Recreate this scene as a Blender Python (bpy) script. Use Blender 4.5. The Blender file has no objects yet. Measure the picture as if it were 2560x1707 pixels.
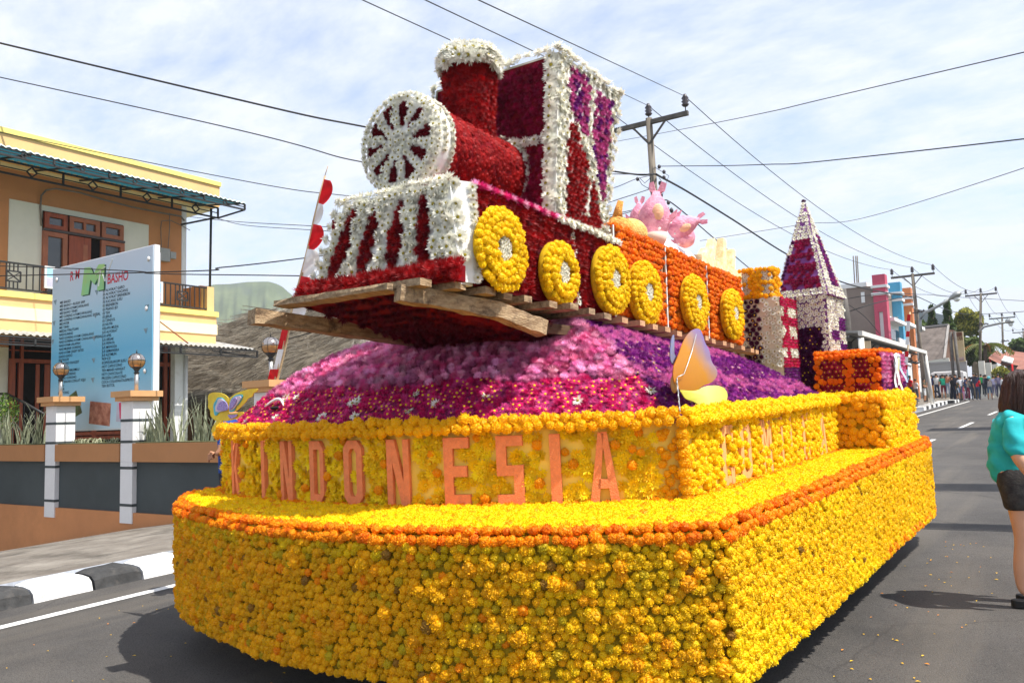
import bpy, bmesh, math, random
import numpy as np
from math import pi, sin, cos, radians, atan, atan2, sqrt, hypot
from mathutils import Vector, Matrix, Euler
random.seed(7); R_ = random.Random(11)
sc = bpy.context.scene; COL = sc.collection

# ---------------- camera ----------------
F = 2066.0; HC = 1.58; YAW = radians(34.0997); PITCH = radians(5.2871); ROLL = radians(1.7756)
_f = np.array([-sin(YAW)*cos(PITCH), cos(YAW)*cos(PITCH), sin(PITCH)])
_r = np.array([cos(YAW), sin(YAW), 0.]); _u = np.cross(_r, _f)
CR = cos(ROLL)*_r - sin(ROLL)*_u; CU = sin(ROLL)*_r + cos(ROLL)*_u
CAM = np.array([0, 0, HC])
cam_data = bpy.data.cameras.new('camera'); cam = bpy.data.objects.new('camera', cam_data); COL.objects.link(cam)
cam_data.sensor_width = 36; cam_data.lens = F/2560*36; cam_data.clip_start = .05; cam_data.clip_end = 8000
cam.matrix_world = Matrix(((CR[0], CU[0], -_f[0], 0), (CR[1], CU[1], -_f[1], 0), (CR[2], CU[2], -_f[2], HC), (0, 0, 0, 1)))
sc.camera = cam
# ---------------- light ----------------
SUN_EL, SUN_AZ = radians(60), radians(6)          # azimuth measured from +X towards +Y
world = bpy.data.worlds.new('World'); sc.world = world; world.use_nodes = True
def env():
    nt = world.node_tree; N = nt.nodes; L = nt.links; N.clear()
    out = N.new('ShaderNodeOutputWorld'); bg = N.new('ShaderNodeBackground'); bg.inputs[1].default_value = .15
    sky = N.new('ShaderNodeTexSky'); sky.sky_type = 'NISHITA'; sky.sun_disc = False
    sky.sun_elevation = SUN_EL; sky.sun_rotation = pi/2 - SUN_AZ; sky.air_density = 1.0; sky.dust_density = 1.2; sky.ozone_density = 1.5
    tc = N.new('ShaderNodeTexCoord'); sep = N.new('ShaderNodeSeparateXYZ'); L.new(tc.outputs['Generated'], sep.inputs[0])
    # thin high cloud: direction projected on a plane far above
    mx = N.new('ShaderNodeMath'); mx.operation = 'MAXIMUM'; mx.inputs[1].default_value = .0; L.new(sep.outputs[2], mx.inputs[0])
    ad = N.new('ShaderNodeMath'); ad.operation = 'ADD'; ad.inputs[1].default_value = .18; L.new(mx.outputs[0], ad.inputs[0])
    cb = N.new('ShaderNodeCombineXYZ')
    for i in (0, 1):
        d = N.new('ShaderNodeMath'); d.operation = 'DIVIDE'; L.new(sep.outputs[i], d.inputs[0]); L.new(ad.outputs[0], d.inputs[1]); L.new(d.outputs[0], cb.inputs[i])
    mp = N.new('ShaderNodeMapping'); mp.inputs['Rotation'].default_value = (0, 0, radians(25)); mp.inputs['Scale'].default_value = (1.0, 1.7, 1); L.new(cb.outputs[0], mp.inputs[0])
    n1 = N.new('ShaderNodeTexNoise'); n1.inputs['Scale'].default_value = 2.0; n1.inputs['Detail'].default_value = 9; n1.inputs['Roughness'].default_value = .62; n1.inputs['Distortion'].default_value = .3; L.new(mp.outputs[0], n1.inputs[0])
    n2 = N.new('ShaderNodeTexNoise'); n2.inputs['Scale'].default_value = 9; n2.inputs['Detail'].default_value = 6; n2.inputs['Roughness'].default_value = .7; L.new(mp.outputs[0], n2.inputs[0])
    m = N.new('ShaderNodeMath'); m.operation = 'MULTIPLY_ADD'; m.inputs[1].default_value = .36; L.new(n2.outputs[0], m.inputs[0]); L.new(n1.outputs[0], m.inputs[2])
    rp = N.new('ShaderNodeValToRGB'); rp.color_ramp.elements[0].position = .50; rp.color_ramp.elements[0].color = (.28,)*3+(1,); rp.color_ramp.elements[1].position = .80; rp.color_ramp.elements[1].color = (.98,)*3+(1,); L.new(m.outputs[0], rp.inputs[0])
    mix = N.new('ShaderNodeMix'); mix.data_type = 'RGBA'; L.new(rp.outputs[0], mix.inputs[0]); L.new(sky.outputs[0], mix.inputs[6])
    mix.inputs[7].default_value = (3.95, 4.15, 4.65, 1)
    # lift the clear sky a little: the air itself is milky
    L.new(mix.outputs[2], bg.inputs[0]); L.new(bg.outputs[0], out.inputs[0])
env()
sd = bpy.data.lights.new('sun', 'SUN'); sd.energy = 4.6; sd.angle = radians(.5); sd.color = (1, .955, .88)
sun = bpy.data.objects.new('sun', sd); COL.objects.link(sun)
SV = Vector((cos(SUN_EL)*cos(SUN_AZ), cos(SUN_EL)*sin(SUN_AZ), sin(SUN_EL)))
sun.rotation_euler = SV.to_track_quat('Z', 'Y').to_euler(); sun.location = (0, 0, 50)
sc.view_settings.view_transform = 'Standard'; sc.view_settings.look = 'None'; sc.view_settings.gamma = 1; sc.view_settings.use_curve_mapping = False
sc.view_settings.exposure = .75
try:
    sc.cycles.max_bounces = 6; sc.cycles.diffuse_bounces = 3; sc.cycles.transparent_max_bounces = 8
except Exception: pass

# ---------------- points from pixels ----------------
S_ = .031; AR = atan(S_)
def ray(px, py): return _f + CR*((px-1280)/F) - CU*((py-853.5)/F)
def W(px, py, ax, val):
    d = ray(px, py); t = (val-CAM[ax])/d[ax]; return CAM + d*t
def G(px, py, h=0):                      # on the sloping road
    d = ray(px, py); n = np.array([0, -S_, 1.]); return CAM + d*((h-CAM@n)/(d@n))
def Z(px, py, z): return W(px, py, 2, z)
RX = np.array([[1, 0, 0], [0, cos(AR), -sin(AR)], [0, sin(AR), cos(AR)]])
FM = Matrix(RX.tolist()).to_4x4()                        # float frame -> world
TO = np.array([-3.17, 3.43, 2.13]); tb = radians(-3.4)
RT = np.array([[1, 0, 0], [0, cos(tb), -sin(tb)], [0, sin(tb), cos(tb)]])
TM = FM @ Matrix.Translation(TO.tolist()) @ Matrix(RT.tolist()).to_4x4()   # train frame -> world
def T(px, py, ax, val):                  # pixel -> train frame point on a plane
    n = (RX@RT)[:, ax]; p = RX@TO + n*val; d = ray(px, py); w = CAM + d*(((p-CAM)@n)/(d@n)); return (RX@RT).T@(w-RX@TO)
def FP(px, py, ax, val):
    n = RX[:, ax]; d = ray(px, py); w = CAM + d*((val-CAM@n)/(d@n)); return RX.T@w

# ---------------- materials ----------------
def mat(name, col, rough=.8, spec=.3, metal=0, var=.12, scale=6, bump=0, bscale=40, trans=0, emit=None, alpha=None, detail=4, col2=None, stretch=None, dirt=None):
    m = bpy.data.materials.new(name); m.use_nodes = True; nt = m.node_tree; N = nt.nodes; L = nt.links
    b = N['Principled BSDF']; b.inputs['Roughness'].default_value = rough; b.inputs['Metallic'].default_value = metal
    b.inputs['Specular IOR Level'].default_value = spec
    tc = N.new('ShaderNodeTexCoord'); vec = tc.outputs['Object']
    if stretch:
        mp = N.new('ShaderNodeMapping'); mp.inputs['Scale'].default_value = stretch; L.new(vec, mp.inputs[0]); vec = mp.outputs[0]
    c = tuple(col)+(1,)
    if var or col2:
        n = N.new('ShaderNodeTexNoise'); n.inputs['Scale'].default_value = scale; n.inputs['Detail'].default_value = detail; n.inputs['Roughness'].default_value = .65; L.new(vec, n.inputs[0])
        r = N.new('ShaderNodeValToRGB'); r.color_ramp.elements[0].position = .32; r.color_ramp.elements[1].position = .68
        a = tuple(max(0, v*(1-var)) for v in col)+(1,); z = (tuple(col2) if col2 else tuple(min(1, v*(1+var)) for v in col))+(1,)
        r.color_ramp.elements[0].color = a; r.color_ramp.elements[1].color = z
        L.new(n.outputs[0], r.inputs[0]); src = r.outputs[0]
        if dirt:
            n3 = N.new('ShaderNodeTexNoise'); n3.inputs['Scale'].default_value = dirt[1]; n3.inputs['Detail'].default_value = 8; n3.inputs['Roughness'].default_value = .7; L.new(tc.outputs['Object'], n3.inputs[0])
            r3 = N.new('ShaderNodeValToRGB'); r3.color_ramp.elements[0].position = dirt[2]; r3.color_ramp.elements[1].position = dirt[3]; L.new(n3.outputs[0], r3.inputs[0])
            mx = N.new('ShaderNodeMix'); mx.data_type = 'RGBA'; L.new(r3.outputs[0], mx.inputs[0]); L.new(src, mx.inputs[6]); mx.inputs[7].default_value = tuple(dirt[0])+(1,); src = mx.outputs[2]
        L.new(src, b.inputs['Base Color'])
    else: b.inputs['Base Color'].default_value = c
    if bump:
        n2 = N.new('ShaderNodeTexNoise'); n2.inputs['Scale'].default_value = bscale; n2.inputs['Detail'].default_value = 5; L.new(vec, n2.inputs[0])
        bp = N.new('ShaderNodeBump'); bp.inputs['Strength'].default_value = bump; bp.inputs['Distance'].default_value = .02; L.new(n2.outputs[0], bp.inputs['Height']); L.new(bp.outputs[0], b.inputs['Normal'])
    if trans:
        out = N['Material Output']; tl = N.new('ShaderNodeBsdfTranslucent'); tl.inputs[0].default_value = c
        ms = N.new('ShaderNodeMixShader'); ms.inputs[0].default_value = trans; L.new(b.outputs[0], ms.inputs[1]); L.new(tl.outputs[0], ms.inputs[2]); L.new(ms.outputs[0], out.inputs[0])
    return m
_MC = {}
def M(name, *a, **k):
    if name not in _MC: _MC[name] = mat(name, *a, **k)
    return _MC[name]
def petal_mat(name, trans=.3, dark=.0):
    m = bpy.data.materials.new(name); m.use_nodes = True; nt = m.node_tree; N = nt.nodes; L = nt.links
    b = N['Principled BSDF']; b.inputs['Roughness'].default_value = .55; b.inputs['Specular IOR Level'].default_value = .25
    at = N.new('ShaderNodeAttribute'); at.attribute_type = 'INSTANCER'; at.attribute_name = 'col'
    L.new(at.outputs['Color'], b.inputs['Base Color'])
    tl = N.new('ShaderNodeBsdfTranslucent'); L.new(at.outputs['Color'], tl.inputs[0])
    ms = N.new('ShaderNodeMixShader'); ms.inputs[0].default_value = trans; out = N['Material Output']
    L.new(b.outputs[0], ms.inputs[1]); L.new(tl.outputs[0], ms.inputs[2]); L.new(ms.outputs[0], out.inputs[0])
    return m
PETAL = petal_mat('petal')

# ---------------- mesh helpers ----------------
class MB:
    def __init__(s): s.v = []; s.f = []; s.m = []; s.sm = []
    def add(s, vs, fs, mi=0, smooth=False):
        o = len(s.v); s.v += [tuple(map(float, p)) for p in vs]; s.f += [tuple(i+o for i in f) for f in fs]; s.m += [mi]*len(fs); s.sm += [smooth]*len(fs); return s
    def box(s, c, d, rot=None, mi=0, taper=1):
        x, y, z = d[0]/2, d[1]/2, d[2]/2; vs = []
        for k in (-1, 1):
            t = taper if k > 0 else 1
            for a, b in ((-1, -1), (1, -1), (1, 1), (-1, 1)): vs.append(Vector((a*x*t, b*y*t, k*z)))
        if rot is not None:
            Rm = rot if isinstance(rot, Matrix) else Euler(rot).to_matrix(); vs = [Rm@v for v in vs]
        vs = [v+Vector(c) for v in vs]
        return s.add(vs, [(0, 3, 2, 1), (4, 5, 6, 7), (0, 1, 5, 4), (1, 2, 6, 5), (2, 3, 7, 6), (3, 0, 4, 7)], mi)
    def bb(s, a, b, mi=0): return s.box([(a[i]+b[i])/2 for i in range(3)], [abs(b[i]-a[i]) for i in range(3)], None, mi)
    def tube(s, pts, r, n=8, mi=0, cap=True, smooth=True):
        pts = [Vector(p) for p in pts]; rs = r if isinstance(r, (list, tuple)) else [r]*len(pts); vs = []; fs = []
        for i, p in enumerate(pts):
            d = (pts[min(i+1, len(pts)-1)]-pts[max(i-1, 0)]); d = d.normalized() if d.length > 1e-9 else Vector((0, 0, 1))
            u = d.cross(Vector((0, 0, 1)) if abs(d.z) < .95 else Vector((1, 0, 0))).normalized(); w = d.cross(u)
            for k in range(n): a = 2*pi*k/n; vs.append(p+(u*cos(a)+w*sin(a))*rs[i])
        for i in range(len(pts)-1):
            for k in range(n): fs.append((i*n+k, (i+1)*n+k, (i+1)*n+(k+1) % n, i*n+(k+1) % n))
        s.add(vs, fs, mi, smooth)
        if cap and n > 2:
            b = len(s.v)-len(vs); s.f += [tuple(b+k for k in range(n)), tuple(b+len(vs)-n+n-1-k for k in range(n))]; s.m += [mi]*2; s.sm += [False]*2
        return s
    def beam(s, a, b, w, h, mi=0):
        a = Vector(a); b = Vector(b); d = (b-a).normalized(); up = Vector((0, 0, 1)) if abs(d.z) < .9 else Vector((0, 1, 0))
        sx = d.cross(up).normalized(); sz = sx.cross(d); vs = []
        for p in (a, b):
            for i, j in ((-1, -1), (1, -1), (1, 1), (-1, 1)): vs.append(p+sx*(i*w/2)+sz*(j*h/2))
        return s.add(vs, [(0, 1, 2, 3), (7, 6, 5, 4), (0, 4, 5, 1), (1, 5, 6, 2), (2, 6, 7, 3), (3, 7, 4, 0)], mi)
    def prism(s, poly, off, mi=0, fr=None):     # poly: 3D points, off: extrusion vector
        n = len(poly); P = [Vector(p) for p in poly]; Q = [p+Vector(off) for p in P]
        return s.add(P+Q, [tuple(range(n)), tuple(range(2*n-1, n-1, -1))]+[(i, i+n, (i+1) % n+n, (i+1) % n) for i in range(n)], mi)
    def sphere(s, c, r, nu=12, nv=8, mi=0, fn=None, smooth=True):
        vs = []; fs = []; rr = r if isinstance(r, (tuple, list)) else (r, r, r)
        for j in range(nv+1):
            t = pi*j/nv
            for i in range(nu):
                a = 2*pi*i/nu; d = Vector((sin(t)*cos(a), sin(t)*sin(a), cos(t))); k = fn(d) if fn else 1
                vs.append((c[0]+d.x*rr[0]*k, c[1]+d.y*rr[1]*k, c[2]+d.z*rr[2]*k))
        for j in range(nv):
            for i in range(nu): fs.append((j*nu+i, (j+1)*nu+i, (j+1)*nu+(i+1) % nu, j*nu+(i+1) % nu))
        return s.add(vs, fs, mi, smooth)
    def lathe(s, c, prof, n=16, mi=0, axis='z', smooth=True):
        vs = []; fs = []
        for r, h in prof:
            for i in range(n):
                a = 2*pi*i/n
                if axis == 'z': vs.append((c[0]+r*cos(a), c[1]+r*sin(a), c[2]+h))
                elif axis == 'y': vs.append((c[0]+r*cos(a), c[1]+h, c[2]+r*sin(a)))
                else: vs.append((c[0]+h, c[1]+r*cos(a), c[2]+r*sin(a)))
        m = len(prof)
        for j in range(m-1):
            for i in range(n): fs.append((j*n+i, j*n+(i+1) % n, (j+1)*n+(i+1) % n, (j+1)*n+i))
        fs += [tuple(range(n-1, -1, -1)), tuple((m-1)*n+i for i in range(n))]
        return s.add(vs, fs, mi, smooth)
    def grid(s, fn, nu, nv, mi=0, smooth=True):
        vs = [fn(i/nu, j/nv) for j in range(nv+1) for i in range(nu+1)]
        fs = [(j*(nu+1)+i, j*(nu+1)+i+1, (j+1)*(nu+1)+i+1, (j+1)*(nu+1)+i) for j in range(nv) for i in range(nu)]
        return s.add(vs, fs, mi, smooth)
    def build(s, name, mats, parent=None, bevel=0):
        me = bpy.data.meshes.new(name); me.from_pydata(s.v, [], s.f); me.update()
        for m in (mats if isinstance(mats, (list, tuple)) else [mats]): me.materials.append(m)
        me.polygons.foreach_set('material_index', s.m); me.polygons.foreach_set('use_smooth', s.sm)
        bm = bmesh.new(); bm.from_mesh(me); bmesh.ops.recalc_face_normals(bm, faces=bm.faces); bm.to_mesh(me); bm.free()
        o = bpy.data.objects.new(name, me); COL.objects.link(o)
        if parent is not None: o.parent = parent
        if bevel:
            md = o.modifiers.new('bevel', 'BEVEL'); md.width = bevel; md.segments = 2; md.limit_method = 'ANGLE'
        return o
def tag(o, label=None, cat=None, group=None, kind=None):
    if label: o['label'] = label
    if cat: o['category'] = cat
    if group: o['group'] = group
    if kind: o['kind'] = kind
    return o
def empty(name, label, cat, loc=(0, 0, 0), rz=0, group=None, mw=None):
    o = bpy.data.objects.new(name, None); COL.objects.link(o); o.empty_display_size = .1
    if mw is not None: o.matrix_world = mw
    else: o.location = loc; o.rotation_euler = (0, 0, rz)
    return tag(o, label, cat, group)
def copy_tree(o, parent=None):
    c = o.copy(); COL.objects.link(c)
    if parent is not None: c.parent = parent
    for ch in list(o.children): copy_tree(ch, c)
    return c
def text_mesh(body, size, name, m, parent, mw, align='LEFT', sx=1, ext=0, shear=0, spacing=1.0, wgt=0):
    cu = bpy.data.curves.new(name, 'FONT'); cu.body = body; cu.size = size; cu.align_x = align; cu.extrude = ext; cu.shear = shear; cu.space_line = spacing; cu.offset = wgt; cu.resolution_u = 3
    to = bpy.data.objects.new('tmp', cu); COL.objects.link(to); bpy.context.view_layer.update()
    me = bpy.data.meshes.new_from_object(to.evaluated_get(bpy.context.evaluated_depsgraph_get())); bpy.data.objects.remove(to)
    me.transform(Matrix.Diagonal((sx, 1, 1, 1))); me.materials.clear(); me.materials.append(m); me.name = name
    o = bpy.data.objects.new(name, me); COL.objects.link(o)
    if parent is not None: o.parent = parent
    o.matrix_local = mw
    return o

# ---------------- flowers ----------------
def petal(bm, base, d, up, L, w, mi=0, curl=0., seg=1):
    """a pointed petal: base point, direction d, width vector side, curled towards up"""
    side = d.cross(up).normalized()*w/2; b = Vector(base)
    m = b+d*L*.55+up*curl*.3; t = b+d*L+up*curl
    bm.add([b-side*.5, b+side*.5, m+side, t, m-side], [(0, 1, 2, 4), (4, 2, 3)], mi)
def fl_marigold(rg):
    b = MB(); jj = {}
    def fn(d):
        k = (round(d.x, 2), round(d.y, 2), round(d.z, 2)); jj.setdefault(k, rg.uniform(.86, 1.08)); return jj[k]
    b.sphere((0, 0, .36), (.45, .45, .40), 13, 8, 0, fn, False)
    for k in range(46):
        z = 1-1.25*(k+.5)/46; a = k*2.39996+rg.uniform(-.2, .2); r = sqrt(max(0, 1-z*z)); d = Vector((r*cos(a), r*sin(a), z*.9)).normalized()
        p = Vector((0, 0, .36))+d*.38; t = Vector((-sin(a), cos(a), 0)); t2 = (t+Vector((rg.uniform(-.7, .7), rg.uniform(-.7, .7), rg.uniform(-.7, .7)))).normalized()
        L = rg.uniform(.09, .17); w = rg.uniform(.06, .1); q = p+(d+t2*rg.uniform(-.5, .5)).normalized()*L
        b.add([p-t2*w*.7, p+t2*w*.7, q+t2*w, q-t2*w], [(0, 1, 2, 3)], 0)
    return b
def fl_daisy(rg):
    b = MB(); n = 15
    for ring, (L, w, z, n) in enumerate(((.5, .15, .16, 15), (.42, .14, .24, 12))):
        for k in range(n):
            a = 2*pi*(k+.5*ring)/n+rg.uniform(-.1, .1); d = Vector((cos(a), sin(a), .18+rg.uniform(-.15, .25))).normalized()
            petal(b, (cos(a)*.06, sin(a)*.06, z-.05), d, Vector((0, 0, 1)), L*rg.uniform(.85, 1.05), w, 0, rg.uniform(-.1, .06))
    b.sphere((0, 0, .2), (.13, .13, .09), 8, 4, 1)
    return b
def fl_mum(rg):
    b = MB(); b.sphere((0, 0, .12), (.2, .2, .14), 7, 4, 0)
    for k in range(64):
        z = 1-1.0*(k+.5)/64; a = k*2.39996; r = sqrt(max(0, 1-z*z)); d = Vector((r*cos(a), r*sin(a), z*.8+rg.uniform(-.1, .12))).normalized()
        up = Vector((0, 0, 1)) if abs(d.z) < .95 else Vector((1, 0, 0))
        petal(b, d*.08+Vector((0, 0, .05)), d, up, rg.uniform(.40, .60)*(1-.2*z), .07, 0, rg.uniform(-.08, .1))
    return b
def fl_pompon(rg):
    b = MB(); b.sphere((0, 0, .08), (.30, .30, .20), 8, 4, 0)
    for k in range(92):
        z = 1-.98*(k+.5)/92; a = k*2.39996; r = sqrt(max(0, 1-z*z)); d = Vector((r*cos(a), r*sin(a), z*.62+.05+rg.uniform(-.05, .05))).normalized()
        up = Vector((0, 0, 1)) if abs(d.z) < .93 else Vector((1, 0, 0))
        petal(b, d*.20+Vector((0, 0, .02)), d, up, rg.uniform(.22, .30), .07, 0, rg.uniform(.02, .12))
    return b
def fl_bigdaisy(rg):
    b = MB()
    for ring, (L, w, z, n, e) in enumerate(((.44, .14, .12, 19, .02), (.40, .13, .18, 17, .32), (.32, .12, .22, 13, .75), (.2, .1, .25, 9, 1.3))):
        for k in range(n):
            a = 2*pi*(k+.5*ring)/n+rg.uniform(-.12, .12); d = Vector((cos(a), sin(a), e+rg.uniform(-.2, .2))).normalized()
            petal(b, (cos(a)*.07, sin(a)*.07, z-.05), d, Vector((0, 0, 1)), L*rg.uniform(.8, 1.08), w, 0, rg.uniform(-.08, .1))
    b.sphere((0, 0, .24), (.1, .1, .07), 8, 4, 1)
    return b
CENT = {'w': M('flower_eye_olive', (.30, .24, .03), .9, .1, var=.3, scale=60), 'y': M('flower_eye_yellow', (.75, .5, .02), .9, .1, var=.2, scale=60)}
FK = {}
for nm, fn, mats in (('marigold', fl_marigold, [PETAL]), ('daisy', fl_daisy, [PETAL, CENT['w']]), ('pink_daisy', fl_daisy, [PETAL, CENT['y']]),
                     ('chrysanthemum', fl_mum, [PETAL]), ('pompon_chrysanthemum', fl_pompon, [PETAL]), ('white_chrysanthemum', fl_bigdaisy, [PETAL, CENT['w']]), ('yellow_chrysanthemum', fl_bigdaisy, [PETAL, CENT['y']])):
    b = fn(random.Random(3)); me = bpy.data.meshes.new(nm); me.from_pydata(b.v, [], b.f); me.update()
    for m_ in mats: me.materials.append(m_)
    me.polygons.foreach_set('material_index', b.m); FK[nm] = me
class Bed:                                       # collects the flowers of one thing
    def __init__(s, root): s.root = root; s.k = {}
    def add(s, kind, p, n, size, col): s.k.setdefault(kind, []).append((tuple(p), tuple(n), size, col))
    def flush(s, cap=300):
        mw = s.root.matrix_world.copy(); inv_c = mw.inverted() @ Vector(CAM.tolist())
        for kind, L in s.k.items():
            def key(e):
                v = inv_c-Vector(e[0]); d = v.length; return -(e[2]/d)*(max(0, v.normalized().dot(Vector(e[1])))**.3+.02)
            L.sort(key=key)
            rg = random.Random(5)
            def ori(n):
                q = (Vector(n).normalized()+Vector((rg.gauss(0, .2), rg.gauss(0, .2), rg.gauss(0, .2)))).to_track_quat('Z', 'Y'); return (q.to_matrix() @ Matrix.Rotation(rg.uniform(0, 6.28), 3, 'Z')).to_euler()
            first = None
            for e in L[:cap]:
                if first is None: o = bpy.data.objects.new(kind, FK[kind]); first = o
                else: o = first.copy()
                COL.objects.link(o); o.parent = s.root; o.location = e[0]; o.rotation_euler = ori(e[1]); o.scale = (e[2],)*3; o['col'] = [float(c) for c in e[3]]
            rest = L[cap:]
            if rest:
                me = bpy.data.meshes.new(kind+'_cover'); me.from_pydata([e[0] for e in rest], [], [])
                a = me.attributes.new('rot', 'FLOAT_VECTOR', 'POINT'); a.data.foreach_set('vector', [c for e in rest for c in ori(e[1])])
                a = me.attributes.new('scl', 'FLOAT', 'POINT'); a.data.foreach_set('value', [e[2] for e in rest])
                a = me.attributes.new('col', 'FLOAT_COLOR', 'POINT'); a.data.foreach_set('color', [c for e in rest for c in (*e[3], 1)])
                me.materials.append(PETAL)
                o = bpy.data.objects.new(kind+'_cover', me); COL.objects.link(o); o.parent = s.root; o['kind'] = 'stuff'
                o.modifiers.new('flowers', 'NODES').node_group = flower_group(kind, first)
_FG = {}
def flower_group(kind, proto):
    if kind in _FG: return _FG[kind]
    g = bpy.data.node_groups.new('place_'+kind, 'GeometryNodeTree')
    g.interface.new_socket('Geometry', in_out='INPUT', socket_type='NodeSocketGeometry'); g.interface.new_socket('Geometry', in_out='OUTPUT', socket_type='NodeSocketGeometry')
    N = g.nodes; L = g.links; i = N.new('NodeGroupInput'); o = N.new('NodeGroupOutput')
    ip = N.new('GeometryNodeInstanceOnPoints'); oi = N.new('GeometryNodeObjectInfo'); oi.transform_space = 'ORIGINAL'; oi.inputs['Object'].default_value = proto; oi.inputs['As Instance'].default_value = True
    ar = N.new('GeometryNodeInputNamedAttribute'); ar.data_type = 'FLOAT_VECTOR'; ar.inputs[0].default_value = 'rot'
    e2r = N.new('FunctionNodeEulerToRotation'); L.new(ar.outputs[0], e2r.inputs[0])
    asc = N.new('GeometryNodeInputNamedAttribute'); asc.data_type = 'FLOAT'; asc.inputs[0].default_value = 'scl'
    L.new(i.outputs[0], ip.inputs['Points']); L.new(oi.outputs['Geometry'], ip.inputs['Instance']); L.new(e2r.outputs[0], ip.inputs['Rotation']); L.new(asc.outputs[0], ip.inputs['Scale'])
    L.new(ip.outputs[0], o.inputs[0]); _FG[kind] = g; return g
def vcol(c, v=.12, rg=R_):
    k = 1+rg.uniform(-v, v)*1.25; return tuple(min(1., max(0., x*k*(1+rg.uniform(-v/3, v/3)))) for x in c)
def cover(bed, fn, lu, lv, sp, rule, jit=.25, eps=.01):
    """lay flowers over fn(u,v) -> point, 0..1; lu, lv the surface's lengths; rule(u,v,p) -> (kind,size,colour) or None"""
    nv = max(1, int(lv/(sp*.88))); nu = max(1, int(lu/sp))
    for j in range(nv):
        for i in range(nu):
            u = (i+.5+.5*(j % 2)-.25+R_.uniform(-jit, jit))/nu; v = (j+.5+R_.uniform(-jit, jit))/nv
            u = min(1, max(0, u)); v = min(1, max(0, v)); p = Vector(fn(u, v)); r = rule(u, v, p)
            if not r: continue
            e = eps; du = Vector(fn(min(1, u+e), v))-Vector(fn(max(0, u-e), v)); dv = Vector(fn(u, min(1, v+e)))-Vector(fn(u, max(0, v-e)))
            n = du.cross(dv); n = n.normalized() if n.length > 1e-12 else Vector((0, 0, 1))
            bed.add(r[0], p-n*r[1]*.12, n, r[1]*R_.uniform(.82, 1.2), r[2])
def quad(a, b, c, d):                            # bottom-left, bottom-right, top-right, top-left seen from outside
    a, b, c, d = map(Vector, (a, b, c, d)); return lambda u, v: (a*(1-u)+b*u)*(1-v)+(d*(1-u)+c*u)*v
def polyline(pts, closed=False):
    P = [Vector(p) for p in pts]; L = [0]
    for a, b in zip(P, P[1:]): L.append(L[-1]+(b-a).length)
    def f(t):
        s = t*L[-1]
        for i in range(len(P)-1):
            if s <= L[i+1] or i == len(P)-2:
                k = (s-L[i])/max(1e-9, L[i+1]-L[i]); return P[i].lerp(P[i+1], min(1, max(0, k)))
    return f, L[-1]
def smooth_pts(P, it=2):
    for _ in range(it):
        Q = [P[0]]
        for a, b in zip(P, P[1:]): Q += [tuple(a[i]*.75+b[i]*.25 for i in range(len(a))), tuple(a[i]*.25+b[i]*.75 for i in range(len(a)))]
        P = Q+[P[-1]]
    return P
def inside(pt, poly):
    x, y = pt; c = False; n = len(poly)
    for i in range(n):
        x1, y1 = poly[i][:2]; x2, y2 = poly[(i+1) % n][:2]
        if (y1 > y) != (y2 > y) and x < (x2-x1)*(y-y1)/(y2-y1)+x1: c = not c
    return c
def dist_poly(pt, poly):
    m = 1e9; n = len(poly)
    for i in range(n):
        ax, ay = poly[i][:2]; bx, by = poly[(i+1) % n][:2]; dx, dy = bx-ax, by-ay; L2 = dx*dx+dy*dy
        t = 0 if L2 == 0 else max(0, min(1, ((pt[0]-ax)*dx+(pt[1]-ay)*dy)/L2)); m = min(m, hypot(pt[0]-ax-t*dx, pt[1]-ay-t*dy))
    return m
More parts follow.
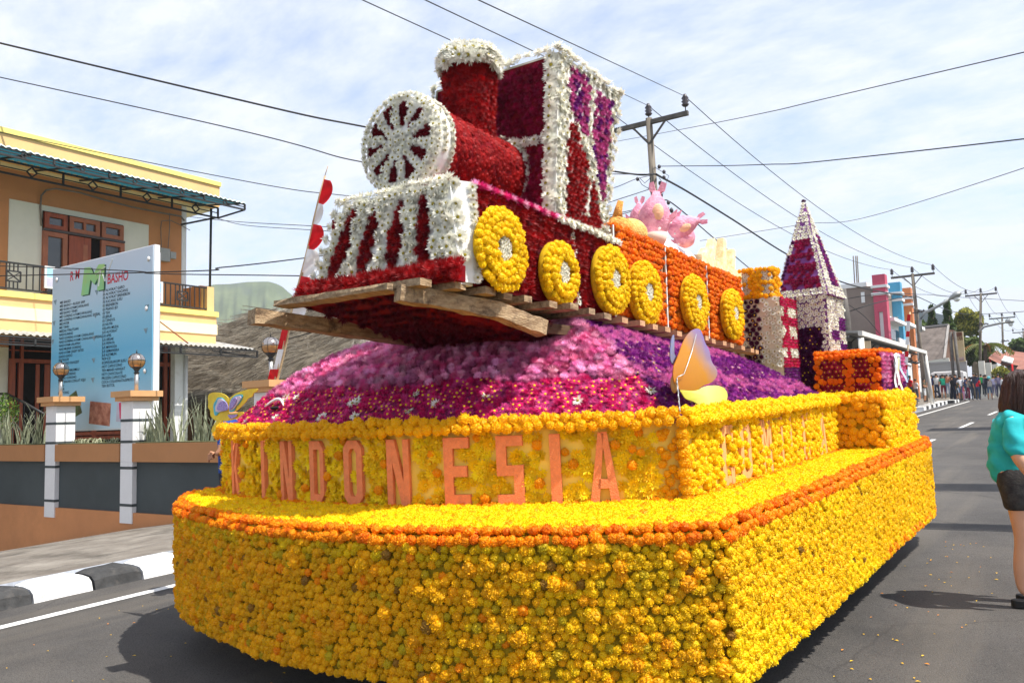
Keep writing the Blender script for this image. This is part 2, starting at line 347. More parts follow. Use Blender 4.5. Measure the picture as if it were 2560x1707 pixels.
# ======================= GROUND =======================
asph = mat('asphalt', (.078, .073, .069), .85, .25, var=.28, scale=.8, bump=.7, bscale=190, detail=10, dirt=((.125, .112, .098), .55, .48, .8))
def asphalt_detail(m):
    nt = m.node_tree; N = nt.nodes; L = nt.links; b = N['Principled BSDF']; src = b.inputs['Base Color'].links[0].from_socket; tc = N.new('ShaderNodeTexCoord')
    def layer(src, tex, lo, hi, col, k=1.0, inv=False):
        r = N.new('ShaderNodeValToRGB'); r.color_ramp.elements[0].position = lo; r.color_ramp.elements[1].position = hi
        r.color_ramp.elements[0].color = (1-k if inv else 0,)*3+(1,) if not inv else (k, k, k, 1); r.color_ramp.elements[1].color = (k, k, k, 1) if not inv else (0, 0, 0, 1)
        L.new(tex, r.inputs[0]); mx = N.new('ShaderNodeMix'); mx.data_type = 'RGBA'; L.new(r.outputs[0], mx.inputs[0]); L.new(src, mx.inputs[6]); mx.inputs[7].default_value = col+(1,); return mx.outputs[2]
    g = N.new('ShaderNodeTexNoise'); g.inputs['Scale'].default_value = 130; g.inputs['Detail'].default_value = 3; g.inputs['Roughness'].default_value = .8; L.new(tc.outputs['Object'], g.inputs[0]); src = layer(src, g.outputs[0], .54, .68, (.20, .185, .165), .55)
    g2 = N.new('ShaderNodeTexNoise'); g2.inputs['Scale'].default_value = 95; g2.inputs['Detail'].default_value = 4; L.new(tc.outputs['Object'], g2.inputs[0]); src = layer(src, g2.outputs[0], .38, .46, (.03, .028, .027), .6, True)
    v = N.new('ShaderNodeTexVoronoi'); v.feature = 'DISTANCE_TO_EDGE'; v.inputs['Scale'].default_value = .32; nz_ = N.new('ShaderNodeTexNoise'); nz_.inputs['Scale'].default_value = 2.5; nz_.inputs['Detail'].default_value = 6; mxv = N.new('ShaderNodeMix'); mxv.data_type = 'RGBA'; mxv.inputs[0].default_value = .16; L.new(tc.outputs['Object'], nz_.inputs[0]); L.new(tc.outputs['Object'], mxv.inputs[6]); L.new(nz_.outputs[1], mxv.inputs[7]); L.new(mxv.outputs[2], v.inputs[0]); src = layer(src, v.outputs[0], .0, .003, (.035, .032, .03), .45, True)
    mp = N.new('ShaderNodeMapping'); mp.inputs['Scale'].default_value = (1.4, .09, 1); L.new(tc.outputs['Object'], mp.inputs[0]); st_ = N.new('ShaderNodeTexNoise'); st_.inputs['Scale'].default_value = 1.6; st_.inputs['Detail'].default_value = 5; L.new(mp.outputs[0], st_.inputs[0]); src = layer(src, st_.outputs[0], .52, .72, (.15, .132, .11), .6)
    L.new(src, b.inputs['Base Color'])
asphalt_detail(asph)
asph_side = mat('side_concrete', (.17, .145, .12), .9, .2, var=.25, scale=2.2, bump=.5, bscale=60, detail=9, dirt=((.085, .075, .062), 1.6, .48, .66), col2=(.26, .235, .2))
def gz(x, y): return S_*min(max(y, -40), 62)
def xe(y): return -6.97 if y < 5 else -6.97+(y-5)*(1.62/31) if y < 36 else -5.35+(y-36)*.006
def side_z(x, y):                               # the street corner left of the road falls away
    d = -7.95-x; z = gz(x, y)+.15
    if d <= 0: return z
    return z-(.045*d+.0083*d*d if d < 10 else .045*d+.88+(d-10)*.16)
xs_ = [-400, -200, -90, -50, -30, -24, -20, -18, -16, -14, -12.5, -11, -9.9]
mb = MB()
ys_ = [-60, -30, -10, 0, 2, 4, 6, 8.12]
xg = [-60, -40, -30, -24, -20, -18, -16, -14.5, -13, -12, -11, -10, -9, -7.95]
mb.grid(lambda u, v: (xg[round(u*13)], ys_[round(v*7)], side_z(xg[round(u*13)], ys_[round(v*7)])), 13, 7)
tag(mb.build('side_pavement', asph_side), kind='structure')
mb = MB(); ry = [-60, -30, -15, -5, 0]+[2+2*k for k in range(31)]+[80, 120, 200]
def roadx(u, y): return (xe(y)-.6)+(3.5-(xe(y)-.6))*u
mb.grid(lambda u, v: (roadx(u, ry[round(v*(len(ry)-1))]), ry[round(v*(len(ry)-1))], gz(0, ry[round(v*(len(ry)-1))])), 6, len(ry)-1)
tag(mb.build('road', asph), kind='structure')
# far ground sheet
soil = mat('soil_ground', (.11, .12, .06), .95, .1, var=.3, scale=.6, bump=.3, bscale=12)
mb = MB(); Y = [8.15, 20, 34, 50, 62, 100, 200, 500, 1500, 4000]
def lz(x, y): return 1.0 if y < 33 else S_*min(y, 62)
mb.grid(lambda u, v: ((-9.75-(u**3)*4000), Y[round(v*9)], lz(0, Y[round(v*9)])-.02), 12, 9)
mb.grid(lambda u, v: ((3.4+(u**3)*3000), [-60, 0, 30, 62, 120, 400, 1500, 4000][round(v*7)], gz(0, [-60, 0, 30, 62, 120, 400, 1500, 4000][round(v*7)])-.015), 10, 7)
mb.add([(-9.8, 62.1, S_*62-.03), (3.5, 62.1, S_*62-.03), (3.5, 4000, S_*62-.03), (-9.8, 4000, S_*62-.03)], [(0, 1, 2, 3)])
mb.add([(-4000, -60, -6), (-60, -60, -6), (-60, 8.1, -6), (-4000, 8.1, -6)], [(0, 1, 2, 3)])
tag(mb.build('ground', soil), kind='structure')
# left pavement strip behind the kerb (y > 8)
mb = MB(); PY = [8.12, 14, 20, 26, 30, 36, 42, 50, 62]
mb.grid(lambda u, v: ((-9.9 if u < .5 else xe(PY[round(v*8)])-.95), PY[round(v*8)], gz(0, PY[round(v*8)])+.15), 1, 8)
mb.grid(lambda u, v: ((-17 if u < .5 else -9.9), [30, 36, 42, 50, 62][round(v*4)], gz(0, [30, 36, 42, 50, 62][round(v*4)])+.146), 1, 4)
tag(mb.build('pavement', asph_side), kind='structure')
# painted lines
paint = mat('road_paint', (.62, .61, .58), .8, .2, var=.25, scale=14, bump=.2, bscale=100, detail=8, dirt=((.12, .11, .10), 9, .58, .72))
ln = []
mb = MB(); LY = [-5, 0, 2, 3, 4, 5]+list(range(8, 60, 4))
for a, b in zip(LY, LY[1:]): mb.add([(xe(a)-.06, a, gz(0, a)+.004), (xe(a)+.06, a, gz(0, a)+.004), (xe(b)+.06, b, gz(0, b)+.004), (xe(b)-.06, b, gz(0, b)+.004)], [(0, 1, 2, 3)])
tag(mb.build('edge_line', paint), kind='structure')
for y0, x0 in ((20.0, -3.08), (28.0, -2.93), (36.5, -2.8), (45.5, -2.65), (12, -3.2)):
    mb = MB(); mb.add([(x0-.06, y0, gz(0, y0)+.004), (x0+.06, y0, gz(0, y0)+.004), (x0+.12, y0+3.2, gz(0, y0+3.2)+.004), (x0+.0, y0+3.2, gz(0, y0+3.2)+.004)], [(0, 1, 2, 3)])
    tag(mb.build('lane_dash', paint), kind='structure')
# asphalt patches (repairs, darker strips across the road)
# kerb blocks
kw = mat('kerb_white', (.74, .73, .70), .8, .2, var=.1, scale=8, bump=.6, bscale=18, dirt=((.38, .33, .27), 5, .56, .7))
kb = mat('kerb_black', (.045, .045, .045), .8, .25, var=.3, scale=8, bump=.5, bscale=20, dirt=((.11, .10, .09), 6, .55, .75))
kroot = empty('kerb', 'black and white painted kerb along the left edge of the road', 'kerb')
def kerb_block(y0, y1, m, parent, xo=-.62, seed=0):
    rg = random.Random(seed); mb = MB(); n = 5; prof = [(.0, -.02), (-.03, .085), (-.085, .13), (-.20, .148), (-.36, .145), (-.40, .1), (-.40, -.05)]
    vs = []; fs = []
    for k in range(n+1):
        y = y0+(y1-y0)*k/n+(.012 if k == 0 else 0)-(.012 if k == n else 0); j = rg.uniform(-.006, .006); e = .82 if k in (0, n) else 1
        for (dx, dz) in prof: vs.append((xe(y)+xo+dx*1.0+j, y, gz(0, y)+dz*e+rg.uniform(-.004, .004)))
    q = len(prof)
    for k in range(n):
        for i in range(q-1): fs.append((k*q+i, k*q+i+1, (k+1)*q+i+1, (k+1)*q+i))
    fs += [tuple(range(q)), tuple(n*q+q-1-i for i in range(q))]; mb.add(vs, fs, 0, False)
    mb.build('kerb_block', m, parent)
kys = [1.55, 2.1, 2.62, 3.16, 3.70, 4.24, 4.72, 5.28, 5.85, 6.4]
for i in range(9): kerb_block(kys[i], kys[i+1], kb if i % 2 == 1 else kw, kroot, seed=i)
y = 6.4; i = 9
while y < 25.5: kerb_block(y, y+.56, kb if i % 2 else kw, kroot, seed=i); y += .56; i += 1
# ======================= PARADE FLOAT =======================
YEL = (.96, .65, .003); GOLD = (.86, .45, .003); OLIVE = (.87, .54, .004); ORG = (.92, .31, .002); DORG = (.87, .20, .002)
WHT = (.86, .84, .74); RED = (.31, .004, .006); DRED = (.17, .003, .010); MAG = (.60, .012, .14); PINK = (.86, .36, .56); MAUVE = (.70, .20, .39); PURP = (.17, .010, .18); LYEL = (1.0, .68, .012); DPUR = (.085, .006, .06)
foamY = mat('yellow_cloth', (.55, .33, .01), .9, .1, var=.3, scale=30)
foamW = mat('white_foam', (.78, .77, .74), .85, .2, var=.06, scale=12, bump=.15, bscale=60)
clothR = mat('dark_red_cloth', (.16, .006, .012), .9, .1, var=.3, scale=30)
clothP = mat('purple_cloth', (.14, .03, .16), .85, .2, var=.3, scale=20)
clothM = mat('magenta_cloth', (.20, .02, .08), .9, .1, var=.3, scale=20)
clothO = mat('orange_cloth', (.40, .10, .01), .9, .1, var=.3, scale=30)
HB, H1, H2 = .27, .955, 1.43
L_end, R_end = -5.62, -1.2
bow = smooth_pts([(-5.62, 4.6), (-5.56, 3.85), (-5.05, 3.38), (-4.1, 3.05), (-3.3, 2.93), (-2.4, 3.03), (-1.65, 3.33), (-1.30, 3.57)], 2)
out1 = [(-5.62, 9.2), (-5.62, 6.5)]+bow+[(-1.27, 5), (-1.24, 7), (-1.2, 8.75), (-1.27, 9.2)]
bow2 = smooth_pts([(-5.44, 5.2), (-5.43, 4.3), (-5.28, 3.88), (-4.3, 3.66), (-3.5, 3.62), (-2.9, 3.76), (-2.3, 4.0), (-1.78, 4.28)], 2)
out2 = [(-5.44, 7.55), (-5.44, 6)]+bow2+[(-1.76, 5.5), (-1.75, 7.55)]
fl = empty('parade_float', 'flower-covered parade float with a stepped yellow marigold deck and BANK INDONESIA lettering', 'parade float', mw=FM)
bd = Bed(fl)
def wall_fn(pts, h0, h1, bulge=0):
    f, L = polyline([(p[0], p[1], 0) for p in pts]); return (lambda u, v: (f(u).x, f(u).y, h0+(h1-h0)*v)), L
# skirt
f1, L1 = wall_fn(out1, HB, H1)
mb = MB(); mb.grid(f1, 90, 1, 0)
mb.add([(p[0], p[1], H1-.006) for p in out1], [tuple(range(len(out1)))])
mb.build('skirt', mat('olive_netting', (.30, .20, .010), .9, .1, var=.3, scale=30), fl)
tag(MB().bb((-5.0, 4.0, .35), (-1.6, 9.1, .6)).build('chassis', M('chassis_black', (.02, .02, .02), .7), fl))  # unseen chassis box, added in black to stop light under the skirt
for wy in (4.6, 8.2):
    for wx in (-4.9, -1.75):
        w_ = MB().lathe((wx, wy, .33), [(.12, -.1), (.3, -.1), (.33, -.06), (.33, .06), (.3, .1), (.12, .1)], 20, 0, 'x').build('tyre', M('rubber', (.02, .02, .02), .85), fl)
nz = lambda p, s: (sin(p[0]*s*1.7+1.3)+sin(p[1]*s*2.3+p[2]*s*3.1)+sin((p[0]+p[2])*s*4.1+2))/3
def skirt_rule(u, v, p):
    x, y = p.x, p.y
    right = x > -1.32
    if right:
        c = YEL if nz(p, 1.4) > -.25 else (.92, .58, .003)
        if y > 6.2 and .25 < v < .8 and nz(p, .9) > .1: c = (.74, .44, .003)
        if y > 6.5 and v < .12 and R_.random() < .35: c = ORG
    else:
        k = min(1, max(0, (x+2.6)/.9)); mix = R_.random() < k*.85
        c = (OLIVE if mix else GOLD)
        if not mix and R_.random() < .28: c = (.84, .46, .003)
        if not mix and R_.random() < .06: c = ORG
        if x < -5.1 and R_.random() < .5: c = OLIVE
        if v > .82 and R_.random() < .6: c = (.78, .52, .004)
        if R_.random() < .05: c = (.60, .42, .01)
    big = (not right) and R_.random() < .10
    if big: c = GOLD if R_.random() < .75 else (.88, .40, .003)
    if R_.random() < .010: c = (.34, .17, .02)
    if v > .95: c = ORG if R_.random() < .7 else DORG
    return ('marigold', (.066 if big else .047 if not right else .050) if v < .95 else .054, vcol(c, .1))
cover(bd, f1, L1, H1-HB, .041, skirt_rule, .22)
# deck top between the tiers
st = .041; gx = L_end-.02
while gx < -1.2:
    gy = 2.9; row = 0
    while gy < 9.2:
        q = (gx+(.5*st if row % 2 else 0)+R_.uniform(-.012, .012), gy+R_.uniform(-.01, .01)); gy += st*.87; row += 1
        if not inside(q, out1) or (inside(q, out2)) or (q[0] < -1.95 and q[1] > 4.8 and q[1] < 7.5) or (q[0] < -1.9 and q[1] > 7.5): continue
        if q[1] > 5.2 and q[0] < -4: continue
        d1 = dist_poly(q, out1); d2 = dist_poly(q, out2)
        c = ORG if d1 < .05 else (YEL if R_.random() < .93 else (.88, .40, .003))
        if d1 < .05 and R_.random() < .3: c = DORG
        if d2 < .07 and R_.random() < .7: c = ORG
        bd.add('marigold', (q[0], q[1], H1+R_.uniform(-.004, .006)), (0, 0, 1), .05*R_.uniform(.9, 1.15), vcol(c, .08))
    gx += st
# lettered wall
f2, L2 = wall_fn(out2, H1-.01, H2)
mb = MB(); mb.grid(f2, 90, 1, 0); mb.build('lettered_wall', mat('white_yellow_board', (.84, .58, .10), .85, .2, var=.15, scale=4), fl)
fo2, Lo2 = polyline([(p[0], p[1], 0) for p in out2])
def arc_of(pt):
    best = (9, 0)
    for k in range(1200):
        q = fo2(k/1200); d = hypot(q.x-pt[0], q.y-pt[1])
        if d < best[0]: best = (d, k/1200)
    return best[1]
# block letters: strokes as polygons in a unit box
def bar(x0, y0, x1, y1): return [(x0, y0), (x1, y0), (x1, y1), (x0, y1)]
def ring(n=8, w=.3, a0=-90, a1=90, cx=.5):
    P = []
    return P
t_ = .26
def rring(w=t_):
    """rounded O as eight quads"""
    o = [(.25, 0), (.75, 0), (1, .12), (1, .88), (.75, 1), (.25, 1), (0, .88), (0, .12)]; i = [(.40, .13), (.60, .13), (1-w*1.15, .2), (1-w*1.15, .8), (.60, .87), (.40, .87), (w*1.15, .8), (w*1.15, .2)]
    return [[o[k], o[(k+1) % 8], i[(k+1) % 8], i[k]] for k in range(8)]
GL = {
 'I': [bar(.3, 0, .7, 1)],
 'N': [bar(0, 0, t_, 1), bar(1-t_, 0, 1, 1), [(t_*.2, 1), (t_*1.4, 1), (1-t_*.2, 0), (1-t_*1.4, 0)]],
 'D': [bar(0, 0, .3, 1), bar(.3, 0, .72, .14), bar(.3, .86, .72, 1), [(.72, 0), (1, .14), (1, .86), (.72, 1), (.72, .86), (.74, .8), (.74, .2), (.72, .14)]],
 'O': rring(), 'E': [bar(0, 0, .36, 1), bar(.36, 0, 1, .16), bar(.36, .42, .9, .58), bar(.36, .84, 1, 1)],
 'S': [bar(0, 0, 1, .15), bar(.63, .15, 1, .42), bar(0, .42, 1, .57), bar(0, .57, .37, .85), bar(0, .85, 1, 1)],
 'A': [[(0, 0), (.3, 0), (.56, .98), (.36, 1)], [(.7, 0), (1, 0), (.66, 1), (.46, 1)], [(.27, .2), (.73, .2), (.70, .33), (.31, .33)]],
 'K': [bar(0, 0, .32, 1), [(.32, .42), (.7, 1), (1, 1), (.5, .46)], [(.36, .55), (.55, .62), (1, 0), (.68, 0)]],
 'B': [bar(0, 0, .3, 1), bar(.3, 0, .8, .14), bar(.3, .43, .8, .57), bar(.3, .86, .8, 1), bar(.72, .14, 1, .46), bar(.72, .54, 1, .86)],
 'C': [bar(0, .12, .34, .88), [(0, .12), (.25, 0), (.8, 0), (.7, .14), (.34, .14), (.34, .12)], [(0, .88), (.34, .88), (.34, .86), (.7, .86), (.8, 1), (.25, 1)], bar(.7, .0, 1, .28), bar(.7, .72, 1, 1)],
 'M': [bar(0, 0, .24, 1), bar(.76, 0, 1, 1), [(.1, 1), (.34, 1), (.56, .35), (.44, .35)], [(.66, 1), (.9, 1), (.56, .35), (.44, .35)]],
}
letM = mat('orange_foam', (.82, .25, .10), .9, .15, var=.1, scale=30, bump=.35, bscale=120)
letM2 = mat('peach_foam', (.78, .36, .14), .9, .15, var=.08, scale=30, bump=.2, bscale=120)
LETTERS = []                                    # (s0, s1) arcs kept free of flowers
def letter(ch, sc_, w, h0, h1, m, lift=.012, thick=.018):
    """stand one letter on the wall, following its curve; sc_ = arc position (m) of the letter centre"""
    mb = MB()
    for poly in GL[ch]:
        vs = []
        for (lx, ly) in poly:
            s = (sc_+(lx-.5)*w)/Lo2; p = fo2(s); q = fo2(min(1, s+.004)); p0 = fo2(max(0, s-.004)); d = (q-p0).normalized(); n = Vector((d.y, -d.x, 0))
            vs.append((p+n*lift+Vector((0, 0, h0+(h1-h0)*ly)), n))
        a = [v[0]+v[1]*thick for v in vs]; b = [v[0]-v[1]*.01 for v in vs]; k = len(a)
        mb.add(a+b, [tuple(range(k)), tuple(range(2*k-1, k-1, -1))]+[(i, i+k, (i+1) % k+k, (i+1) % k) for i in range(k)])
    o = mb.build('letter_'+ch.lower(), m, fl); LETTERS.append((ch, sc_, w, h0, h1)); return o
def place(ch, x, y, w, m=letM, h0=.985, h1=1.365): letter(ch, arc_of((x, y))*Lo2, w, h0, h1, m)
sL = arc_of((-5.43, 4.35))*Lo2
for ch, px, w in (('B', 549, .13), ('A', 560, .13), ('N', 576, .13), ('K', 609, .14), ('I', 678, .12), ('N', 737, .15), ('D', 812, .15), ('O', 902, .165), ('N', 1012, .17), ('E', 1157, .175), ('S', 1289, .175), ('I', 1400, .17), ('A', 1518, .185)):
    best = None                                   # where the sight line through the middle of the letter meets the wall
    for k in range(1500):
        q = fo2(k/1500)
        if q.x > -1.79: break
        d = ray(px, 1165); t = d[0]/d[1]
        e = abs(q.x-t*q.y)
        if (best is None or e < best[0]-1e-4) and k/1500*Lo2 > sL: best = (e, k/1500)
    s = best[1]*Lo2
    if ch == 'B': s = arc_of((-5.43, 4.5))*Lo2
    if px == 560: s = arc_of((-5.41, 4.25))*Lo2
    if px == 576: s = arc_of((-5.36, 4.05))*Lo2
    letter(ch, s, w*.86, .985, 1.365, letM)
for ch, y, w in (('C', 4.9, .19), ('O', 5.22, .19), ('M', 5.63, .21), ('I', 5.98, .10), ('I', 6.2, .08), ('C', 6.6, .17), ('A', 7.1, .21)):
    letter(ch, arc_of((-1.757, y))*Lo2, w, .99, 1.345, letM2, .004, .016)
def in_letter(s, h, tol=0):
    for ch, c, w, h0, h1 in LETTERS:
        lx = (s-c)/w+.5; ly = (h-h0)/(h1-h0)
        if -.1-tol < lx < 1.1+tol and -.03 < ly < 1.03:
            for poly in GL[ch]:
                if inside((lx, ly), poly) or dist_poly((lx*w, ly*(h1-h0)), [(a*w, b*(h1-h0)) for a, b in poly]) < .012+tol: return True
    return False
corner_s = arc_of((-1.78, 4.28))*Lo2
def wall_rule(u, v, p):
    s = u*Lo2
    if s < 1.9: return None if R_.random() < .3 else ('marigold', .055, vcol(GOLD))
    if p.z > H2-.055: return None
    if s > corner_s-.12:
        if in_letter(s, p.z, -.006) and R_.random() < .86: return None
        return ('marigold', .052, vcol(YEL if s > corner_s+.03 else (.90, .42, .003), .06))
    if in_letter(s, p.z, .008): return None
    if s < arc_of_left: return ('marigold', .05, vcol(ORG if R_.random() < .6 else GOLD, .1)) if R_.random() < .45 else ('yellow_chrysanthemum', .07, vcol(LYEL, .08))
    if R_.random() < .07: return ('marigold', .055, vcol((.9, .36, .003)))
    if R_.random() < .10: return None
    return ('yellow_chrysanthemum', .098, vcol(LYEL, .16))
arc_of_left = arc_of((-5.43, 4.5))*Lo2
cover(bd, f2, L2, H2-H1, .050, wall_rule, .35)
# rim of big marigolds
n = int(Lo2/.058)
for r_, (hz, off, sz) in enumerate(((H2+.0, .012, .075), (H2-.03, .03, .066))):
    for k in range(n):
        s = (k+.5*r_)/n; p = fo2(s); q = fo2(min(1, s+.004)); p0 = fo2(max(0, s-.004)); d = (q-p0).normalized(); nn = Vector((d.y, -d.x, 0))
        if s*Lo2 < 1.9: continue
        c = (.93, .50, .003) if (s*Lo2 < corner_s) else YEL
        bd.add('marigold', p+nn*off+Vector((0, 0, hz+R_.uniform(-.01, .01))), (nn+Vector((0, 0, 1.0-r_*.7))).normalized(), sz*R_.uniform(.88, 1.12), vcol(c, .07))
n = int(.47/.05)
for k in range(n): bd.add('marigold', (-1.775, 4.265, H1+.03+k*.05), (.5, -.85, 0), .068, vcol((.9, .45, .003), .08))
# mound
def mound_z(x, y):
    d = dist_poly((x, y), out2) if inside((x, y), out2) else 0
    Hh = (.64 if y < 5.2 else .64-.035*(y-5.2))+.13*math.exp(-((x+3.15)/.75)**2-((y-4.75)/.8)**2)
    k = min(1, d/1.15); return 1.40+Hh*(1-(1-k)**1.75)
def mound_pt(u, v):                               # u along the outline, v from rim to ridge
    p = fo2(u); cy = min(6.9, max(4.9, p.y)); c = Vector((-3.35, cy, 0)); q = p.lerp(c, v)
    return (q.x, q.y, mound_z(q.x, q.y))
mb = MB(); mb.grid(mound_pt, 90, 14, 0); mb.build('mound', clothM, fl)
def mound_rule(u, v, p, pink=False):
    if u*Lo2 < 1.7: return None
    # purple flank right of a ridge running back from the corner of the wall
    k = p.x-(-1.80-(p.y-4.28)*.0); ridge = (p.y-4.25)-(-1.78-p.x)*.62
    if ridge > 0 and p.x > -3.2:
        if pink: return None
        w = sin(p.z*24+p.y*1.2+nz(p, 2)*1.3)
        if v < .05: return ('chrysanthemum', .05, vcol(PURP, .25))
        if w > .35 and v < .62 and R_.random() < .6: return ('chrysanthemum', .066, vcol((.56, .13, .36), .2))
        if R_.random() < .16: return ('pink_daisy', .04, vcol((.45, .2, .35), .3))
        return ('chrysanthemum', .058, vcol(PURP if R_.random() < .75 else (.28, .03, .26), .3))
    zz = (p.z-1.40)/.64+nz(p, 3)*.05
    if zz < .43:
        if pink: return None
        if zz < .42 and R_.random() < .035: return ('daisy', .074, vcol(WHT, .03))
        return ('pink_daisy' if R_.random() < .6 else 'chrysanthemum', .06, vcol(MAG if R_.random() < .8 else (.66, .05, .25), .15))
    if not pink: return None
    if zz < .9 or R_.random() < .35: return ('pompon_chrysanthemum', .088, vcol(PINK if R_.random() < .35 else MAUVE if R_.random() < .6 else (.56, .09, .24), .28))
    return ('pompon_chrysanthemum', .095, vcol((.80, .38, .56), .15))
cover(bd, mound_pt, Lo2, 1.75, .047, mound_rule, .35)
cover(bd, mound_pt, Lo2*.86, 1.75, .063, lambda u, v, p: mound_rule(u, v, p, True), .25)
# open hatch in the mound (rolled cloth edge over a black lump standing for the shade inside)
hp = Vector((-4.66, 3.93, 0)); hp.z = mound_z(hp.x, hp.y)+.012
mb = MB(); mb.sphere(hp+Vector((.03, -.02, 0)), (.05, .022, .012), 10, 6, 0); mb.build('hatch_hole', M('dark_hole', (.012, .01, .012), .9), fl)
mb = MB(); mb.tube([hp+Vector((-.13+.26*t, .02-.05*t+.04*sin(pi*t), .012+.05*sin(pi*t))) for t in [i/8 for i in range(9)]], [.004, .009, .010, .011, .011, .010, .009, .007, .003], 8); mb.build('hatch_edge', foamW, fl)
# rear marigold block
blk = [((-2.4, 7.62), (-1.37, 7.62)), ((-1.37, 7.62), (-1.34, 8.95))]
mb = MB(); mb.bb((-5.0, 7.63, .94), (-1.38, 8.95, 1.41)); mb.build('rear_block', foamY, fl)
for (a, b) in blk:
    Lx = hypot(b[0]-a[0], b[1]-a[1])
    cover(bd, quad((*a, .95), (*b, .95), (*b, 1.43), (*a, 1.43)), Lx, .48, .062, lambda u, v, p: ('marigold', .082, vcol((.93, .46, .003) if p.y < 7.64 else YEL, .06)), .25)
cover(bd, quad((-2.4, 7.62, 1.42), (-1.37, 7.62, 1.42), (-1.34, 8.95, 1.42), (-2.4, 8.95, 1.42)), 1.0, 1.3, .07, lambda u, v, p: ('marigold', .082, vcol(YEL, .06)), .25)
bd.flush()
# ======================= TOY TRAIN =======================
wood = mat('rough_timber', (.34, .21, .115), .85, .2, var=.35, scale=5, bump=.7, bscale=22, detail=9, stretch=(9, 1.2, 9), col2=(.56, .41, .25), dirt=((.12, .08, .055), 9, .52, .66))
wood_end = mat('timber_end', (.50, .28, .15), .85, .2, var=.2, scale=14, bump=.3, bscale=30, col2=(.62, .36, .2))
shade_wood = mat('dark_timber', (.10, .06, .035), .9, .15, var=.3, scale=5, stretch=(9, 1, 9))  # rear rails: shade under the wagons put into a darker timber colour
tk = empty('timber_track', 'split timber rails and short sleepers carrying the flower train', 'track', mw=TM)
def timber(pts, w, h, m, name, seed, n=12):
    """rough-hewn beam through pts"""
    rg = random.Random(seed); f, L = polyline(pts); mb = MB(); vs = []; k = 8
    for i in range(n+1):
        p = f(i/n); q = f(min(1, i/n+.02)); p0 = f(max(0, i/n-.02)); d = (q-p0).normalized(); sx = d.cross(Vector((0, 0, 1))).normalized(); sz = sx.cross(d)
        for a, b in ((-1, -1), (0, -1.03), (1, -1), (1.03, 0), (1, 1), (0, 1.02), (-1, 1), (-1.02, 0)):
            vs.append(p+sx*(a*w/2*(1+rg.uniform(-.1, .1)))+sz*(b*h/2*(1+rg.uniform(-.12, .12))))
    fs = [(i*k+j, i*k+(j+1) % k, (i+1)*k+(j+1) % k, (i+1)*k+j) for i in range(n) for j in range(k)]+[tuple(range(k)), tuple(n*k+k-1-j for j in range(k))]
    mb.add(vs, fs, 0, False); return mb.build(name, m, tk)
# front cross board and the two beams
zt = -.01
a = T(720, 752, 1, -.17); b_ = T(1018, 722, 1, -.17)
timber([(-.60, -.17, .035), (.30, -.19, .03)], .12, .035, wood, 'front_board', 3)
timber([(.335, -.21, -.005), (.42, -.02, -.018), (.56, .35, -.055), (.65, .68, -.125)], .085, .088, wood, 'rail_beam', 4, 16)
timber([(-.74, -.27, -.03), (-.62, .15, -.05), (-.5, .9, -.08), (-.42, 1.5, -.1)], .11, .085, wood, 'rail_beam', 5, 16)
timber([(.52, .9, -.09), (.54, 2.6, -.04), (.55, 4.55, -.01)], .06, .06, shade_wood, 'rail_beam', 6, 16)
timber([(-.5, 1.4, -.07), (-.5, 4.55, -.01)], .07, .07, shade_wood, 'rail_beam', 7, 10)
y = -.30; i = 0
SY = [-.16, .02, .2, .38, .57, .76]+[.97+.235*k for k in range(16)]
for i, y in enumerate(SY):
    rg = random.Random(i); x1 = (.47 if i == 0 else .56+.022*i if i < 6 else .70)+rg.uniform(-.02, .02)
    mb = MB(); mb.box(((x1-.5)/2, y, .028+(.01 if i < 2 else 0)), (x1+.5, .085+rg.uniform(-.01, .01), .038), (rg.uniform(-.03, .03), rg.uniform(-.01, .01), rg.uniform(-.03, .03)))
    mb.build('sleeper', wood if i < 9 else wood_end, tk)
# underside: dark red cloth with flowers between the beams, seen from below, and the hump that carries the train
# ---- locomotive
lo = empty('flower_locomotive', 'toy steam locomotive of dark red and white chrysanthemums with cab and chimney', 'locomotive', mw=TM)
lb = Bed(lo)
def mum(c, s=.062, v=.2): return ('chrysanthemum', s, vcol(c, v))
def wht(s=.075): return ('white_chrysanthemum', s, vcol(WHT, .03))
def ddz(s=.05): return ('daisy', s, vcol(WHT, .03))
# keel under the front
keel = [(-.50, -.10, .02), (.34, -.12, .02), (.55, .9, -.05), (.5, 1.4, -.12), (-.4, 1.4, -.12), (-.48, .9, -.05)]
low = [(-.36, .30, -.075), (.10, .28, -.07), (.36, .8, -.13), (.40, 1.4, -.2), (-.3, 1.4, -.2), (-.36, .8, -.15)]
mb = MB(); mb.add(keel+low, [tuple(range(6)), (11, 10, 9, 8, 7, 6)]+[(i, (i+1) % 6, (i+1) % 6+6, i+6) for i in range(6)]); mb.build('keel', clothR, lo)
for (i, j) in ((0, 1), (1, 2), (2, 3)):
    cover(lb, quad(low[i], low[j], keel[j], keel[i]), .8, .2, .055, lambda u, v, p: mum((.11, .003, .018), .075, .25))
cover(lb, quad(low[1], low[0], low[5], low[2]), .6, .6, .06, lambda u, v, p: mum((.11, .003, .018), .07, .25))
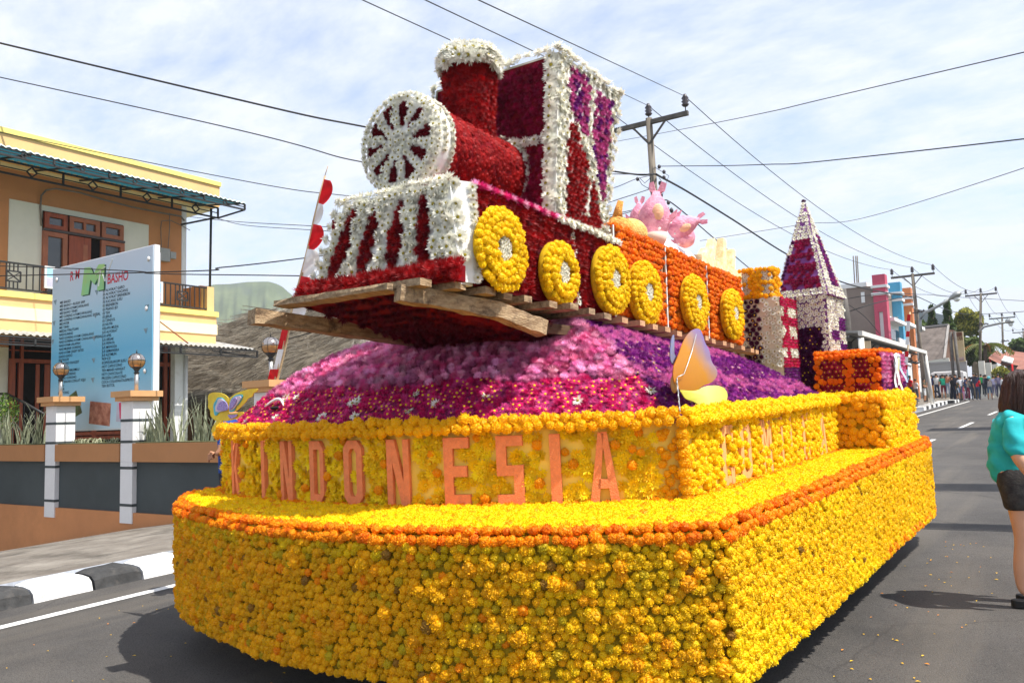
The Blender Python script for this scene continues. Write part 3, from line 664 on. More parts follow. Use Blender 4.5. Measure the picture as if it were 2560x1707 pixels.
# front plough
PB = [(-.52, -.015, .13), (.56, -.015, .13), (.47, .018, .62), (-.28, .018, .62)]
SB = 1.02                                           # body side: x = .57
mb = MB(); mb.prism([(-.52, 0, .05), (.57, 0, .05), (.57, 0, .15), (.49, .03, .62), (-.3, .03, .62), (-.52, 0, .15)], (0, .12, 0)); mb.build('plough', foamW, lo)
def spindle(u, v, tol=0):
    for cx, tp_ in ((.135, 0), (.36, 0), (.585, 0), (.80, 0)):
        if .10 < v < .93:
            k = (v-.10)/.83; w = .056*(sin(pi*min(1, k*1.0)**.8)**.6)*(1-.25*k)
            if abs(u-cx) < w+tol: return True
    return False
pf = quad(*PB)
cover(lb, pf, 1.05, .5, .052, lambda u, v, p: None if spindle(u, v, .022) or v < .03 else wht(.086), .2)
cover(lb, pf, 1.05, .5, .030, lambda u, v, p: mum(DRED if R_.random() < .4 else RED, .052, .25) if spindle(u, v) and v > .03 else None, .2)
# fringe along the foot
mb = MB(); mb.bb((-.57, -.06, .055), (.60, .02, .14)); mb.build('front_fringe', clothR, lo)
for zz, yy, s in ((.075, -.07, .085), (.12, -.06, .09), (.15, -.03, .08)):
    n = 24
    for k in range(n): x = -.57+1.19*k/(n-1); lb.add('chrysanthemum', (x+R_.uniform(-.01, .01), yy, zz+R_.uniform(-.008, .008)), (R_.uniform(-.3, .3), -1, .35), s, vcol(RED, .3))
# white corner of the plough
cc = quad((.57, .0, .12), (.60, .12, .12), (.57, .12, .60), (.50, .05, .62))
mb = MB(); mb.add([(.565, -.0, .06), (.61, .13, .06), (.575, .13, .62), (.495, .05, .63)], [(0, 1, 2, 3)]); mb.build('corner_board', foamW, lo)
cover(lb, quad((.52, -.005, .13), (.59, .03, .13), (.54, .06, .62), (.46, .05, .64)), .08, .5, .055, lambda u, v, p: wht(.085))
for k in range(11): lb.add('white_chrysanthemum', (.60-.035*k/11, .12, .09+.05*k), (.9, -.4, .1), .07, vcol(WHT, .03))
for k in range(13): lb.add('white_chrysanthemum', (-.30+.78*k/12, .045, .635+.004*sin(k)), (0, -.5, .9), .10, vcol(WHT, .03))
for k in range(8): lb.add('white_chrysanthemum', (-.53+.23*k/7, .0, .15+.48*k/7), (-.7, -.6, .1), .09, vcol(WHT, .03))
# body
mb = MB(); mb.bb((-.5, .12, .06), (.56, 1.78, .585)); mb.build('body', clothR, lo)
def rowred(u, v, p): return mum(RED if R_.random() < .8 else DRED, .082, .25)
def side_rule(u, v, p):
    if abs(p.y-1.22+(p.z-.35)*.12) < .022: return ddz(.055)
    return rowred(u, v, p)
cover(lb, quad((.565, .13, .09), (.565, 1.78, .09), (.565, 1.78, .59), (.565, .13, .59)), 1.65, .5, .047, side_rule, .18)
cover(lb, quad((-.45, .14, .59), (.57, .14, .59), (.57, 1.1, .59), (-.45, 1.1, .59)), 1.0, .95, .05, lambda u, v, p: ('pink_daisy', .06, vcol(MAG, .2)), .3)
for k in range(24): lb.add('chrysanthemum', (.575, .14+.92*k/23, .605), (.5, 0, .8), .07, vcol(MAG if k % 3 else PINK, .2))
# smokebox and boiler
bc = (.07, .945); br = .265
mb = MB(); mb.lathe((bc[0], .22, bc[1]), [(.2, 0), (br, 0), (br, .86)], 28, 0, 'y'); mb.build('boiler', clothR, lo)
cover(lb, lambda u, v: (bc[0]+br*cos(2*pi*u), .26+.8*v, bc[1]+br*sin(2*pi*u)), 2*pi*br, .8, .043, lambda u, v, p: mum((.36, .006, .006) if R_.random() < .7 else RED, .070, .2) if p.x > -.15 or p.z > .9 else None, .25)
mb = MB(); mb.lathe((bc[0], .10, bc[1]), [(.22, 0), (.27, .012), (.285, .05), (.285, .15), (.25, .17)], 32, 0, 'y'); mb.build('boiler_face', foamW, lo)
def dsk(u, v): a = 2*pi*u; r = .275*max(.02, v); return (bc[0]-r*cos(a), .095, bc[1]+r*sin(a))
def spoke(u, v, t=0):
    a = (u*10+.35) % 1; return .36-t < v < .82+t*.4 and abs(a-.5) < .17+.13*(v-.4)+t*.9
for ring_ in range(7):
    r = .012+.042*ring_; n = max(1, int(2*pi*r/.036))
    for k in range(n):
        u = (k+R_.uniform(-.2, .2))/n; v = r/.275; a = 2*pi*u; p = (bc[0]+r*cos(a), .09, bc[1]+r*sin(a))
        if spoke(u, v, .05): continue
        if v > .95 and R_.random() < .1: continue
        lb.add('white_chrysanthemum' if R_.random() < .6 else 'daisy', p, (0, -1, 0), .055 if v < .85 else .058, vcol(WHT, .03))
for ring_ in range(12):
    r = .08+.0145*ring_; n = int(2*pi*r/.024)
    for k in range(n):
        u = k/n; v = r/.275; a = 2*pi*u
        if spoke(u, v): lb.add('chrysanthemum', (bc[0]+r*cos(a), .098, bc[1]+r*sin(a)), (0, -1, 0), .036, vcol(DRED, .3))
for k in range(44):
    a = 2*pi*k/44
    for q, yy in enumerate((.11, .165, .23)):
        if q < 2 and R_.random() < (.0 if q == 0 else .35): continue
        lb.add('white_chrysanthemum', (bc[0]+.285*cos(a+q), yy, bc[1]+.285*sin(a+q)), (cos(a+q), -.7 if q == 0 else -.1 if q == 1 else .3, sin(a+q)), .052, vcol(WHT, .03))
for k in range(26):
    a = -1.3+2.6*k/25; lb.add('white_chrysanthemum', (bc[0]+(br+.02)*cos(a), 1.04+R_.uniform(-.01, .01), bc[1]+(br+.02)*sin(a)), (cos(a), -.5, sin(a)), .08, vcol(WHT, .03))
# chimney
cx, cy, cr = .108, .72, .152
mb = MB(); mb.lathe((cx, cy, 1.1), [(cr*.93, 0), (cr, .2), (cr*1.05, .52)], 24); mb.build('chimney', clothR, lo)
cover(lb, lambda u, v: (cx+cr*(.95+.1*v)*cos(2*pi*u), cy+cr*(.95+.1*v)*sin(2*pi*u), 1.13+.5*v), 2*pi*cr, .5, .044, lambda u, v, p: mum(RED if R_.random() < .75 else (.35, .006, .006), .070, .2) if p.y < cy+.08 or p.x > cx else None, .2)
mb = MB(); mb.lathe((cx, cy, 1.59), [(cr*1.1, 0), (cr*1.17, .05), (cr*1.1, .09), (.1, .1)], 24); mb.build('chimney_crown', foamW, lo)
for q, (rr, zz, nz_) in enumerate(((cr*1.16, 1.61, -.1), (cr*1.14, 1.66, .6), (cr*.95, 1.695, 1.2))):
    n = int(2*pi*rr/.052)
    for k in range(n):
        a = 2*pi*(k+.5*q)/n; lb.add('white_chrysanthemum', (cx+rr*cos(a), cy+rr*sin(a), zz+R_.uniform(-.01, .01)), (cos(a), sin(a), nz_), .115*R_.uniform(.9, 1.15), vcol(WHT, .03))
# cab, flared towards the top
xl, xr = -.47, .56
CF0, CB0, CF1, CB1, zc0, zc1 = 1.00, 1.62, 1.09, 1.93, .60, 1.74
mb = MB(); V = []
for (yf, yb, z) in ((CF0, CB0, zc0), (CF1, CB1, zc1)): V += [(xl, yf, z), (xr, yf, z), (xr, yb, z), (xl, yb, z)]
mb.add(V, [(0, 1, 2, 3), (4, 5, 6, 7), (0, 1, 5, 4), (1, 2, 6, 5), (2, 3, 7, 6), (3, 0, 4, 7)]); mb.build('cab', M('white_board', (.74, .72, .66), .9, .1, var=.1), lo)
mb = MB(); mb.prism([(xl+.02, CF0-.006, zc0), (xr-.10, CF0-.006, zc0), (xr-.08, CF1-.006, zc1-.02), (xl+.02, CF1-.006, zc1-.02)], (0, -.004, 0)); mb.build('cab_front', clothR, lo)
def cab_front(u, v, p):
    if u > .91 or v > .975 or (u < .06 and v > .7): return None
    if abs(v-.46) < .018 and u > .48: return None
    return mum((.26, .004, .04) if R_.random() < .7 else (.32, .008, .06), .062, .25)
cover(lb, quad((xl, CF0-.01, zc0), (xr, CF0-.01, zc0), (xr, CF1-.01, zc1), (xl, CF1-.01, zc1)), 1.03, 1.14, .047, cab_front, .2)
def wline(a, b, n, nn, s=.08): 
    a = Vector(a); b = Vector(b)
    for k in range(n): lb.add('white_chrysanthemum', a.lerp(b, k/(n-1))+Vector((R_.uniform(-.01, .01), 0, R_.uniform(-.01, .01))), nn, s*R_.uniform(.88, 1.1), vcol(WHT, .03))
wline((xr-.04, CF0-.02, zc0+.02), (xr-.04, CF1-.02, zc1-.03), 16, (0, -1, .1), .115)
wline((xl, CF1-.01, zc1+.01), (xr, CF1-.01, zc1+.01), 15, (0, -.8, .7), .115)
wline((xl, CF1-.01, 1.30), (xl, CF1-.01, zc1), 7, (-.6, -.8, 0), .1)
wline((.10, CF0+.03, 1.16), (xr-.08, CF0+.03, 1.16), 6, (0, -1, .1), .095)
def cab_side(u, v, p):
    w = 1-v
    # frame
    edge = u < .10 or u > .94 or v < .03 or w < .035
    reg = None
    if .15 < u < .50 and .04 < w < .42 and w < .30+.14*((u-.15)/.35): reg = 'p'
    if .60 < u < .92 and .07 < w < .76 and u > .58+.26*max(0, (w-.45)/.29): reg = 'p'
    l2 = .20; 
    if .17 < u < .58 and .38 < w < .97 and w > .36+.26*max(0, (u-.28)/.3): reg = 'r'
    if .64 < u < .91 and .66 < w < .96 and w > .66+.25*max(0, (u-.68)/.22)+.0: reg = 'r'
    if edge or reg is None: return ('W', 0, 0)
    return (reg, 0, 0)
csf = quad((xr+.005, CF0, zc0), (xr+.005, CB0, zc0), (xr+.005, CB1, zc1), (xr+.005, CF1, zc1))
def cs2(sel, fn):
    def r(u, v, p):
        t = cab_side(u, v, p)[0]
        return fn() if t in sel else None
    return r
cover(lb, csf, .74, 1.15, .058, cs2('W', lambda: wht(.076)), .2)
cover(lb, csf, .74, 1.15, .048, cs2('p', lambda: ('pompon_chrysanthemum', .066, vcol((.44, .06, .22) if R_.random() < .75 else PURP, .2))), .2)
cover(lb, csf, .74, 1.15, .045, cs2('r', lambda: mum(RED, .062, .2)), .2)
wline((xr-.0, CF1, zc1+.01), (xr-.0, CB1, zc1+.01), 12, (.5, 0, .9), .11)
wline((xr+.01, CB0, zc0), (xr+.01, CB1, zc1), 16, (.8, .5, 0), .09)
wline((xr+.03, CF0, zc0-.0), (xr+.03, 1.78, zc0-.0), 20, (.8, -.1, .5), .07)
# lower side behind the cab
# wheels
def wheel(parent, bed, y, z, r, x=.605, sk=1.0):
    mb = MB(); mb.lathe((x, y, z), [(r*.96, -.01), (r, 0), (r*.96, .045)], 28, 0, 'x'); o = mb.build('wheel', foamY, parent)
    n = 0
    for ring_ in range(int(r/.038)+1):
        rr = .019+.038*ring_
        if rr > r+.01: break
        m = int(2*pi*rr/.040)
        for k in range(m):
            a = 2*pi*(k+R_.uniform(-.15, .15))/m; dy, dz = rr*cos(a), rr*sin(a)
            if (dy/.062)**2+(dz/.078)**2 < 1: continue
            bed.add('marigold', (x+.045-(.02 if rr > r-.03 else 0), y+dy, z+dz), (1, .35*cos(a)*(rr/r)**3, .35*sin(a)*(rr/r)**3), .053*R_.uniform(.85, 1.15), vcol((.95, .64, .004), .07))
    for k in range(30):
        a = k*2.4; rr = .054*sqrt(k/30); bed.add('white_chrysanthemum', (x+.055, y+rr*cos(a), z+rr*1.2*sin(a)), (1, 0, 0), .038, vcol(WHT, .02))
for y, z, r in ((.29, .272, .208), (.92, .238, .198), (1.60, .300, .236)): wheel(lo, lb, y, z, r)
lb.flush()
# ---- wagons
card = mat('brown_card', (.36, .21, .12), .9, .1, var=.1, scale=8)
WG = [(1.80, 2.66, 2.13, 'front'), (2.70, 3.56, 3.08, 'middle'), (3.59, 4.50, 3.98, 'rear')]
for i, (y0, y1, wy, nm) in enumerate(WG):
    wg = empty('flower_wagon', {'front': 'orange marigold wagon coupled right behind the locomotive, pumpkins on top', 'middle': 'orange marigold wagon in the middle carrying pink figures', 'rear': 'last orange marigold wagon, cream blocks on top'}[nm], 'wagon', mw=TM, group='orange wagons of the flower train')
    wb = Bed(wg)
    mb = MB(); mb.bb((-.5, y0, .08), (.545, y1, .72)); mb.build('box_body', card, wg)
    mb = MB(); mb.bb((.546, y0+.004, .08), (.553, y0+.02, .74)); mb.build('edge_strip', foamW, wg)
    if i < 2: MB().beam((0, y1-.01, .12), (0, y1+.06, .12), .06, .04).build('coupling', wood, wg)
    og = lambda u, v, p: ('marigold', .050, vcol((.86, .22, .003) if R_.random() < .7 else (.80, .15, .002), .12))
    cover(wb, quad((.55, y0+.03, .10), (.55, y1-.03, .10), (.55, y1-.03, .74), (.55, y0+.03, .74)), y1-y0-.06, .64, .046, og, .2)
    cover(wb, quad((.40, y0, .735), (.55, y0, .735), (.55, y1, .735), (.40, y1, .735)), .15, y1-y0, .048, og, .2)
    wheel(wg, wb, wy, [.285, .33, .34][i], [.234, .232, .228][i])
    wb.flush()
# ======================= ON THE FLOAT =======================
def frame_thing(name, label, cat, M4=None, group=None): return empty(name, label, cat, mw=(M4 or FM), group=group)
seed_y = mat('pumpkin_seed_yellow', (.80, .50, .14), .85, .2, var=.35, scale=45, bump=.8, bscale=70, col2=(.90, .62, .22))
seed_o = mat('pumpkin_orange', (.80, .30, .06), .85, .2, var=.35, scale=40, bump=.7, bscale=70, col2=(.88, .45, .12))
leafm = mat('leaf_dusty_green', (.10, .16, .08), .8, .2, var=.4, scale=20)
pinkm = mat('pink_petal_foam', (.80, .26, .40), .85, .2, var=.3, scale=14, bump=.6, bscale=55, col2=(.88, .42, .52))
pinky = mat('peach_petal_foam', (.85, .45, .28), .85, .2, var=.25, scale=14, bump=.4, bscale=55)
creamm = mat('cream_sponge', (.84, .60, .26), .9, .15, var=.12, scale=18, bump=.4, bscale=60, col2=(.92, .80, .52))
whitec = mat('white_cloth', (.84, .82, .80), .8, .2, var=.05, scale=5, bump=.3, bscale=8)
def ribs(n, k=.08): return lambda d: 1-k*abs(sin(n*atan2(d.y, d.x)/2))*(1-abs(d.z))
def pumpkin(label, c, r, m, stem_h, ribn=9):
    p = empty('pumpkin', label, 'pumpkin', mw=TM @ Matrix.Translation(Vector(c)))
    MB().sphere((0, 0, r*.8), (r, r, r*.82), 28, 16, 0, ribs(ribn)).build('shell', m, p)
    if stem_h:
        MB().tube([(0, 0, r*1.5), (.012, 0, r*1.5+stem_h*.5), (.035, 0, r*1.5+stem_h)], [.045, .032, .024], 10).build('stem', seed_o, p)
        for k in range(7):
            a = k*.9; mb = MB(); d = Vector((cos(a), sin(a), -.35)); 
            mb.add([Vector((0, 0, r*1.62)), Vector((0, 0, r*1.62))+d*.05+Vector((-sin(a), cos(a), .3))*.035, Vector((0, 0, r*1.62))+d*.11, Vector((0, 0, r*1.62))+d*.05-Vector((-sin(a), cos(a), -.3))*.035], [(0, 1, 2, 3)])
            mb.build('leaf', leafm, p)
    return p
cp = T(1540, 545, 0, .28); pumpkin('orange pumpkin with a tall stem and green leaves beside the cab', (.30, cp[1]-.02, .74), .135, seed_o, .14)
cp = T(1568, 560, 0, .30); pumpkin('round pale yellow pumpkin without a stem on the first wagon', (.30, cp[1]+.02, .735), .155, seed_y, 0, 13)
# pink leaping fish figures
def fish(label, tip, size, tilt, turn, peach=False, loc=None):
    """head down, tail up; local z is the body axis"""
    r = empty('pink_fish_figure', label, 'fish figure', mw=TM @ Matrix.Translation(Vector(loc)) @ Matrix.Rotation(turn, 4, 'Z') @ Matrix.Rotation(tilt, 4, 'Y'), group='pink fish figures on the middle wagon')
    s = size
    MB().lathe((0, 0, 0), [(.02*s, -.02*s), (.20*s, .03*s), (.30*s, .18*s), (.33*s, .38*s), (.30*s, .56*s), (.20*s, .74*s), (.11*s, .86*s), (.08*s, .95*s)], 18).build('body', pinkm, r)
    for a in (-.6, .7): MB().add([(0, 0, .9*s), (sin(a)*.16*s, .03*s, 1.12*s), (sin(a)*.3*s, 0, 1.10*s), (sin(a)*.26*s, -.03*s, .96*s), (sin(a)*.1*s, 0, .88*s)], [(0, 1, 2, 3, 4)]).prism([(0, -.015, .9*s), (sin(a)*.14*s, -.015, 1.16*s), (sin(a)*.30*s, -.015, 1.12*s), (sin(a)*.26*s, -.015, .96*s)], (0, .04*s, 0)).build('tail_fin', pinkm, r)
    for sg in (-1, 1):
        MB().prism([(sg*.28*s, -.02, .42*s), (sg*.46*s, -.02, .58*s), (sg*.44*s, -.02, .42*s), (sg*.32*s, -.02, .30*s)], (0, .05*s, 0)).build('fin', pinkm, r)
        MB().sphere((sg*.17*s, -.21*s, .14*s), .035*s, 8, 6).build('eye', foamW, r)
    MB().sphere((.10*s, -.22*s, .45*s), (.14*s, .11*s, .2*s), 12, 8).build('belly_patch', pinky, r)
    return r
def onT(px, py, x=.22): q = T(px, py, 0, x); return (float(q[0]), float(q[1]), float(q[2]))
fish('small pink fish figure standing tail up behind the yellow pumpkin', None, .26, .05, .3, loc=onT(1597, 575, .10))
fish('largest pink fish figure, head down with a raised tail', None, .42, .12, .2, loc=onT(1632, 594, .28))
fish('pink fish figure lying on its side over the white cloth', None, .30, 1.25, .35, loc=onT(1672, 580, .30))
fish('pink fish figure with spread tail nearest the cream blocks', None, .30, -.5, -.3, loc=onT(1722, 612, .28))
def slab(name, label, cat, c, d, rot, m, group=None):
    o = empty(name, label, cat, mw=TM @ Matrix.Translation(Vector(c)), group=group); return o
wc = empty('white_cloth', 'crumpled white cloth and bowl under the pink fish figures', 'cloth', mw=TM)
mb = MB(); a0 = onT(1650, 612, .42); a1 = onT(1742, 678, .42)
def clf(u, v): y = a0[1]+(a1[1]-a0[1])*u; return (.45-.5*v, y, .83+.10*sin(pi*min(1, v*1.4))+.02*sin(u*17+v*6)+.015*sin(u*9-v*11)-(.05 if v == 0 else 0))
mb.grid(clf, 26, 12); mb.build('cloth', whitec, wc)
MB().lathe((a0[0]-.02, a0[1]-.02, .80), [(.05, 0), (.08, .05), (.095, .11), (.085, .11), (.05, .02)], 18).build('bowl', mat('peach_ceramic', (.82, .62, .52), .6, .3), wc)
# cream blocks
b0 = onT(1740, 668, .40); b1 = onT(1842, 694, .40)
bx = empty('cream_block_tray', 'low cream sponge box on the rear wagon', 'box', mw=TM)
n = 6
for k in range(n):
    y0 = b0[1]+(b1[1]-b0[1])*k/n; y1 = b0[1]+(b1[1]-b0[1])*(k+1)/n-.006
    MB().bb((.36, y0, .75), (.46, y1, .885)).build('sponge_block', creamm, bx)
MB().bb((-.1, b0[1], .75), (.355, b1[1], .87)).build('base', creamm, bx)
for k, (px, py, hh, tl, w) in enumerate(((1757, 640, .20, .8, .09), (1775, 630, .30, .55, .10), (1803, 632, .30, .22, .10), (1826, 650, .24, .34, .08))):
    q = onT(px, py, .30); 
    o = empty('leaning_slab', ['lowest cream slab leaning almost flat at the front of the row', 'second cream slab from the front leaning steeply back', 'tallest cream slab standing almost upright in the row', 'last narrow cream slab leaning at the back of the row'][k], 'slab', mw=TM @ Matrix.Translation(Vector(q)) @ Matrix.Rotation(-tl, 4, 'X'), group='cream slabs leaning on the rear wagon')
    MB().box((0, 0, 0), (.10, w, hh), None, 0, .8).build('slab', creamm, o, .012)
# ---- turret and castle (float frame)
cdp = mat('purple_paper', (.20, .06, .24), .8, .2, var=.15, scale=10)
cwt = mat('cream_paper', (.62, .55, .42), .9, .15, var=.1, scale=10)
tu = frame_thing('checked_turret', 'short striped turret with a yellow and white checked top behind the train', 'turret'); tb_ = Bed(tu)
ty = 8.0; txl, txr = -2.66, -2.27; tyb = float(FP(1998, 760, 0, txr)[1]); zt1 = 2.41
MB().bb((txl, ty, 1.3), (txr, tyb, zt1)).build('column', cwt, tu)
def turf(u, v, p):
    c = (.12, .004, .07)
    if u < .13: return ('daisy', .05, vcol(WHT, .03)) 
    if u < .52: return ('pink_daisy' if R_.random() < .25 else 'chrysanthemum', .058, vcol((.075, .004, .045), .3))
    return ('daisy', .056, vcol(WHT, .03)) if R_.random() < .8 else None
cover(tb_, quad((txl, ty-.005, 1.55), (txr, ty-.005, 1.55), (txr, ty-.005, zt1), (txl, ty-.005, zt1)), .39, .86, .050, turf, .1)
def turs(u, v, p):
    if v < .22: return ('chrysanthemum', .045, vcol(PURP, .3))
    r_ = int((1-v)/.78*6.99); cell = 0 if .34 < u < .72 or u < .14 else 1
    if cell == 0 and r_ % 2 == 1: return ('daisy', .045, vcol(WHT, .02))
    if r_ == 0: cell = 1
    return ('chrysanthemum', .046, vcol((.58, .01, .10) if R_.random() < .7 else (.42, .008, .03), .2))
cover(tb_, quad((txr+.005, ty, 1.55), (txr+.005, tyb, 1.55), (txr+.005, tyb, zt1), (txr+.005, ty, zt1)), tyb-ty, .86, .034, turs, .15)
MB().bb((-2.62, ty+.02, zt1), (-2.37, ty+.34, 2.70)).build('checked_top', cwt, tu)
def chk(u, v, p):
    if v > .86 or v < .10 or .42 < v < .58: return ('marigold', .052, vcol((.90, .46, .003)))
    return ('marigold', .05, vcol((.90, .46, .003))) if (.36 < u < .78 or u < .05) else ('daisy', .042, vcol(WHT, .02))
cover(tb_, quad((-2.64, ty+.01, zt1+.01), (-2.36, ty+.01, zt1+.01), (-2.36, ty+.01, 2.71), (-2.64, ty+.01, 2.71)), .28, .31, .038, chk, .12)
cover(tb_, quad((-2.36, ty+.01, zt1+.01), (-2.36, ty+.36, zt1+.01), (-2.36, ty+.36, 2.71), (-2.36, ty+.01, 2.71)), .35, .31, .038, chk, .12)
tb_.flush()
ca = frame_thing('flower_castle_tower', 'tall pointed castle tower of white daisies and purple flowers at the back of the float', 'tower'); cb_ = Bed(ca)
cy0 = 8.55; cxl, cxr = -2.44, -1.975; cyb = float(FP(2115, 870, 0, cxr)[1]); zsp = 2.44; tip = Vector(((cxl+cxr)/2+.0, (cy0+cyb)/2, 3.50))
MB().bb((cxl+.03, cy0+.02, 1.3), (cxr-.0, cyb, zsp)).build('tower_body', cdp, ca)
B4 = [Vector((cxl-.02, cy0, zsp)), Vector((cxr+.03, cy0, zsp)), Vector((cxr+.03, cyb, zsp)), Vector((cxl-.02, cyb, zsp))]
MB().add(B4+[tip], [(0, 1, 4), (1, 2, 4), (2, 3, 4), (3, 0, 4), (3, 2, 1, 0)]).build('spire', cdp, ca)
def spf(a, b):
    def f(u, v):
        e = v**1.0; w = (1-v); q = a.lerp(b, u); bulge = 1
        return tuple(q.lerp(tip, v))
    return f
def sprule(side):
    def r(u, v, p):
        m_ = .17/(1-v+.02)*.5
        if v > .97: return ('chrysanthemum', .04, vcol(DPUR, .2))
        if .06 < v < .56 and m_*.9 < u < 1-m_*.9 and side == 0:
            return ('chrysanthemum', .066, vcol((.30, .008, .07), .2)) if int(v*40) % 2 == 0 or R_.random() < .5 else None
        if .10 < v < .62 and .34 < u < .80 and side == 1: return ('chrysanthemum', .048, vcol(PURP if R_.random() < .7 else (.35, .02, .16), .3))
        if side == 0 and u < .07 and R_.random() < .6: return ('chrysanthemum', .04, vcol(DPUR, .2))
        if R_.random() < .05: return None
        return ('daisy', .048, vcol(WHT, .03))
    return r
def cover_tri(bed, a, b, sp, rule):
    L = (b-a).length; H = (tip-(a+b)/2).length; n = ((b-a).cross(tip-a)).normalized(); nv = int(H/sp)
    for j in range(nv):
        v = (j+.5)/nv; w = L*(1-v); nu = max(1, round(w/sp))
        for i in range(nu):
            u = (i+.5+R_.uniform(-.15, .15))/nu; r = rule(u, v, None)
            if r: p = a.lerp(b, u).lerp(tip, v); bed.add(r[0], p, n, r[1]*R_.uniform(.9, 1.1), r[2])
cover_tri(cb_, B4[0], B4[1], .040, sprule(0)); cover_tri(cb_, B4[1], B4[2], .040, sprule(1)); cover_tri(cb_, B4[3], B4[0], .045, sprule(0))
def cbf(u, v, p):
    if p.z < 2.12 and .30 < u < .88: return ('pink_daisy' if R_.random() < .3 else 'chrysanthemum', .056, vcol((.07, .004, .05), .3))
    return ('daisy', .046, vcol(WHT, .03))
cover(cb_, quad((cxl, cy0, 1.45), (cxr, cy0, 1.45), (cxr, cy0, zsp), (cxl, cy0, zsp)), cxr-cxl, 1.0, .040, cbf, .15)
def cbs(u, v, p):
    if u < .18: return ('daisy', .045, vcol(WHT, .03))
    i = int((u-.18)/.42); j = int((zsp-.20-p.z)/.13)
    if p.z > zsp-.20 or (i+j) % 2 == 0: return ('daisy', .045, vcol(WHT, .03))
    return ('chrysanthemum', .045, vcol(PURP, .3))
cover(cb_, quad((cxr+.005, cy0, 1.45), (cxr+.005, cyb, 1.45), (cxr+.005, cyb, zsp), (cxr+.005, cy0, zsp)), cyb-cy0, 1.0, .038, cbs, .15)
cb_.flush()
# ---- gift box
gf = frame_thing('flower_gift_box', 'red box with orange marigold ribs and a pink side standing on the rear block', 'box'); gb = Bed(gf)
gy = 7.85; gxl = float(FP(1880+362*.4337, 900, 1, gy)[0]); gxr = float(FP(1880+735*.4337, 900, 1, gy)[0]); gyb = float(FP(2258, 900, 0, gxr)[1]); gz0, gz1 = 1.43, float(FP(2195, 880, 1, gy)[2])
MB().bb((gxl, gy, gz0), (gxr, gyb, gz1-.01)).build('box_body', clothR, gf)
def grul(u, v, p):
    if u < .09 or u > .88 or v > .85 or .44 < u < .56 or .30 < v < .42: return ('marigold', .055, vcol((.88, .17, .002) if R_.random() < .7 else (.9, .25, .002), .08))
    return ('pink_daisy', .052, vcol((.36, .008, .03) if R_.random() < .7 else (.50, .02, .08), .2))
cover(gb, quad((gxl, gy-.005, gz0), (gxr, gy-.005, gz0), (gxr, gy-.005, gz1), (gxl, gy-.005, gz1)), gxr-gxl, gz1-gz0, .044, grul, .15)
cover(gb, quad((gxr+.005, gy, gz0), (gxr+.005, gyb, gz0), (gxr+.005, gyb, gz1), (gxr+.005, gy, gz1)), gyb-gy, gz1-gz0, .040, lambda u, v, p: ('chrysanthemum', .054, vcol((.60, .12, .30) if R_.random() < .7-.5*(v < .3) else PURP if v < .35 else (.75, .35, .55), .15)), .2)
cover(gb, quad((gxl, gy, gz1), (gxr, gy, gz1), (gxr, gyb, gz1), (gxl, gyb, gz1)), gxr-gxl, gyb-gy, .05, lambda u, v, p: ('marigold', .055, vcol((.88, .22, .002))), .15)
gb.flush()
ribm = [mat('ribbon_white', (.82, .82, .84), .35, .5, var=.05), mat('ribbon_yellow', (.85, .78, .45), .35, .5, var=.05), mat('ribbon_blue', (.45, .60, .82), .35, .5, var=.05)]
rb = frame_thing('ribbon_bow', 'white, yellow and blue ribbon tails hanging on the pink side of the box', 'ribbon')
for k, (u0, dz, dy) in enumerate(((.40, -.30, -.02), (.46, -.33, .12), (.52, -.26, .28), (.42, -.28, .02))):
    mb = MB(); y0 = gy+(gyb-gy)*u0; n = 8
    vs = [];
    for i in range(n+1):
        t = i/n; yy = y0+dy*t*(gyb-gy); zz = gz1-.02+dz*t; xx = gxr+.045+.012*sin(t*6+k)
        vs += [(xx, yy-.045*(1-.3*t), zz), (xx+.006, yy+.045*(1-.3*t), zz)]
    mb.add(vs, [(2*i, 2*i+1, 2*i+3, 2*i+2) for i in range(n)]); mb.build('ribbon_tail', ribm[[0, 1, 2, 0][k]], rb)
MB().lathe((gxr+.05, gy+(gyb-gy)*.44, gz1-.03), [(.01, -.03), (.03, 0), (.01, .03)], 10, 0, 'x').build('knot', ribm[0], rb)
# ---- butterflies
def grad_mat(name, stops, axis_vec, rough=.4, trans=.35):
    m = bpy.data.materials.new(name); m.use_nodes = True; nt = m.node_tree; N = nt.nodes; L = nt.links; b = N['Principled BSDF']; b.inputs['Roughness'].default_value = rough
    tc = N.new('ShaderNodeTexCoord'); dt = N.new('ShaderNodeVectorMath'); dt.operation = 'DOT_PRODUCT'; dt.inputs[1].default_value = axis_vec; L.new(tc.outputs['Object'], dt.inputs[0])
    nn = N.new('ShaderNodeTexNoise'); nn.inputs['Scale'].default_value = 7; ma = N.new('ShaderNodeMath'); ma.operation = 'MULTIPLY_ADD'; ma.inputs[1].default_value = .16; L.new(nn.outputs[0], ma.inputs[0]); L.new(dt.outputs['Value'], ma.inputs[2]); L.new(tc.outputs['Object'], nn.inputs[0])
    r = N.new('ShaderNodeValToRGB'); L.new(ma.outputs[0], r.inputs[0]); e = r.color_ramp.elements
    e[0].position, e[0].color = stops[0][0], (*stops[0][1], 1); e[1].position, e[1].color = stops[-1][0], (*stops[-1][1], 1)
    for p_, c_ in stops[1:-1]: q = e.new(p_); q.color = (*c_, 1)
    L.new(r.outputs[0], b.inputs['Base Color']); tl = N.new('ShaderNodeBsdfTranslucent'); L.new(r.outputs[0], tl.inputs[0]); ms = N.new('ShaderNodeMixShader'); ms.inputs[0].default_value = trans
    L.new(b.outputs[0], ms.inputs[1]); L.new(tl.outputs[0], ms.inputs[2]); L.new(ms.outputs[0], N['Material Output'].inputs[0]); return m
bf = frame_thing('butterfly', 'purple and yellow butterfly seen from behind, standing on the wall corner', 'butterfly')
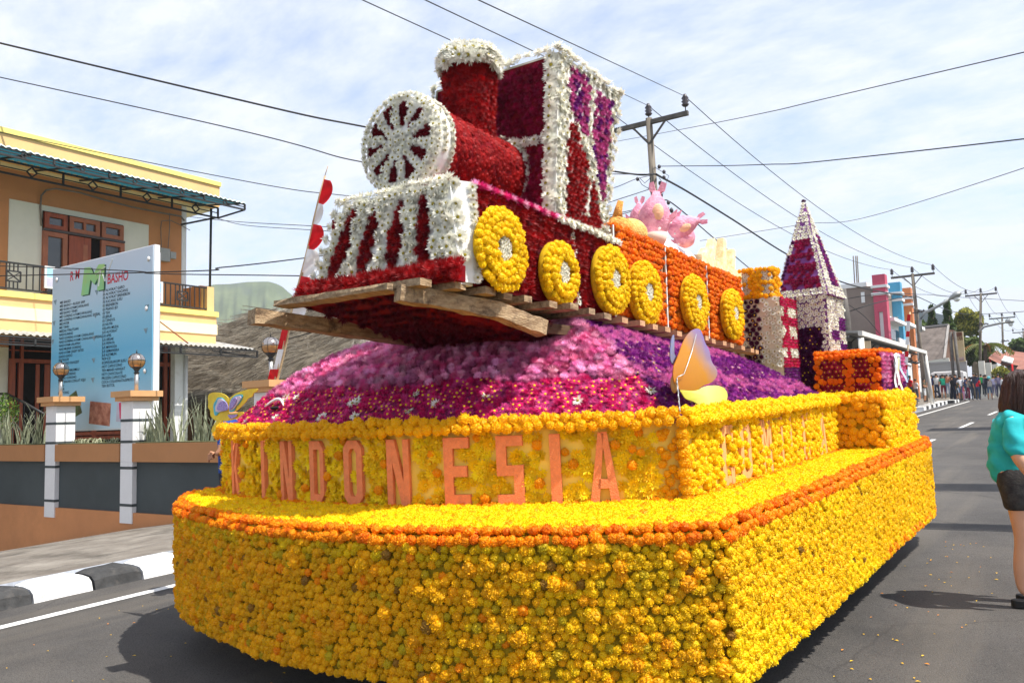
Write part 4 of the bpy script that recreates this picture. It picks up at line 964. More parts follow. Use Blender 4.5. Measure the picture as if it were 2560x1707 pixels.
w1 = grad_mat('wing_purple_yellow', [(0, (.55, .18, .01)), (.50, (.66, .28, .01)), (.66, (.42, .25, .22)), (.80, (.24, .17, .46)), (1, (.22, .15, .48))], (0, .75, 1.2), .4, .2)
w2 = grad_mat('wing_lime', [(0, (.66, .52, .05)), (.3, (.68, .72, .10)), (.6, (.74, .78, .28)), (1, (.66, .74, .12))], (1.4, 1.2, .5), .4, .2)
def wing(pts_px, plane, nm, m, org, name='wing', thick=.006, curl=.0):
    P = smooth_pts([tuple(FP(1640+x*.17857, 780+y*.17857, *plane)) for x, y in pts_px]+[tuple(FP(1640+pts_px[0][0]*.17857, 780+pts_px[0][1]*.17857, *plane))], 2)[:-1]
    P = [Vector(p)-org for p in P]; c = sum(P, Vector())/len(P); n = Vector((1, -.5, 0)).normalized()
    mb = MB(); k = len(P); V = [c+n*curl]+P; mb.add(V, [(0, i+1, (i+1) % k+1) for i in range(k)], 0, True); mb.add([v+n*thick for v in V], [(0, (i+1) % k+1, i+1) for i in range(k)], 0, True)
    o = mb.build(name, m, bf); o.location = org; return o
og_ = Vector(FP(1690, 985, 0, -1.80).tolist())
pl = (0, -1.80)
wing([(240, 760), (300, 620), (370, 420), (450, 290), (540, 230), (610, 240), (650, 330), (680, 440), (745, 540), (760, 690), (850, 800), (850, 900), (770, 990), (640, 1030), (560, 1110), (400, 1110), (270, 1060), (225, 900)], pl, 'a', w1, og_, 'upper_wing', .006, .02)
wing([(330, 1090), (560, 1110), (680, 1030), (880, 1025), (980, 1090), (1000, 1200), (940, 1310), (800, 1370), (650, 1330), (500, 1240), (400, 1220)], (0, -1.785), 'b', w2, og_, 'lower_wing', .006, .01)
w3 = mat('wing_pattern', (.55, .6, .7), .5, .3, var=.5, scale=60, col2=(.2, .22, .5))
wing([(190, 520), (200, 400), (245, 290), (250, 420), (245, 600), (300, 640), (240, 750), (190, 680)], (0, -1.86), 'c', w3, og_, 'far_wing', .006, .0)
wire = mat('twisted_wire', (.45, .45, .45), .4, .5, metal=.6, var=.3, scale=80)
p0 = Vector(FP(1692, 945, 0, -1.79).tolist()); p1 = Vector(FP(1700, 1030, 0, -1.76).tolist())
mb = MB(); mb.tube([p0.lerp(p1, t/16)+Vector((0, .003*sin(t*2), 0)) for t in range(17)], .004, 6); mb.tube([tuple(FP(1640+x*.17857, 780+y*.17857, 0, -1.775)) for x, y in ((565, 310), (500, 560), (440, 740), (390, 870), (300, 910))], .0025, 5); mb.build('wire', wire, bf)
MB().sphere(Vector(FP(1685, 960, 0, -1.81).tolist()), (.02, .025, .05), 10, 8).build('body', mat('butterfly_body', (.35, .2, .08), .7), bf)
# ornate yellow butterfly at the left end of the wall
b2 = frame_thing('ornate_butterfly', 'yellow butterfly with purple speckles and turquoise scallops at the left end of the wall', 'butterfly')
def bfly(pts, m, name, off=0.0, y=4.02, it=1):
    P = [Vector(FP(480+x*.1913, 900+y_*.1913, 1, y+off).tolist()) for x, y_ in pts]; P = [Vector(p) for p in smooth_pts([tuple(p) for p in P]+[tuple(P[0])], it)[:-1]]
    return MB().prism(P, (0, .006, 0)).build(name, m, b2)
ybm = mat('butterfly_yellow', (.85, .66, .06), .5, .3, var=.15, scale=14, trans=.25); tqm = mat('turquoise_rim', (.07, .42, .52), .4, .4, var=.2, scale=30); lav = mat('speckled_purple', (.16, .09, .42), .5, .3, var=.3, scale=110, col2=(.52, .42, .75)); lil = mat('pale_lilac', (.62, .52, .60), .5, .3, var=.1)
bfly([(470, 490), (430, 450), (360, 425), (270, 420), (215, 445), (205, 500), (215, 560), (205, 620), (240, 660), (235, 720), (270, 760), (300, 790), (400, 800), (500, 790), (470, 640)], ybm, 'left_wing')
bfly([(480, 500), (560, 440), (660, 400), (760, 375), (865, 370), (850, 410), (800, 430), (790, 480), (730, 500), (700, 550), (650, 600), (600, 650), (540, 680), (480, 680)], ybm, 'right_wing')
bfly([(400, 700), (560, 690), (660, 670), (680, 700), (630, 740), (540, 780), (420, 800)], ybm, 'lower_wing', .004)
bfly([(330, 780), (250, 900), (260, 960), (300, 960), (350, 850), (380, 790)], ybm, 'tail', .004)
bfly([(450, 570), (400, 490), (330, 485), (310, 530), (285, 560), (275, 610), (285, 660), (290, 720), (320, 725), (350, 680), (450, 660)], tqm, 'scallop', -.007)
bfly([(455, 590), (400, 510), (340, 500), (325, 560), (300, 610), (310, 690), (450, 655)], lil, 'lilac_field', -.014)
bfly([(465, 600), (440, 540), (400, 530), (350, 555), (330, 600), (320, 650), (380, 665), (465, 655)], lav, 'speckle_field', -.021)
bfly([(480, 620), (500, 520), (560, 460), (630, 445), (665, 460), (650, 510), (615, 570), (570, 610), (550, 670), (490, 680)], tqm, 'scallop', -.007)
bfly([(480, 615), (505, 530), (560, 475), (630, 465), (640, 500), (590, 570), (550, 630), (500, 665)], lil, 'lilac_field', -.014)
bfly([(480, 640), (505, 530), (545, 490), (585, 500), (570, 560), (530, 620), (490, 655)], lav, 'speckle_field', -.021)
bfly([(465, 715), (520, 710), (600, 705), (570, 745), (500, 770), (480, 745)], lav, 'speckle_field', -.007)
# ---- red and white pole on the pillar
# ======================= LEFT SIDE =======================
def fxy(o): return [float(v) for v in o]
oran = mat('wall_orange', (.57, .25, .105), .8, .2, var=.08, scale=1.2, bump=.15, bscale=30, detail=6, dirt=((.42, .19, .08), .8, .52, .85))
oranp = mat('planter_orange', (.46, .22, .095), .8, .2, var=.08, scale=1.5, bump=.15, bscale=25, detail=7, dirt=((.34, .18, .09), 1.5, .55, .8))
slate = mat('slate_grey_paint', (.062, .075, .078), .75, .25, var=.12, scale=1.2, bump=.1, bscale=25, detail=7)
whitep = mat('pillar_white', (.74, .74, .74), .7, .25, var=.04, scale=3, bump=.08, bscale=20, dirt=((.48, .45, .40), 2.2, .56, .85))
capm = mat('cap_orange', (.60, .33, .15), .75, .2, var=.08, scale=4)
peach = mat('band_peach', (.80, .50, .22), .8, .2, var=.05, scale=2, dirt=((.62, .42, .24), .9, .55, .85)); paley = mat('band_yellow', (.88, .70, .20), .8, .2, var=.04, scale=2); cream = mat('band_cream', (.88, .80, .50), .8, .2, var=.04, scale=2)
ivory = mat('ivory_wall', (.74, .71, .62), .8, .2, var=.04, scale=2, dirt=((.50, .46, .38), .9, .55, .9))
black = mat('black_steel', (.025, .025, .025), .5, .4, var=.3, scale=12)
WY = 8.0
# boundary wall, facing the camera, with planter ledge and pillars
bw = empty('boundary_wall', 'orange and slate boundary wall with a planter ledge below the menu board', 'wall')
xs = [-30, -24, -18, -15, -12.5, -11, -9.62]
mb = MB()
vs = []
for x in xs: vs += [(x, WY, side_z(x, WY)-.4), (x, WY, .197), (x, WY+.35, .197), (x, WY+.35, side_z(x, WY)-.4)]
mb.add(vs, [(4*i, 4*i+4, 4*i+5, 4*i+1) for i in range(6)]+[(4*i+1, 4*i+5, 4*i+6, 4*i+2) for i in range(6)]+[(24, 25, 26, 27)]); mb.build('base', oran, bw)
MB().bb((-30, WY+.06, .197), (-9.64, WY+.36, 1.04)).build('panel', slate, bw)
PXS = [(-15.87, .36), (-13.36, .36), (-9.86, .36)]
segs = [(-30, -15.87-.20), (-15.87+.20, -13.36-.20), (-13.36+.20, -9.86-.20)]
for a, b in segs:
    MB().bb((a, WY-.04, 1.045), (b, WY+.5, 1.352)).build('planter', oranp, bw); MB().bb((a+.03, WY+.0, 1.353), (b-.03, WY+.45, 1.37)).build('planter_soil', soil, bw)
# return along the road behind the float
MB().bb((-9.95, WY+.42, gz(0, 9)), (-9.70, 26, 1.35)).build('return_wall', slate, bw)
MB().bb((-30, WY+.5, -.2), (-10, WY+.52, 1.0)).build('fill', soil, bw)
glass_amber = mat('amber_glass', (.42, .22, .08), .12, .8, var=.2, scale=8, metal=.3); chrome = mat('smoked_chrome', (.48, .42, .38), .15, .8, metal=.9, var=.1); pole_s = mat('brushed_steel', (.48, .47, .45), .35, .5, metal=.8, var=.1)
lab = ['white pillar with orange cap at the left, nearest the flowering bush', 'white pillar with orange cap in front of the menu board edge', 'white pillar with orange cap behind the left end of the float']
lab2 = ['globe lamp on the leftmost pillar', 'globe lamp on the pillar before the menu board edge', 'globe lamp on the pillar next to the red and white pole']
zc = 2.235
for i, (px_, w) in enumerate(PXS):
    p = empty('wall_pillar', lab[i], 'pillar', loc=(px_, WY, 0), group='white pillars of the boundary wall')
    zb = side_z(px_, WY)-.3 if i == 2 else .20
    h0 = (-.02, .0)
    y0 = -.02
    MB().bb((-w/2, y0, 1.045), (w/2, y0+w, zc-.17)).build('shaft', whitep, p)
    MB().bb((-w/2, y0, zb-.18 if i < 2 else zb), (w/2, y0+w-.05, 1.043)).build('lower_shaft', whitep, p)
    for zz in (.30, .92, 1.36, 1.72):
        MB().bb((-w/2-.004, y0-.004, zz), (w/2+.004, y0+w+.004, zz+.045)).build('grey_band', slate, p)
    MB().box((0, y0+w/2, zc-.13), (w+.14, w+.14, .07)).build('lower_cap', capm, p); MB().box((0, y0+w/2, zc-.045), (w+.24, w+.24, .10)).build('cap', capm, p)
    l = empty('globe_lamp', lab2[i], 'lamp', loc=(px_-.02, WY+.16, zc+.005), group='globe lamps on the wall pillars')
    MB().tube([(0, 0, 0), (0, 0, .30)], .033, 12).build('stem', pole_s, l); MB().lathe((0, 0, .29), [(.03, 0), (.05, .03), (.03, .05), (.055, .09), (.09, .13)], 16).build('socket', black, l)
    MB().sphere((0, 0, .52), .135, 18, 12).build('globe', glass_amber, l)
    mb = MB(); 
    for k in range(9): t0 = .02+.44*pi*k/9; 
    mb.lathe((0, 0, .52), [(.137, .0), (.134, .03), (.125, .06), (.1, .095), (.06, .122), (.02, .136)], 18); mb.build('upper_shell', chrome, l)
    for k in range(6): a = k*pi/3; MB().tube([(.139*cos(a)*sin(t), .139*sin(a)*sin(t), .52+.139*cos(t)) for t in [pi*j/8 for j in range(9)]], .004, 5).build('cage_rib', black, l)
    MB().tube([(0, 0, .655), (0, 0, .72)], [.012, .004], 8).build('finial', black, l)
# striped pole by the third pillar
fpole = empty('striped_pole', 'bamboo pole with red and white cloth strips beside the third pillar', 'pole')
q0 = Vector(W(691, 948, 1, 8.1).tolist()); q1 = Vector(W(812, 440, 1, 8.1).tolist()); q2 = Vector(W(820, 415, 1, 8.1).tolist())
bam = mat('bamboo', (.52, .38, .22), .6, .3, var=.25, scale=9)
MB().tube([q0-(q1-q0)*.15]+[q0.lerp(q1, t/10)+Vector((.012*sin(t*1.3), 0, 0)) for t in range(11)], [.034]+[.032-.0018*t for t in range(11)], 8).build('bamboo', bam, fpole); MB().tube([q1, q2], .006, 5).build('tip', bam, fpole)
rdm = mat('flag_red', (.62, .015, .022), .7, .2, var=.12, scale=5, trans=.25); whm = mat('flag_white', (.85, .84, .84), .7, .2, var=.04, scale=5, trans=.25)
def pix(y): k = (948-y)/(948-440); return 691+(812-691)*k
strips = [(448, 508, 1, 22), (508, 560, 0, 14), (560, 622, 1, 26), (622, 690, 0, 30), (690, 752, 1, 34), (752, 800, 0, 26), (800, 872, 1, -16), (872, 925, 0, -14), (922, 948, 1, -22)]
for (ya, yb, red, w) in strips:
    mb = MB(); n = 8
    vs = []
    for i in range(n+1):
        t = i/n; y = ya+(yb-ya)*t; x = pix(y); ww = w*1.25*(.35+.65*sin(pi*min(1, t*.9+.08))**.7) if w > 0 else w
        for k in range(5): f = k/4; vs.append(tuple(W(x+ww*f, y+(4*f if w > 0 else 1), 1, 8.06-.05*sin(f*3+t*4)*abs(w)/20)))
    mb.add(vs, [(i*5+k, i*5+k+1, (i+1)*5+k+1, (i+1)*5+k) for i in range(n) for k in range(4)], 0, True); mb.build('cloth_strip', rdm if red else whm, fpole)
# ---- menu board
BY = 8.75
def bW(px, py): return W(px, py, 1, BY)
mbd = empty('menu_board', 'tall pale blue menu board with two columns of dishes behind the wall', 'sign')
xl_, xr_ = float(bW(130, 800)[0]), float(bW(381, 800)[0]); zt_ = float(bW(386, 617)[2]); zt2 = float(bW(137, 670)[2]); zb_ = float(bW(300, 1071)[2])
bt = (zt_+zt2)/2
bm_ = bpy.data.materials.new('board_print'); bm_.use_nodes = True
def board_mat(m):
    nt = m.node_tree; N = nt.nodes; L = nt.links; b = N['Principled BSDF']; b.inputs['Roughness'].default_value = .45
    tc = N.new('ShaderNodeTexCoord'); sp = N.new('ShaderNodeSeparateXYZ'); L.new(tc.outputs['Object'], sp.inputs[0])
    mr = N.new('ShaderNodeMapRange'); mr.inputs[1].default_value = zb_; mr.inputs[2].default_value = bt; L.new(sp.outputs[2], mr.inputs[0])
    r = N.new('ShaderNodeValToRGB'); L.new(mr.outputs[0], r.inputs[0]); e = r.color_ramp.elements; e[0].color = (.52, .66, .74, 1); e[1].color = (.56, .66, .76, 1)
    for p_, c_ in ((.12, (.42, .62, .74)), (.3, (.20, .52, .72)), (.45, (.11, .45, .70)), (.6, (.20, .53, .74)), (.8, (.46, .64, .78))): q = e.new(p_); q.color = (*c_, 1)
    L.new(r.outputs[0], b.inputs['Base Color'])
board_mat(bm_)
MB().bb((xl_, BY, zb_), (xr_, BY+.012, bt)).build('panel', bm_, mbd)
MB().bb((xl_-.03, BY+.013, zb_-.02), (xr_+.03, BY+.12, bt+.02)).build('frame', M('board_frame_white', (.80, .80, .80), .5, .3, var=.04), mbd)
for x in (xr_-.1, xl_+.3): MB().tube([(x, BY+.16, .9), (x, BY+.16, bt-.1)], .05, 10).build('post', pole_s, mbd)
bH = bt-zb_; bWd = xr_-xl_
txtm = M('print_dark', (.012, .02, .035), .6, .2, var=0); txtr = M('print_red', (.60, .03, .06), .6, .2, var=0)
def bmw(u, v): return Matrix.Translation((xl_+bWd*u, BY-.003, zb_+bH*v)) @ Matrix.Rotation(pi/2, 4, 'X')
def bline(t, u, v, s, m, sx=.82, name='lettering', dx=0, wgt=.004): return text_mesh(t, s, name, m, mbd, bmw(u, v), sx=sx, wgt=wgt, shear=.08)
Lc = ['MIE BAKSO', 'MIE BASHO + RUSUK SAPI', 'MIE KUAH AYAM/CAKALANG', 'MIE BASHO TENES', 'MIE GORENG AYAM/CAKALANG', 'MIE GORENG AYAM/CAKALANG SPESIAL', 'MIE INTER', 'MIE TAHU', 'MIEDAL/TINUTUAN', 'NASI KUNING', 'NASI GORENG AYAM/ CAKALANG', 'NASI GORENG AYAM/ CAKALANG SPESIAL', 'NASI AYAM LALAPAN', 'NASI MUJAIR GORENG', 'NASI AYAM CRISPY BITES', 'GADO-GADO', 'BATAGOR', 'MIE BASHO PANGSIT', 'PANGSIT', 'PERKEDEL NIKE/MILU', 'PISANG GORENG', 'PISANG GOROHO', 'ROTI BAKAR COKLAT KEJU', 'TAHU', 'TELUR', 'LONTONG']
Rc = ['ES ALVOKAT GARO', 'ES ALVOKAT KACANG', 'ES ALVOKAT BRENEBON', 'ES KACANG SUSU', 'ES BRENEBON', 'ES PISANG IJO', 'ES TEH', 'ES JERUK', 'ES CENDOL', 'ES NUTRI', 'KELAPA MUDA', 'JUS ALVOKAT', 'JUS APEL', 'JUS SIRSAK', 'JUS PEPAYA', 'JUS MANGGA', 'JUS SEMANGKA', 'JUS KETIMUN', 'POP ICE', 'KOPI/SUSU/KOPI SUSU', 'HOT CAPUCCINO', 'TEH MANIS HANGAT', 'HOT CHOCOLATE', 'FROZEN CAPUCCINO', 'COCA COLA/FANTA/SPRITE SUSU', 'TEH BOTOL']
for k, t in enumerate(Lc): bline(t, .085, .775-.0222*k-(.0), bH*.0215, txtm, 1.17, wgt=.001)
for k, t in enumerate(Rc): bline(t, .535, .795-(.0222*k if k > 0 else 0), bH*.0225, txtm, 1.12, wgt=.001)
bline('R', .19, .905, bH*.08, txtr, .82, wgt=.004); bline('M', .245, .908, bH*.08, txtr, .82, wgt=.004); bline('BASHO', .575, .838, bH*.08, txtr, .84, wgt=.004)
# green three-dimensional M with a white scrawled TV
gm1 = mat('logo_lime', (.50, .72, .22), .5, .3, var=.2, scale=2, col2=(.25, .62, .30)); gm2 = M('logo_shadow', (.03, .10, .07), .6, .2, var=0)
def poly_b(pts, m, name, d): return MB().prism([(xl_+bWd*u, BY-d, zb_+bH*v) for u, v in pts], (0, -.002, 0)).build(name, m, mbd)
Mp = [(.315, .80), (.345, .965), (.41, .96), (.44, .915), (.49, .965), (.55, .96), (.545, .81), (.48, .81), (.485, .885), (.45, .85), (.41, .885), (.39, .80)]
poly_b([(u+.015, v-.006) for u, v in Mp], gm2, 'logo_shadow', .002); poly_b(Mp, gm1, 'logo_letter', .006)
wl = M('logo_white', (.80, .82, .80), .5, .3, var=0)
MB().beam((xl_+bWd*.495, BY-.012, zb_+bH*.835), (xl_+bWd*.515, BY-.012, zb_+bH*.93), .035, .006).beam((xl_+bWd*.47, BY-.012, zb_+bH*.905), (xl_+bWd*.56, BY-.012, zb_+bH*.94), .03, .006).beam((xl_+bWd*.535, BY-.012, zb_+bH*.91), (xl_+bWd*.56, BY-.012, zb_+bH*.855), .03, .006).beam((xl_+bWd*.56, BY-.012, zb_+bH*.855), (xl_+bWd*.63, BY-.012, zb_+bH*.975), .028, .006).build('logo_scrawl', wl, mbd)
tri = M('print_grey', (.20, .30, .36), .6, .2, var=.3, scale=12)
for u, v in ((.47, .80), (.46, .665), (.45, .53), (.45, .40), (.445, .285), (.95, .66), (.94, .53), (.03, .79), (.02, .66), (.01, .545)): poly_b([(u-.016, v+.014), (u+.02, v+.016), (u+.006, v-.016)], tri, 'print_mark', .002)
food = [mat('food_print_green', (.22, .12, .06), .5, .3, var=.7, scale=9, col2=(.10, .20, .06), detail=8), mat('food_print_red', (.42, .09, .05), .5, .3, var=.5, scale=5, col2=(.62, .28, .18)), mat('food_print_lilac', (.50, .48, .58), .5, .3, var=.1, scale=5)]
poly_b([(.12, .17), (.28, .235), (.345, .10), (.14, .035)], food[0], 'photo_print', .002); poly_b([(.425, .165), (.63, .145), (.62, .015), (.415, .035)], food[1], 'photo_print', .002); poly_b([(.69, .175), (.99, .15), (.99, .03), (.68, .04)], food[2], 'photo_print', .002)
for k, c in enumerate(((.62, .03, .12), (.30, .42, .32), (.60, .03, .14), (.06, .03, .04), (.62, .1, .1))):
    u = .725+.055*k; poly_b([(u-.018, .145), (u+.018, .145), (u+.008, .055), (u-.008, .055)], M('drink_print%d' % k, c, .5, .3, var=.1), 'drink_print', .006)
for (u, v) in ((.965, .93), (.95, .655), (.94, .31), (.05, .93)): MB().lathe((xl_+bWd*u, BY-.03, zb_+bH*v), [(.02, 0), (.05, .02), (.02, .03)], 10, 0, 'y').build('fixing', foamW, mbd)
# ---- plants along the planter
yucca = mat('snake_plant', (.20, .23, .13), .6, .3, var=.4, scale=3, col2=(.42, .44, .30), stretch=(30, 30, 1), trans=.15); palegr = mat('spider_plant', (.42, .45, .24), .6, .3, var=.4, scale=8, col2=(.60, .60, .42), trans=.15)
def clump(name, label, loc, n, h, spread, m, seed, w=.035, group=None, droop=0):
    rg = random.Random(seed); r = empty(name, label, 'plant', loc=loc, group=group)
    for k in range(n):
        a = rg.uniform(0, 6.28); L = h*rg.uniform(.55, 1.05); s = spread*rg.uniform(.2, 1); bx, by = rg.uniform(-.12, .12), rg.uniform(-.08, .08); ww = w*rg.uniform(.7, 1.2); d = Vector((cos(a), sin(a), 0)); sd_ = Vector((-sin(a+.8), cos(a+.8), 0)); vs = []; fs = []; N_ = 5
        for i in range(N_+1):
            t = i/N_; p = Vector((bx, by, 0))+d*s*t**1.5*L+Vector((0, 0, L*(t-droop*t*t*t))); q = ww*(1-t)**.6*(.6+.8*t*(1-t)); vs += [p-sd_*q, p+Vector((d.x, d.y, 0))*-.006, p+sd_*q]
        for i in range(N_): fs += [(3*i, 3*i+1, 3*i+4, 3*i+3), (3*i+1, 3*i+2, 3*i+5, 3*i+4)]
        MB().add(vs, fs, 0, True).build('leaf', m, r)
    return r
g = 'spiky plants in the planter'
for i, (px, n, h, lb_) in enumerate(((18, 22, .75, 'spiky grey-green plant at the far left under the flowering bush'), (60, 20, .65, 'spiky plant just left of the first pillar, leaves crossing'), (95, 16, .8, 'tall spiky plant touching the left side of the first pillar'), (368, 14, .55, 'low spiky plant just right of the second pillar'), (405, 18, .72, 'tallest spiky plant right of the second pillar with upright leaves'), (448, 14, .70, 'spiky plant at the foot of the white house column'), (505, 18, .80, 'spiky plant in front of the bamboo wall'), (535, 12, .6, 'small spiky plant next to the ornate butterfly'))):
    clump('spiky_plant', lb_, (float(W(px, 1100, 1, 8.2)[0]), 8.2, 1.36), n, h, .55, yucca, 20+i, .032, g)
for i, (px, lb_) in enumerate(((205, 'low spider plant tuft below the menu board, beside the first pillar'), (245, 'middle spider plant tuft below the menu board'), (285, 'low spider plant tuft below the menu board, beside the second pillar'))): clump('spider_plant', lb_, (float(W(px, 1100, 1, 8.15)[0]), 8.15, 1.36), 26, .22, 1.3, palegr, 60+i, .014, 'spider plants in the planter', .75)
def leafy(root, name, c, rad, n, m, size, seed, flat=1.0, fn=None):
    rg = random.Random(seed); mb = MB(); k = 0
    while k < n:
        d = Vector((rg.gauss(0, 1), rg.gauss(0, 1), rg.gauss(0, 1))).normalized(); rr = rg.random()**.45
        p = Vector((d.x*rad[0], d.y*rad[1], d.z*rad[2]))*rr
        if fn and not fn(p): continue
        k += 1; p += Vector(c); u = Vector((rg.gauss(0, 1), rg.gauss(0, 1), rg.gauss(0, .6))).normalized(); v = u.orthogonal().normalized(); s = size*rg.uniform(.6, 1.3)
        mb.add([p-u*s-v*s*.1, p-v*s*.5, p+u*s, p+v*s*.5], [(0, 1, 2, 3)], rg.choice((0, 0, 1)) if len(m) > 1 else 0)
    return mb.build(name, m, root)
bush = empty('flowering_bush', 'small green bush with yellow blossoms at the left edge', 'bush', loc=tuple(W(8, 1060, 1, 8.6)))
gl = mat('bush_leaf', (.10, .20, .035), .6, .3, var=.4, scale=5, trans=.25); gl2 = mat('bush_leaf_light', (.24, .34, .05), .6, .3, var=.3, scale=5, trans=.25)
leafy(bush, 'foliage', (0, 0, .25), (.33, .3, .42), 900, [gl, gl2], .03, 5); MB().tube([(0, 0, -.4), (0, 0, .3)], .02, 6).build('stem', bam, bush)
for k in range(6): MB().sphere((R_.uniform(-.15, .2), -.27, .3+R_.uniform(0, .3)), .025, 6, 4).build('blossom', M('blossom_yellow', (.85, .5, .02), .6), bush)
# ======================= ORANGE HOUSE =======================
FXP = -22.0; BXP = -20.8; CXP = -19.7
def H(px, py, pl): q = W(px, py, 0, pl); return float(q[1]), float(q[2])
ho = empty('orange_house', 'two-storey orange house with a balcony, teal canopy and yellow bands behind the menu board', 'house')
yE = H(465, 700, FXP)[0]; yO = H(453, 700, FXP)[0]
zr = H(0, 317, -21.6)[1]; zr1 = H(0, 330, -21.6)[1]; zr2 = H(0, 360, -21.6)[1]-.35; yR = H(549, 465, -21.6)[0]
zf = H(0, 727, BXP)[1]; yB = H(541, 790, BXP)[0]
Y0 = -2.0; ZG = 1.0
MB().bb((-32, Y0, zf-1.2), (FXP, yO, zr2+.02)).build('upper_wall', oran, ho)
MB().bb((-32, yO+.002, ZG), (FXP+.01, yE, zr2+.02)).build('corner_strip', whitep, ho)
MB().bb((-32, Y0, ZG), (FXP, yO, zf-1.21)).build('lower_wall', ivory, ho)
MB().bb((-32, Y0, zr1), (-21.55, yR+.03, zr)).build('parapet_cap', paley, ho); MB().bb((-32, Y0, zr2), (-21.6, yR, zr1-.003)).build('parapet', peach, ho)
MB().bb((-32, Y0, zr2-.10), (-21.9, yR-.1, zr2-.003)).build('soffit', cream, ho)
# balcony slab in bands
zb = [H(0, y, BXP)[1] for y in (725, 740.6, 764, 796, 824)]
for (i, m, e) in ((0, paley, .05), (1, peach, 0), (2, cream, .02), (3, peach, -.01)):
    MB().bb((FXP+.01, Y0, zb[i+1]+.002), (BXP+e, yB+e, zb[i])).build('balcony_band', m, ho)
# white panel round the balcony door
wy0, wz1 = H(24, 497, FXP+.03); wy1, _ = H(372, 564, FXP+.03)
MB().bb((FXP+.001, wy0, zb[0]), (FXP+.03, wy1, wz1)).build('white_surround', ivory, ho)
MB().bb((FXP+.001, -1.9, zb[0]), (FXP+.02, H(8, 600, FXP)[0], wz1-.1)).build('pilaster', oran, ho)
redw = mat('red_brown_wood', (.30, .06, .02), .45, .4, var=.25, scale=3, stretch=(4, 4, .6), bump=.1); paint_r = mat('brown_frame', (.36, .12, .06), .5, .35, var=.15, scale=3)
glass = mat('dark_glass', (.035, .04, .045), .06, .8, var=.2, scale=1.5); dark = mat('dark_interior', (.012, .010, .009), .9, .1, var=.2)  # near-black colour stands in for the shade of unlit interiors
PX = FXP+.05
def yz(px, py): return H(px, py, PX)
dy0, dzt = yz(107, 526); dy1, _ = yz(309, 563); _, dzm = yz(104, 573); dz0 = zb[0]
MB().bb((FXP+.031, dy0, dz0), (FXP+.034, dy1, dzt)).build('door_recess', dark, ho)  # flat black sheet painted for the unlit doorway, no real depth
dv = [dy0, yz(168, 600)[0], yz(249, 600)[0], dy1]
fw = .09
def frame(y0, y1, z0, z1, m, fwid=.09, x=PX, pane=glass, name='window', mull=0, parent=ho):
    mb = MB(); d = .07
    mb.bb((x-.02, y0, z0), (x+d, y0+fwid, z1)).bb((x-.02, y1-fwid, z0), (x+d, y1, z1)).bb((x-.02, y0+fwid, z0), (x+d, y1-fwid, z0+fwid)).bb((x-.02, y0+fwid, z1-fwid), (x+d, y1-fwid, z1))
    if mull: ym = (y0+y1)/2; mb.bb((x-.02, ym-.03, z0+fwid), (x+d-.01, ym+.03, z1-fwid))
    o = mb.build(name, m, parent)
    if pane: MB().bb((x-.01, y0+fwid, z0+fwid), (x+.0, y1-fwid, z1-fwid)).build('pane', pane, o)
    return o
for i in range(3): frame(dv[i]+.03, dv[i+1]-.03, dzm+.04, dzt-.04, redw if i == 0 else paint_r, .11, mull=(i == 1), name='transom_window')
frame(dv[0], dv[1]-.02, dz0, dzm-.04, paint_r, .12, name='side_window'); frame(dv[2]+.02, dv[3], dz0, dzm-.04, paint_r, .12, name='side_window')
MB().bb((PX-.01, dv[0], dzm-.03), (PX+.09, dv[3], dzm+.03)).build('rail_bar', M('grey_rail', (.09, .07, .07), .6), ho)
MB().bb((PX-.01, dv[1]+.03, dz0), (PX+.05, dv[1]+.42, dzm-.05)).build('door_leaf', redw, ho)
o = MB().box((PX-.02, dv[2]-.50, (dz0+dzm)/2), (.05, .48, dzm-dz0-.1), (0, 0, -.35)).build('door_leaf', redw, ho); MB().box((PX+.03, dv[2]-.50, (dz0+dzm)/2), (.02, .28, dzm-dz0-.5), (0, 0, -.35)).build('door_panel', paint_r, o)
# railing of the balcony
def railing(root, x, y0, y1, z0, z1, step, mbx=None):
    mb = MB(); mb.bb((x-.025, y0, z1-.04), (x+.025, y1, z1)).bb((x-.02, y0, z0+.05), (x+.02, y1, z0+.09)); mb.build('rail', black, root)
    y = y0+.03; k = 0
    while y < y1:
        if not (mbx and any(a < y < b for a, b in mbx)): MB().bb((x-.012, y-.012, z0+.09), (x+.012, y+.012, z1-.04)).build('baluster', black, root)
        y += step
    for a, b in (mbx or []):
        za, zb2 = z0+.25, z1-.22; mb = MB(); w = .03
        mb.beam((x, a, za), (x, b, za), w, w).beam((x, a, zb2), (x, b, zb2), w, w).beam((x, a, za), (x, a, zb2), w, w).beam((x, b, za), (x, b, zb2), w, w).beam((x, a, za), (x, b, zb2), w, w*.6).beam((x, b, za), (x, a, zb2), w*.6, w)
        for t in (.2, .5, .8): yy = a+(b-a)*t; mb.beam((x, yy, z0+.07), (x, yy, za), .024, .024).beam((x, yy, zb2), (x, yy, z1), .024, .024)
        mb.build('crossed_panel', black, root)
rz1 = H(0, 650, BXP)[1]; yK = H(519, 720, BXP)[0]
bxs = [(H(19, 690, BXP)[0], H(54, 690, BXP)[0]), (H(446, 740, BXP)[0], H(472, 745, BXP)[0])]
railing(ho, BXP-.05, 5.0, yK, zb[0], rz1, .155, bxs)
MB().bb((BXP-.3, yK, zb[0]), (BXP-.02, H(536, 720, BXP)[0], H(527, 717, BXP)[1])).build('end_block', peach, ho)
MB().bb((FXP+.02, yK-.02, zb[0]), (BXP-.31, yK+.2, zb[0]+.8)).build('side_parapet', oran, ho)
